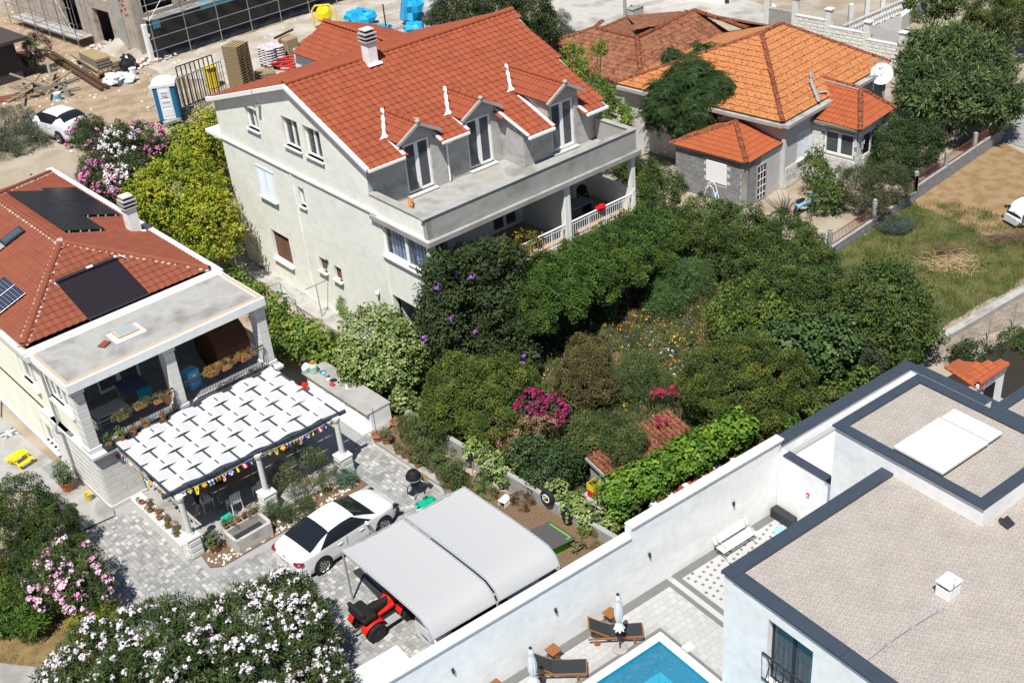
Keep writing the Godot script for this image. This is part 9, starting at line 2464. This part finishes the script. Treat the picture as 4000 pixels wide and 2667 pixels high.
	for i in 5:
		var p:=W("W",V3(3.2+rng.randf_range(-0.2,0.4),0.3,-11.3+i*0.95))
		tree("tomato_plant",["leafy tomato plant at the far end of the staked bed","tomato plant second from the far end of the bed","tomato plant in the middle of the staked bed","tall dark tomato plant next to the bare soil","thin tomato plant nearest the bare soil"][i],p,[[p+V3(0,0.5,0),V3(0.45,0.55,0.4)],[p+V3(0.1,0.2,0.3),V3(0.4,0.3,0.4)]],"small",[lin(0.04,0.07,0.02),lin(0.08,0.11,0.03),lin(0.12,0.14,0.05)],30,0.75,"plant","staked plants in the bed",0.02)
	for i in 8:
		t=thing("garden_stake",["stake at the far left of the bed by the counter","thin stake before the round clay pot","thin stake second from the far end","thin stake amid the far tomato plants","thin stake amid the middle tomato plants","thin stake before the variegated ivy","leaning stake on the bare soil","crossed stake on the bare soil"][i],"stake",W("W",V3([2.4,3.1,3.3,3.4,3.5,3.6,3.9,4.0][i],0.3,[-12.0,-11.8,-11.2,-10.5,-9.8,-9.0,-7.6,-7.2][i])),0)
		b=MB.new();b.tube([Vector3.ZERO,V3(rng.randf_range(-0.05,0.05) if i<6 else 0.3,1.5,0.0)],0.012,5);put("rod",b,MT.dark_metal,t)
	for i in 4:
		var p:=W("W",[V3(3.5,0.3,-7.7),V3(3.9,0.3,-7.0),V3(3.6,0.3,-6.3),V3(4.2,0.3,-5.0)][i])
		tree("bed_plant",["small green seedling on the bare soil of the bed","second seedling nearer the garden wall","low bright green plant beside the carport corner","dark red lettuce patch by the white crate"][i],p,[[p+V3(0,0.15,0),V3(0.28,0.2,0.28)*(1.0 if i<2 else 1.5)]],"small",red if i==3 else grn,40,0.6,"plant","",0.012)
	t=thing("garden_wall","pale concrete garden wall between planting bed and wild garden","wall",W("W",V3(3.9,0,-12.6)),YAW.W)
	for q in [[V3(0.1,0,0.3),V3(0.8,0,6.5)],[V3(0.8,0,6.5),V3(1.5,0,12.0)]]:
		b=MB.new();b.bar(q[0]+V3(0,0.4,0),q[1]+V3(0,0.4,0),0.2,0.8,0.02);put("wall",b,MT.concrete_light,t)
	t=thing("kamado_grill","black egg-shaped barbecue on a stand with wooden side shelf","barbecue",W("L",V3(8.35,0.02,8.05)),YAW.L)
	b=MB.new();b.lathe(V3(0,0.45,0),[V2(0.001,0),V2(0.16,0.02),V2(0.28,0.25),V2(0.285,0.36)],20);put("bowl",b,MT.black,t)
	b=MB.new();b.lathe(V3(0,0.82,0),[V2(0.295,0),V2(0.29,0.1),V2(0.2,0.26),V2(0.07,0.32),V2(0.06,0.38),V2(0.001,0.38)],20);put("lid",b,MT.black,t)
	b=MB.new();b.lathe(V3(0,0.79,0),[V2(0.28,0),V2(0.305,0.01),V2(0.305,0.035),V2(0.28,0.04)],20);put("band",b,MT.grey_metal,t)
	for i in 4:
		b=MB.new();var a:=PI/4+i*PI/2;b.tube([V3(cos(a)*0.25,0.62,sin(a)*0.25),V3(cos(a)*0.32,0.05,sin(a)*0.32)],0.018,6);put("leg",b,MT.dark_metal,t)
	b=MB.new();b.cbox(V3(0.42,0.6,0.1),V3(0.03,0.34,0.4),Basis(Vector3.BACK,-0.15),0.01);put("shelf",b,MT.plank,t)
	b=MB.new();b.cbox(V3(-0.38,0.76,0.05),V3(0.2,0.12,0.3),BI,0.02);put("side_table",b,MT.grey_metal,t)
	t=thing("green_cloth","crumpled bright green cloth with white edge beside the carport","cloth",Vector3(-3.7,0.05,-33.53),YAW.W)
	b=MB.new();lumpy(b,V3(0,0.02,0),V3(0.4,0.12,0.3),12,14,8,0.7);mk("emerald",lin(0.0,0.35,0.2),0.8);put("cloth",b,MT.emerald,t)
	b=MB.new();b.cbox(V3(-0.25,0.02,0.2),V3(0.5,0.04,0.16));put("edge",b,MT.white,t)
	t=thing("white_crate","white slatted plastic crate lying in the planting bed","crate",W("W",V3(3.85,0.32,-5.4)),YAW.W+0.3)
	for y in 5:
		for z in [-0.14,0.14]:
			b=MB.new();b.box(V3(0,0.03+y*0.05,z),V3(0.45,0.03,0.015));put("slat",b,MT.white,t)
	b=MB.new();b.box(V3(0,0.26,0),V3(0.45,0.02,0.3));put("top",b,MT.white,t)
	t=thing("tyre","black wheel with pale rim hanging on the garden wall","tyre",W("W",V3(5.0,0.95,-4.1)),YAW.W+0.15)
	b=MB.new();b.lathe(V3(-0.14,0,0),[V2(0.16,0),V2(0.29,0.0),V2(0.31,0.08),V2(0.29,0.16),V2(0.16,0.16)],20,Basis(Vector3.BACK,PI/2));put("tyre",b,MT.rubber,t)
	b=MB.new();b.lathe(V3(-0.14,0,0),[V2(0.12,0.17),V2(0.17,0.18),V2(0.18,0.1)],18,Basis(Vector3.BACK,PI/2));put("rim",b,MT.white,t)
	t=thing("hose","coiled dark green garden hose hanging on the white wall","hose",W("W",V3(4.9,0.72,-3.1)),YAW.W+0.15)
	b=MB.new()
	for i in 5:
		var pts:=[]
		for k in 17:pts.append(V3(-0.06-0.02*(i % 3),sin(TAU*k/16.0)*(0.42-0.02*i)-0.05,cos(TAU*k/16.0)*(0.2-0.015*i)))
		b.tube(pts,0.018,6)
	mk("hose_green",lin(0.015,0.025,0.02),0.5);put("coil",b,MT.hose_green,t,TI,"stuff")
	t=thing("play_house","small lime green play house with grey plank roof beside the carport","play house",W("W",V3(3.7,0.0,-2.6)),YAW.W+0.1)
	mk("lime_paint",lin(0.16,0.5,0.03),0.6)
	for i in 7:
		b=MB.new();b.cbox(V3(0.5,0.06+i*0.1,0),V3(0.04,0.09,1.0),BI,0.008);put("wall_board",b,MT.lime_paint,t)
		b=MB.new();b.cbox(V3(0.0,0.06+i*0.1,0.5),V3(1.0,0.09,0.04),BI,0.008);put("wall_board",b,MT.lime_paint,t)
	b=MB.new();b.tube([V3(0.53,0.4,0.2),V3(0.55,0.4,0.2)],0.14,16);put("round_window",b,MT.crimson,t)
	mk("grey_plank",lin(0.13,0.125,0.125),0.8,MT.t_grain,2.0)
	for i in 9:
		b=MB.new();b.cbox(V3(-0.5+i*0.135,0.86-i*0.028,0),V3(0.14,0.03,1.3),Basis(Vector3.BACK,-0.25),0.006);put("roof_plank",b,MT.grey_plank,t)
	for q in [["small lime pot with yellow-green plant by the white wall",V3(5.0,0.1,-2.3),"broad"],["clay pot of succulents in the wall corner",V3(5.25,0.05,-1.9),"small"],["bushy pot at the foot of the white wall",V3(5.5,0.05,-1.5),"broad"],["reddish planter box near the play house",V3(4.75,0.05,-1.4),"small"],["leafy pot beside the play house corner",V3(4.3,0.05,-1.8),"ivy"]]:
		potted(q[0],W("W",q[1]),0.17,0.24,q[2],grn if q[2]=="broad" else suc,0.2)
	t=thing("garden_shed","low garden shed with old curved terracotta tile roof","shed",W("W",V3(6.8,0,-4.3)),YAW.W)
	b=MB.new();b.box(V3(2.0,0.6,1.0),V3(3.8,1.2,1.9));put("wall",b,MT.concrete,t)
	b=MB.new();b.cbox(V3(0.02,1.25,0.95),V3(0.1,0.14,2.1),Basis(Vector3.RIGHT,0.2),0.01);put("verge",b,MT.concrete_light,t)
	var btile:=[]
	for k in 4:
		b=MB.new();var v:float=[0.75,1.0,1.2,0.9][k];b.col=lin(v,v*0.95,v*0.9)
		for i in 6:
			var a0:=PI*i/6.0;var a1:=PI*(i+1)/6.0
			b.quad(V3(cos(a0)*0.1,sin(a0)*0.08,0),V3(cos(a1)*0.1,sin(a1)*0.08,0),V3(cos(a1)*0.085,sin(a1)*0.06,-0.42),V3(cos(a0)*0.085,sin(a0)*0.06,-0.42),V3(cos((a0+a1)*0.5),sin((a0+a1)*0.5),0))
		btile.append(b.mesh())
	mk("barrel_tile",lin(0.36,0.15,0.085),0.9,MT.t_fine,1.5,MT.t_lichen,0.5)
	var rf:=put("roof",lmb(func(m_:MB) -> void:m_.quad(V3(0,1.58,-0.1),V3(4.1,1.58,-0.1),V3(4.1,1.13,2.1),V3(0,1.13,2.1),Vector3.UP)),MT.barrel_tile,t)
	for i in 20:
		for j in 6:
			put("roof_tile",btile[rng.randi() % 4],MT.barrel_tile,rf,Transform3D(Basis(Vector3.RIGHT,0.23),V3(0.1+i*0.205+rng.randf_range(-0.012,0.012),1.54-j*0.075,0.3+j*0.36)))
	t=thing("beer_crate","red plastic bottle crate under the yellow one","crate",W("W",V3(6.35,0.6,-3.4)),YAW.W+0.1)
	b=MB.new();b.cbox(V3(0,0.15,0),V3(0.4,0.28,0.3),BI,0.02);put("crate",b,MT.quad_red,t)
	t=thing("beer_crate","yellow plastic crate of dark bottles on top of the red crate","crate",W("W",V3(6.35,0.9,-3.4)),YAW.W+0.1)
	for q in [[0,0.145,0.4,0.015],[0,-0.145,0.4,0.015],[0.195,0,0.015,0.28],[-0.195,0,0.015,0.28]]:
		b=MB.new();b.cbox(V3(q[0],0.15,q[1]),V3(q[2],0.28,q[3]),BI,0.005);put("side",b,MT.yellow,t)
	for i in 12:
		b=MB.new();b.lathe(V3(-0.14+(i % 4)*0.09,0.02,-0.09+(i/4)*0.09),[V2(0.036,0),V2(0.036,0.16),V2(0.014,0.22),V2(0.014,0.27),V2(0.001,0.27)],8);put("bottle",b,MT.hose_green,t)
	t=thing("concrete_ledge","pale concrete ledge under the stacked bottle crates","ledge",W("W",V3(6.3,0.3,-3.0)),YAW.W)
	b=MB.new();b.cbox(V3(0,0,0.1),V3(0.9,0.6,1.7),BI,0.02);put("ledge",b,MT.concrete_light,t)
	t=thing("brick_edged_wall","grey garden wall with ragged brick coping along the white boundary wall","wall",W("W",V3(7.1,0,-1.0)),YAW.W)
	b=MB.new();b.box(V3(2.5,0.5,-0.2),V3(5.0,1.0,0.25));put("wall",b,MT.concrete,t)
	for i in 20:
		b=MB.new();b.cbox(V3(0.15+i*0.25,1.04,-0.2+rng.randf_range(-0.02,0.02)),V3(0.22,0.08,0.26),Basis(Vector3.UP,rng.randf_range(-0.1,0.1)),0.015);put("brick",b,MT.terracotta if i % 3 else MT.stone_white,t)
	t=thing("white_post","slim white post beside the ivy hedge and white wall","post",W("W",V3(6.4,0.6,-1.6)),0)
	b=MB.new();b.tube([V3(0,-0.6,0),V3(0,1.3,0)],0.03,8);put("post",b,MT.white,t)
	for i in 2:
		var a:Vector3=[Vector3(2.69,-0.9,0.68),Vector3(0.38,-0.9,0.68)][i]
		var e:Vector3=[Vector3(4.11,-0.9,1.74),Vector3(1.7,-0.9,1.73)][i]
		var dd:=(e-a)*V3(1,0,1)
		var yw:=atan2(-dd.z,dd.x)
		var ce:=(a+e)*0.5+V3(0.14,0,-0.26)
		t=thing("sun_lounger",["teak sun lounger with dark sling and raised back behind the nearer parasol pole","teak sun lounger with dark sling at the bottom edge by the pool"][i],"sun lounger",W("W",V3(ce.x,-1.2,ce.z)),YAW.W+yw,"teak sun loungers by the pool")
		for z in [-0.29,0.29]:
			b=MB.new();b.cbox(V3(0,0.3,z),V3(1.8,0.07,0.05),BI,0.01);put("side_rail",b,MT.teak,t)
			b=MB.new();b.cbox(V3(0.6,0.14,z),V3(0.08,0.28,0.05),BI,0.01);put("leg",b,MT.teak,t)
			b=MB.new();b.tube([V3(-0.62,0.1,z-0.03),V3(-0.62,0.1,z+0.03)],0.1,14);put("wheel",b,MT.teak,t)
			b=MB.new();b.bar(V3(-0.2,0.34,z*0.93),V3(-0.85,0.72,z*0.93),0.04,0.05,0.008);put("back_rail",b,MT.teak,t)
		b=MB.new();b.sheet([[V3(0.86,0.36,-0.27),V3(0.86,0.36,0.27)],[V3(0.3,0.345,-0.27),V3(0.3,0.345,0.27)],[V3(-0.2,0.37,-0.27),V3(-0.2,0.37,0.27)]]);mk("sling",lin(0.035,0.04,0.042),0.85,MT.t_fine,5.0);put("seat_sling",b,MT.sling,t)
		b=MB.new();b.sheet([[V3(-0.2,0.372,-0.27),V3(-0.2,0.372,0.27)],[V3(-0.53,0.555,-0.27),V3(-0.53,0.555,0.27)],[V3(-0.86,0.75,-0.27),V3(-0.86,0.75,0.27)]]);put("back_sling",b,MT.sling,t)
		b=MB.new();b.bar(V3(-0.86,0.75,-0.3),V3(-0.86,0.75,0.3),0.05,0.05,0.01);b.bar(V3(0.88,0.33,-0.3),V3(0.88,0.33,0.3),0.04,0.05,0.01);put("cross_bar",b,MT.teak,t,TI,"stuff")
	for i in 3:
		var p:Vector3=[Vector3(3.87,-0.75,0.32),Vector3(1.43,-0.75,0.35),Vector3(-0.84,-0.75,0.33)][i]
		t=thing("side_table",["square teak side table by the wall behind the parasol pole","square teak side table between the two loungers","teak side table cut by the bottom edge"][i],"side table",W("W",V3(p.x,-1.2,p.z)),YAW.W+0.1,"teak side tables by the pool")
		for k in 7:
			b=MB.new();b.cbox(V3(0,0.45,-0.18+k*0.06),V3(0.42,0.02,0.056),BI,0.004);put("slat",b,MT.teak,t)
		for z in [-0.17,0.17]:
			for s in [-1,1]:
				b=MB.new();b.bar(V3(-0.18*s,0.44,z),V3(0.18*s,0,z+0.02*s),0.025,0.035);put("leg",b,MT.teak,t)
	for i in 2:
		var p:Vector3=[Vector3(3.32,-1.2,1.42),Vector3(-0.11,1.2,1.4)][i]
		t=thing("parasol",["closed pale grey parasol on round pebble base near the pool corner","closed pale grey parasol cut by the bottom edge"][i],"parasol",W("W",V3(p.x,-1.2,p.z)),0,"closed parasols by the pool")
		b=MB.new();b.lathe(Vector3.ZERO,[V2(0.25,0),V2(0.25,0.05),V2(0.2,0.08),V2(0.001,0.09)],22);put("base",b,MT.gravel_roof,t)
		b=MB.new();b.tube([V3(0,0.05,0),V3(0,2.45,0)],0.022,8);put("pole",b,MT.dark_metal,t)
		b=MB.new()
		var rr:=[[0.17,0.95],[0.15,1.05],[0.07,1.25],[0.075,1.28],[0.125,1.5],[0.125,1.8],[0.09,2.1],[0.065,2.22],[0.1,2.2],[0.07,2.36],[0.04,2.44]]
		var g:=[]
		for k in rr.size():
			var row:=[]
			for j in 33:row.append(V3(cos(TAU*j/32.0),0,sin(TAU*j/32.0))*rr[k][0]*(1.0+0.16*cos(TAU*j/4.0))+V3(0,rr[k][1]-0.03*cos(TAU*j/4.0),0))
			g.append(row)
		b.sheet(g);mk("parasol_cloth",lin(0.62,0.63,0.65),0.9);put("canopy",b,MT.parasol_cloth,t)
		b=MB.new();b.lathe(V3(0,2.42,0),[V2(0.055,0),V2(0.05,0.04),V2(0.001,0.045)],12);put("finial",b,MT.dark_metal,t)
		b=MB.new();b.lathe(V3(0,1.265,0),[V2(0.075,-0.015),V2(0.085,0),V2(0.075,0.015)],16);put("tie",b,MT.grey_metal,t)
	var q0:Vector3=Vector3(8.7,-1.2,0.77)
	var q1:Vector3=Vector3(10.35,-1.2,0.77)
	var bw:=q1.x-q0.x
	t=thing("garden_bench","white slatted garden bench with ornate iron legs against the white wall","bench",W("W",V3((q0.x+q1.x)*0.5,-1.2,q0.z-0.1)),YAW.W)
	for k in 4:
		b=MB.new();b.cbox(V3(0,0.43,-0.28+k*0.1),V3(bw,0.03,0.085),BI,0.008);put("seat_slat",b,MT.white,t)
	for k in 3:
		b=MB.new();b.cbox(V3(0,0.54+k*0.11,-0.4-k*0.035),V3(bw,0.09,0.03),Basis(Vector3.RIGHT,-0.3),0.008);put("back_slat",b,MT.white,t)
	for x in [-0.42,0.42]:
		b=MB.new();b.tube([V3(x*bw,0.82,-0.5),V3(x*bw,0.42,-0.34),V3(x*bw,0.2,-0.38),V3(x*bw,0,-0.46)],0.025,6);b.tube([V3(x*bw,0.4,-0.34),V3(x*bw,0.4,0.02),V3(x*bw,0.2,-0.02),V3(x*bw,0,0.1)],0.025,6);b.tube([V3(x*bw,0.55,-0.4),V3(x*bw,0.66,-0.2),V3(x*bw,0.64,0.02),V3(x*bw,0.42,0.03)],0.022,6);put("iron_leg",b,MT.grey_metal,t)
	var ll:=["black cylinder lamp on the white wall, first from the bottom edge","black cylinder lamp on the white wall above the nearer lounger","black cylinder lamp on the white wall below its step","black cylinder lamp on the white wall above the bench"]
	var lp:=[Vector3(-2.09,0.55,0.06),Vector3(1.87,0.46,0.06),Vector3(5.88,0.39,0.06),Vector3(9.84,0.39,0.06)]
	for i in 4:
		t=thing("wall_lamp",ll[i],"lamp",W("W",lp[i]),YAW.W,"black lamps on the white wall")
		b=MB.new();b.lathe(V3(0,-0.09,0),[V2(0.001,0),V2(0.04,0),V2(0.04,0.18),V2(0.001,0.18)],12);b.box(V3(0,0,-0.04),V3(0.05,0.1,0.05));put("body",b,MT.dark_metal,t)
	t=thing("hydrant_sign","small red square sign on the white wall near the dark bench","sign",W("W",Vector3(12.08,0.41,1.44)),YAW.W)
	b=MB.new();b.cbox(V3(-0.01,0,0),V3(0.02,0.16,0.14),BI,0.008);put("plate",b,MT.crimson,t)
	b=MB.new();b.box(V3(-0.022,-0.02,0),V3(0.004,0.06,0.08));put("symbol",b,MT.white,t)
	t=thing("dark_bench","dark grey concrete block seat in the patio corner","bench",W("W",V3(11.75,-1.2,0.55)),YAW.W)
	b=MB.new();b.cbox(V3(0.1,0.2,0.05),V3(0.35,0.4,1.0),BI,0.02);put("block",b,MT.dark_metal,t)
	t=thing("floor_hatch","pale blue rounded hatch in the patio floor beside the roof edge","hatch",W("W",Vector3(11.35,-1.18,0.88)),YAW.W)
	b=MB.new();b.cbox(V3(0,0,0),V3(0.45,0.02,0.35),BI,0.01);put("lid",b,MT.light_blue,t)
	t=thing("balcony_table","balcony table with pale patterned cloth behind the white railing","table",W("M",V3(9.3,3.9,14.0)),YAW.M)
	b=MB.new();b.cbox(V3(0,0.72,0),V3(1.3,0.04,0.8));mk("table_cloth",lin(0.2,0.25,0.27),0.9,MT.t_blotch,3.0);put("table_top",b,MT.table_cloth,t)
	for x in [-0.6,0.6]:
		b=MB.new();b.box(V3(x,0.36,0),V3(0.05,0.72,0.6));put("leg",b,MT.dark_metal,t)
	t=thing("balcony_chair","black ornate armchair beside the balcony table","chair",W("M",V3(10.3,3.9,13.3)),YAW.M-0.6)
	b=MB.new();b.cbox(V3(0,0.42,0),V3(0.5,0.05,0.48),BI,0.02);put("seat",b,MT.black,t)
	b=MB.new();b.ball(V3(0,0.72,-0.25),V3(0.26,0.28,0.03),12,8);put("backrest",b,MT.black,t)
	for x in [-0.24,0.24]:
		b=MB.new();b.tube([V3(x,0,0.22),V3(x,0.62,0.2),V3(x,0.64,-0.2),V3(x,0,-0.24)],0.022,6);put("leg",b,MT.black,t)
	t=thing("red_cloth","bright red cloth draped over the white balcony railing","cloth",W("M",Vector3(9.37,4.87,15.45)),YAW.M)
	b=MB.new();lumpy(b,V3(0,-0.02,0),V3(0.3,0.14,0.14),14,14,8,0.5);mk("bright_red",lin(0.6,0.005,0.012),0.9);put("cloth",b,MT.bright_red,t)
	t=thing("clay_block","orange hollow clay block on the concrete terrace by the first dormer","brick",W("M",Vector3(1.43,6.95,12.39)),YAW.M+0.9)
	b=MB.new();b.cbox(V3(0,0.05,0),V3(0.5,0.16,0.22),Basis(Vector3.BACK,0.2),0.015);put("block",b,MT.orange_roof,t)
	t=thing("rubble_pile","small pile of grey rubble in the left corner of the concrete terrace","rubble",W("M",Vector3(1.78,6.9,10.96)),YAW.M)
	b=MB.new();sticks(b,Vector3.ZERO,14,0.25,0.3,0.08);lumpy(b,V3(0,0.08,0),V3(0.35,0.2,0.3),15);put("rubble",b,MT.concrete,t,TI,"stuff")
	var f0:Vector3=Vector3(-11.55,0,-49.16)
	t=thing("path_frame","rusty grey metal railing frame along the side path below the gable","railing",f0)
	var fp:=[Vector3(-11.55,0,-49.16),Vector3(-10.8,0,-49.54),Vector3(-9.87,0,-47.72),Vector3(-10.8,0,-48.19)]
	for i in 4:
		b=MB.new();var a:Vector3=fp[i]-f0;var e:Vector3=fp[(i+1) % 4]-f0
		b.tube([a,a+V3(0,1.3,0)],0.03,6);b.tube([a+V3(0,1.3,0),e+V3(0,1.3,0)],0.025,6);put("rail",b,MT.grey_metal,t)
	for i in 2:
		var p:Vector3=[Vector3(-8.8,0,-47.83),Vector3(-13.43,0,-52.58)][i]
		t=thing("washing_pole",["T-shaped metal washing line pole at the foot of the gable","T-shaped metal pole under the yellow-green tree"][i],"pole",p)
		b=MB.new();b.tube([Vector3.ZERO,V3(0,1.9,0)],0.025,6);b.bar(V3(-0.45,1.9,0.35),V3(0.45,1.9,-0.35),0.04,0.04);put("pole",b,MT.grey_metal,t)
	t=thing("gas_bottle","dark bottle-shaped garden lantern standing among meadow flowers","bottle",Vector3(7.57,0,-41.81))
	b=MB.new();b.lathe(Vector3.ZERO,[V2(0.001,0),V2(0.13,0),V2(0.13,0.42),V2(0.05,0.55),V2(0.04,0.62),V2(0.001,0.62)],12);put("bottle",b,MT.black,t)
	b=MB.new();b.lathe(V3(0,0.15,0),[V2(0.131,0),V2(0.134,0.0),V2(0.134,0.1),V2(0.131,0.1)],12);put("label",b,MT.white,t)
	t=thing("scooter","parked pale blue scooter half hidden by the citrus shrub","scooter",Vector3(15.7,0,-54.33),0.6)
	b=MB.new();b.tube([V3(-0.6,0.5,0),V3(-0.2,0.6,0),V3(0.2,0.35,0),V3(0.5,0.5,0),V3(0.6,0.9,0)],[0.16,0.18,0.1,0.12,0.08],8);put("body",b,MT.light_blue,t)
	b=MB.new();b.ball(V3(-0.3,0.78,0),V3(0.35,0.08,0.15),10,6);put("seat",b,MT.black,t)
	for x in [-0.55,0.6]:
		b=MB.new();b.lathe(V3(x,0.25,0),[V2(0.12,-0.05),V2(0.25,-0.05),V2(0.25,0.05),V2(0.12,0.05)],14,Basis(Vector3.RIGHT,PI/2));put("wheel",b,MT.rubber,t)
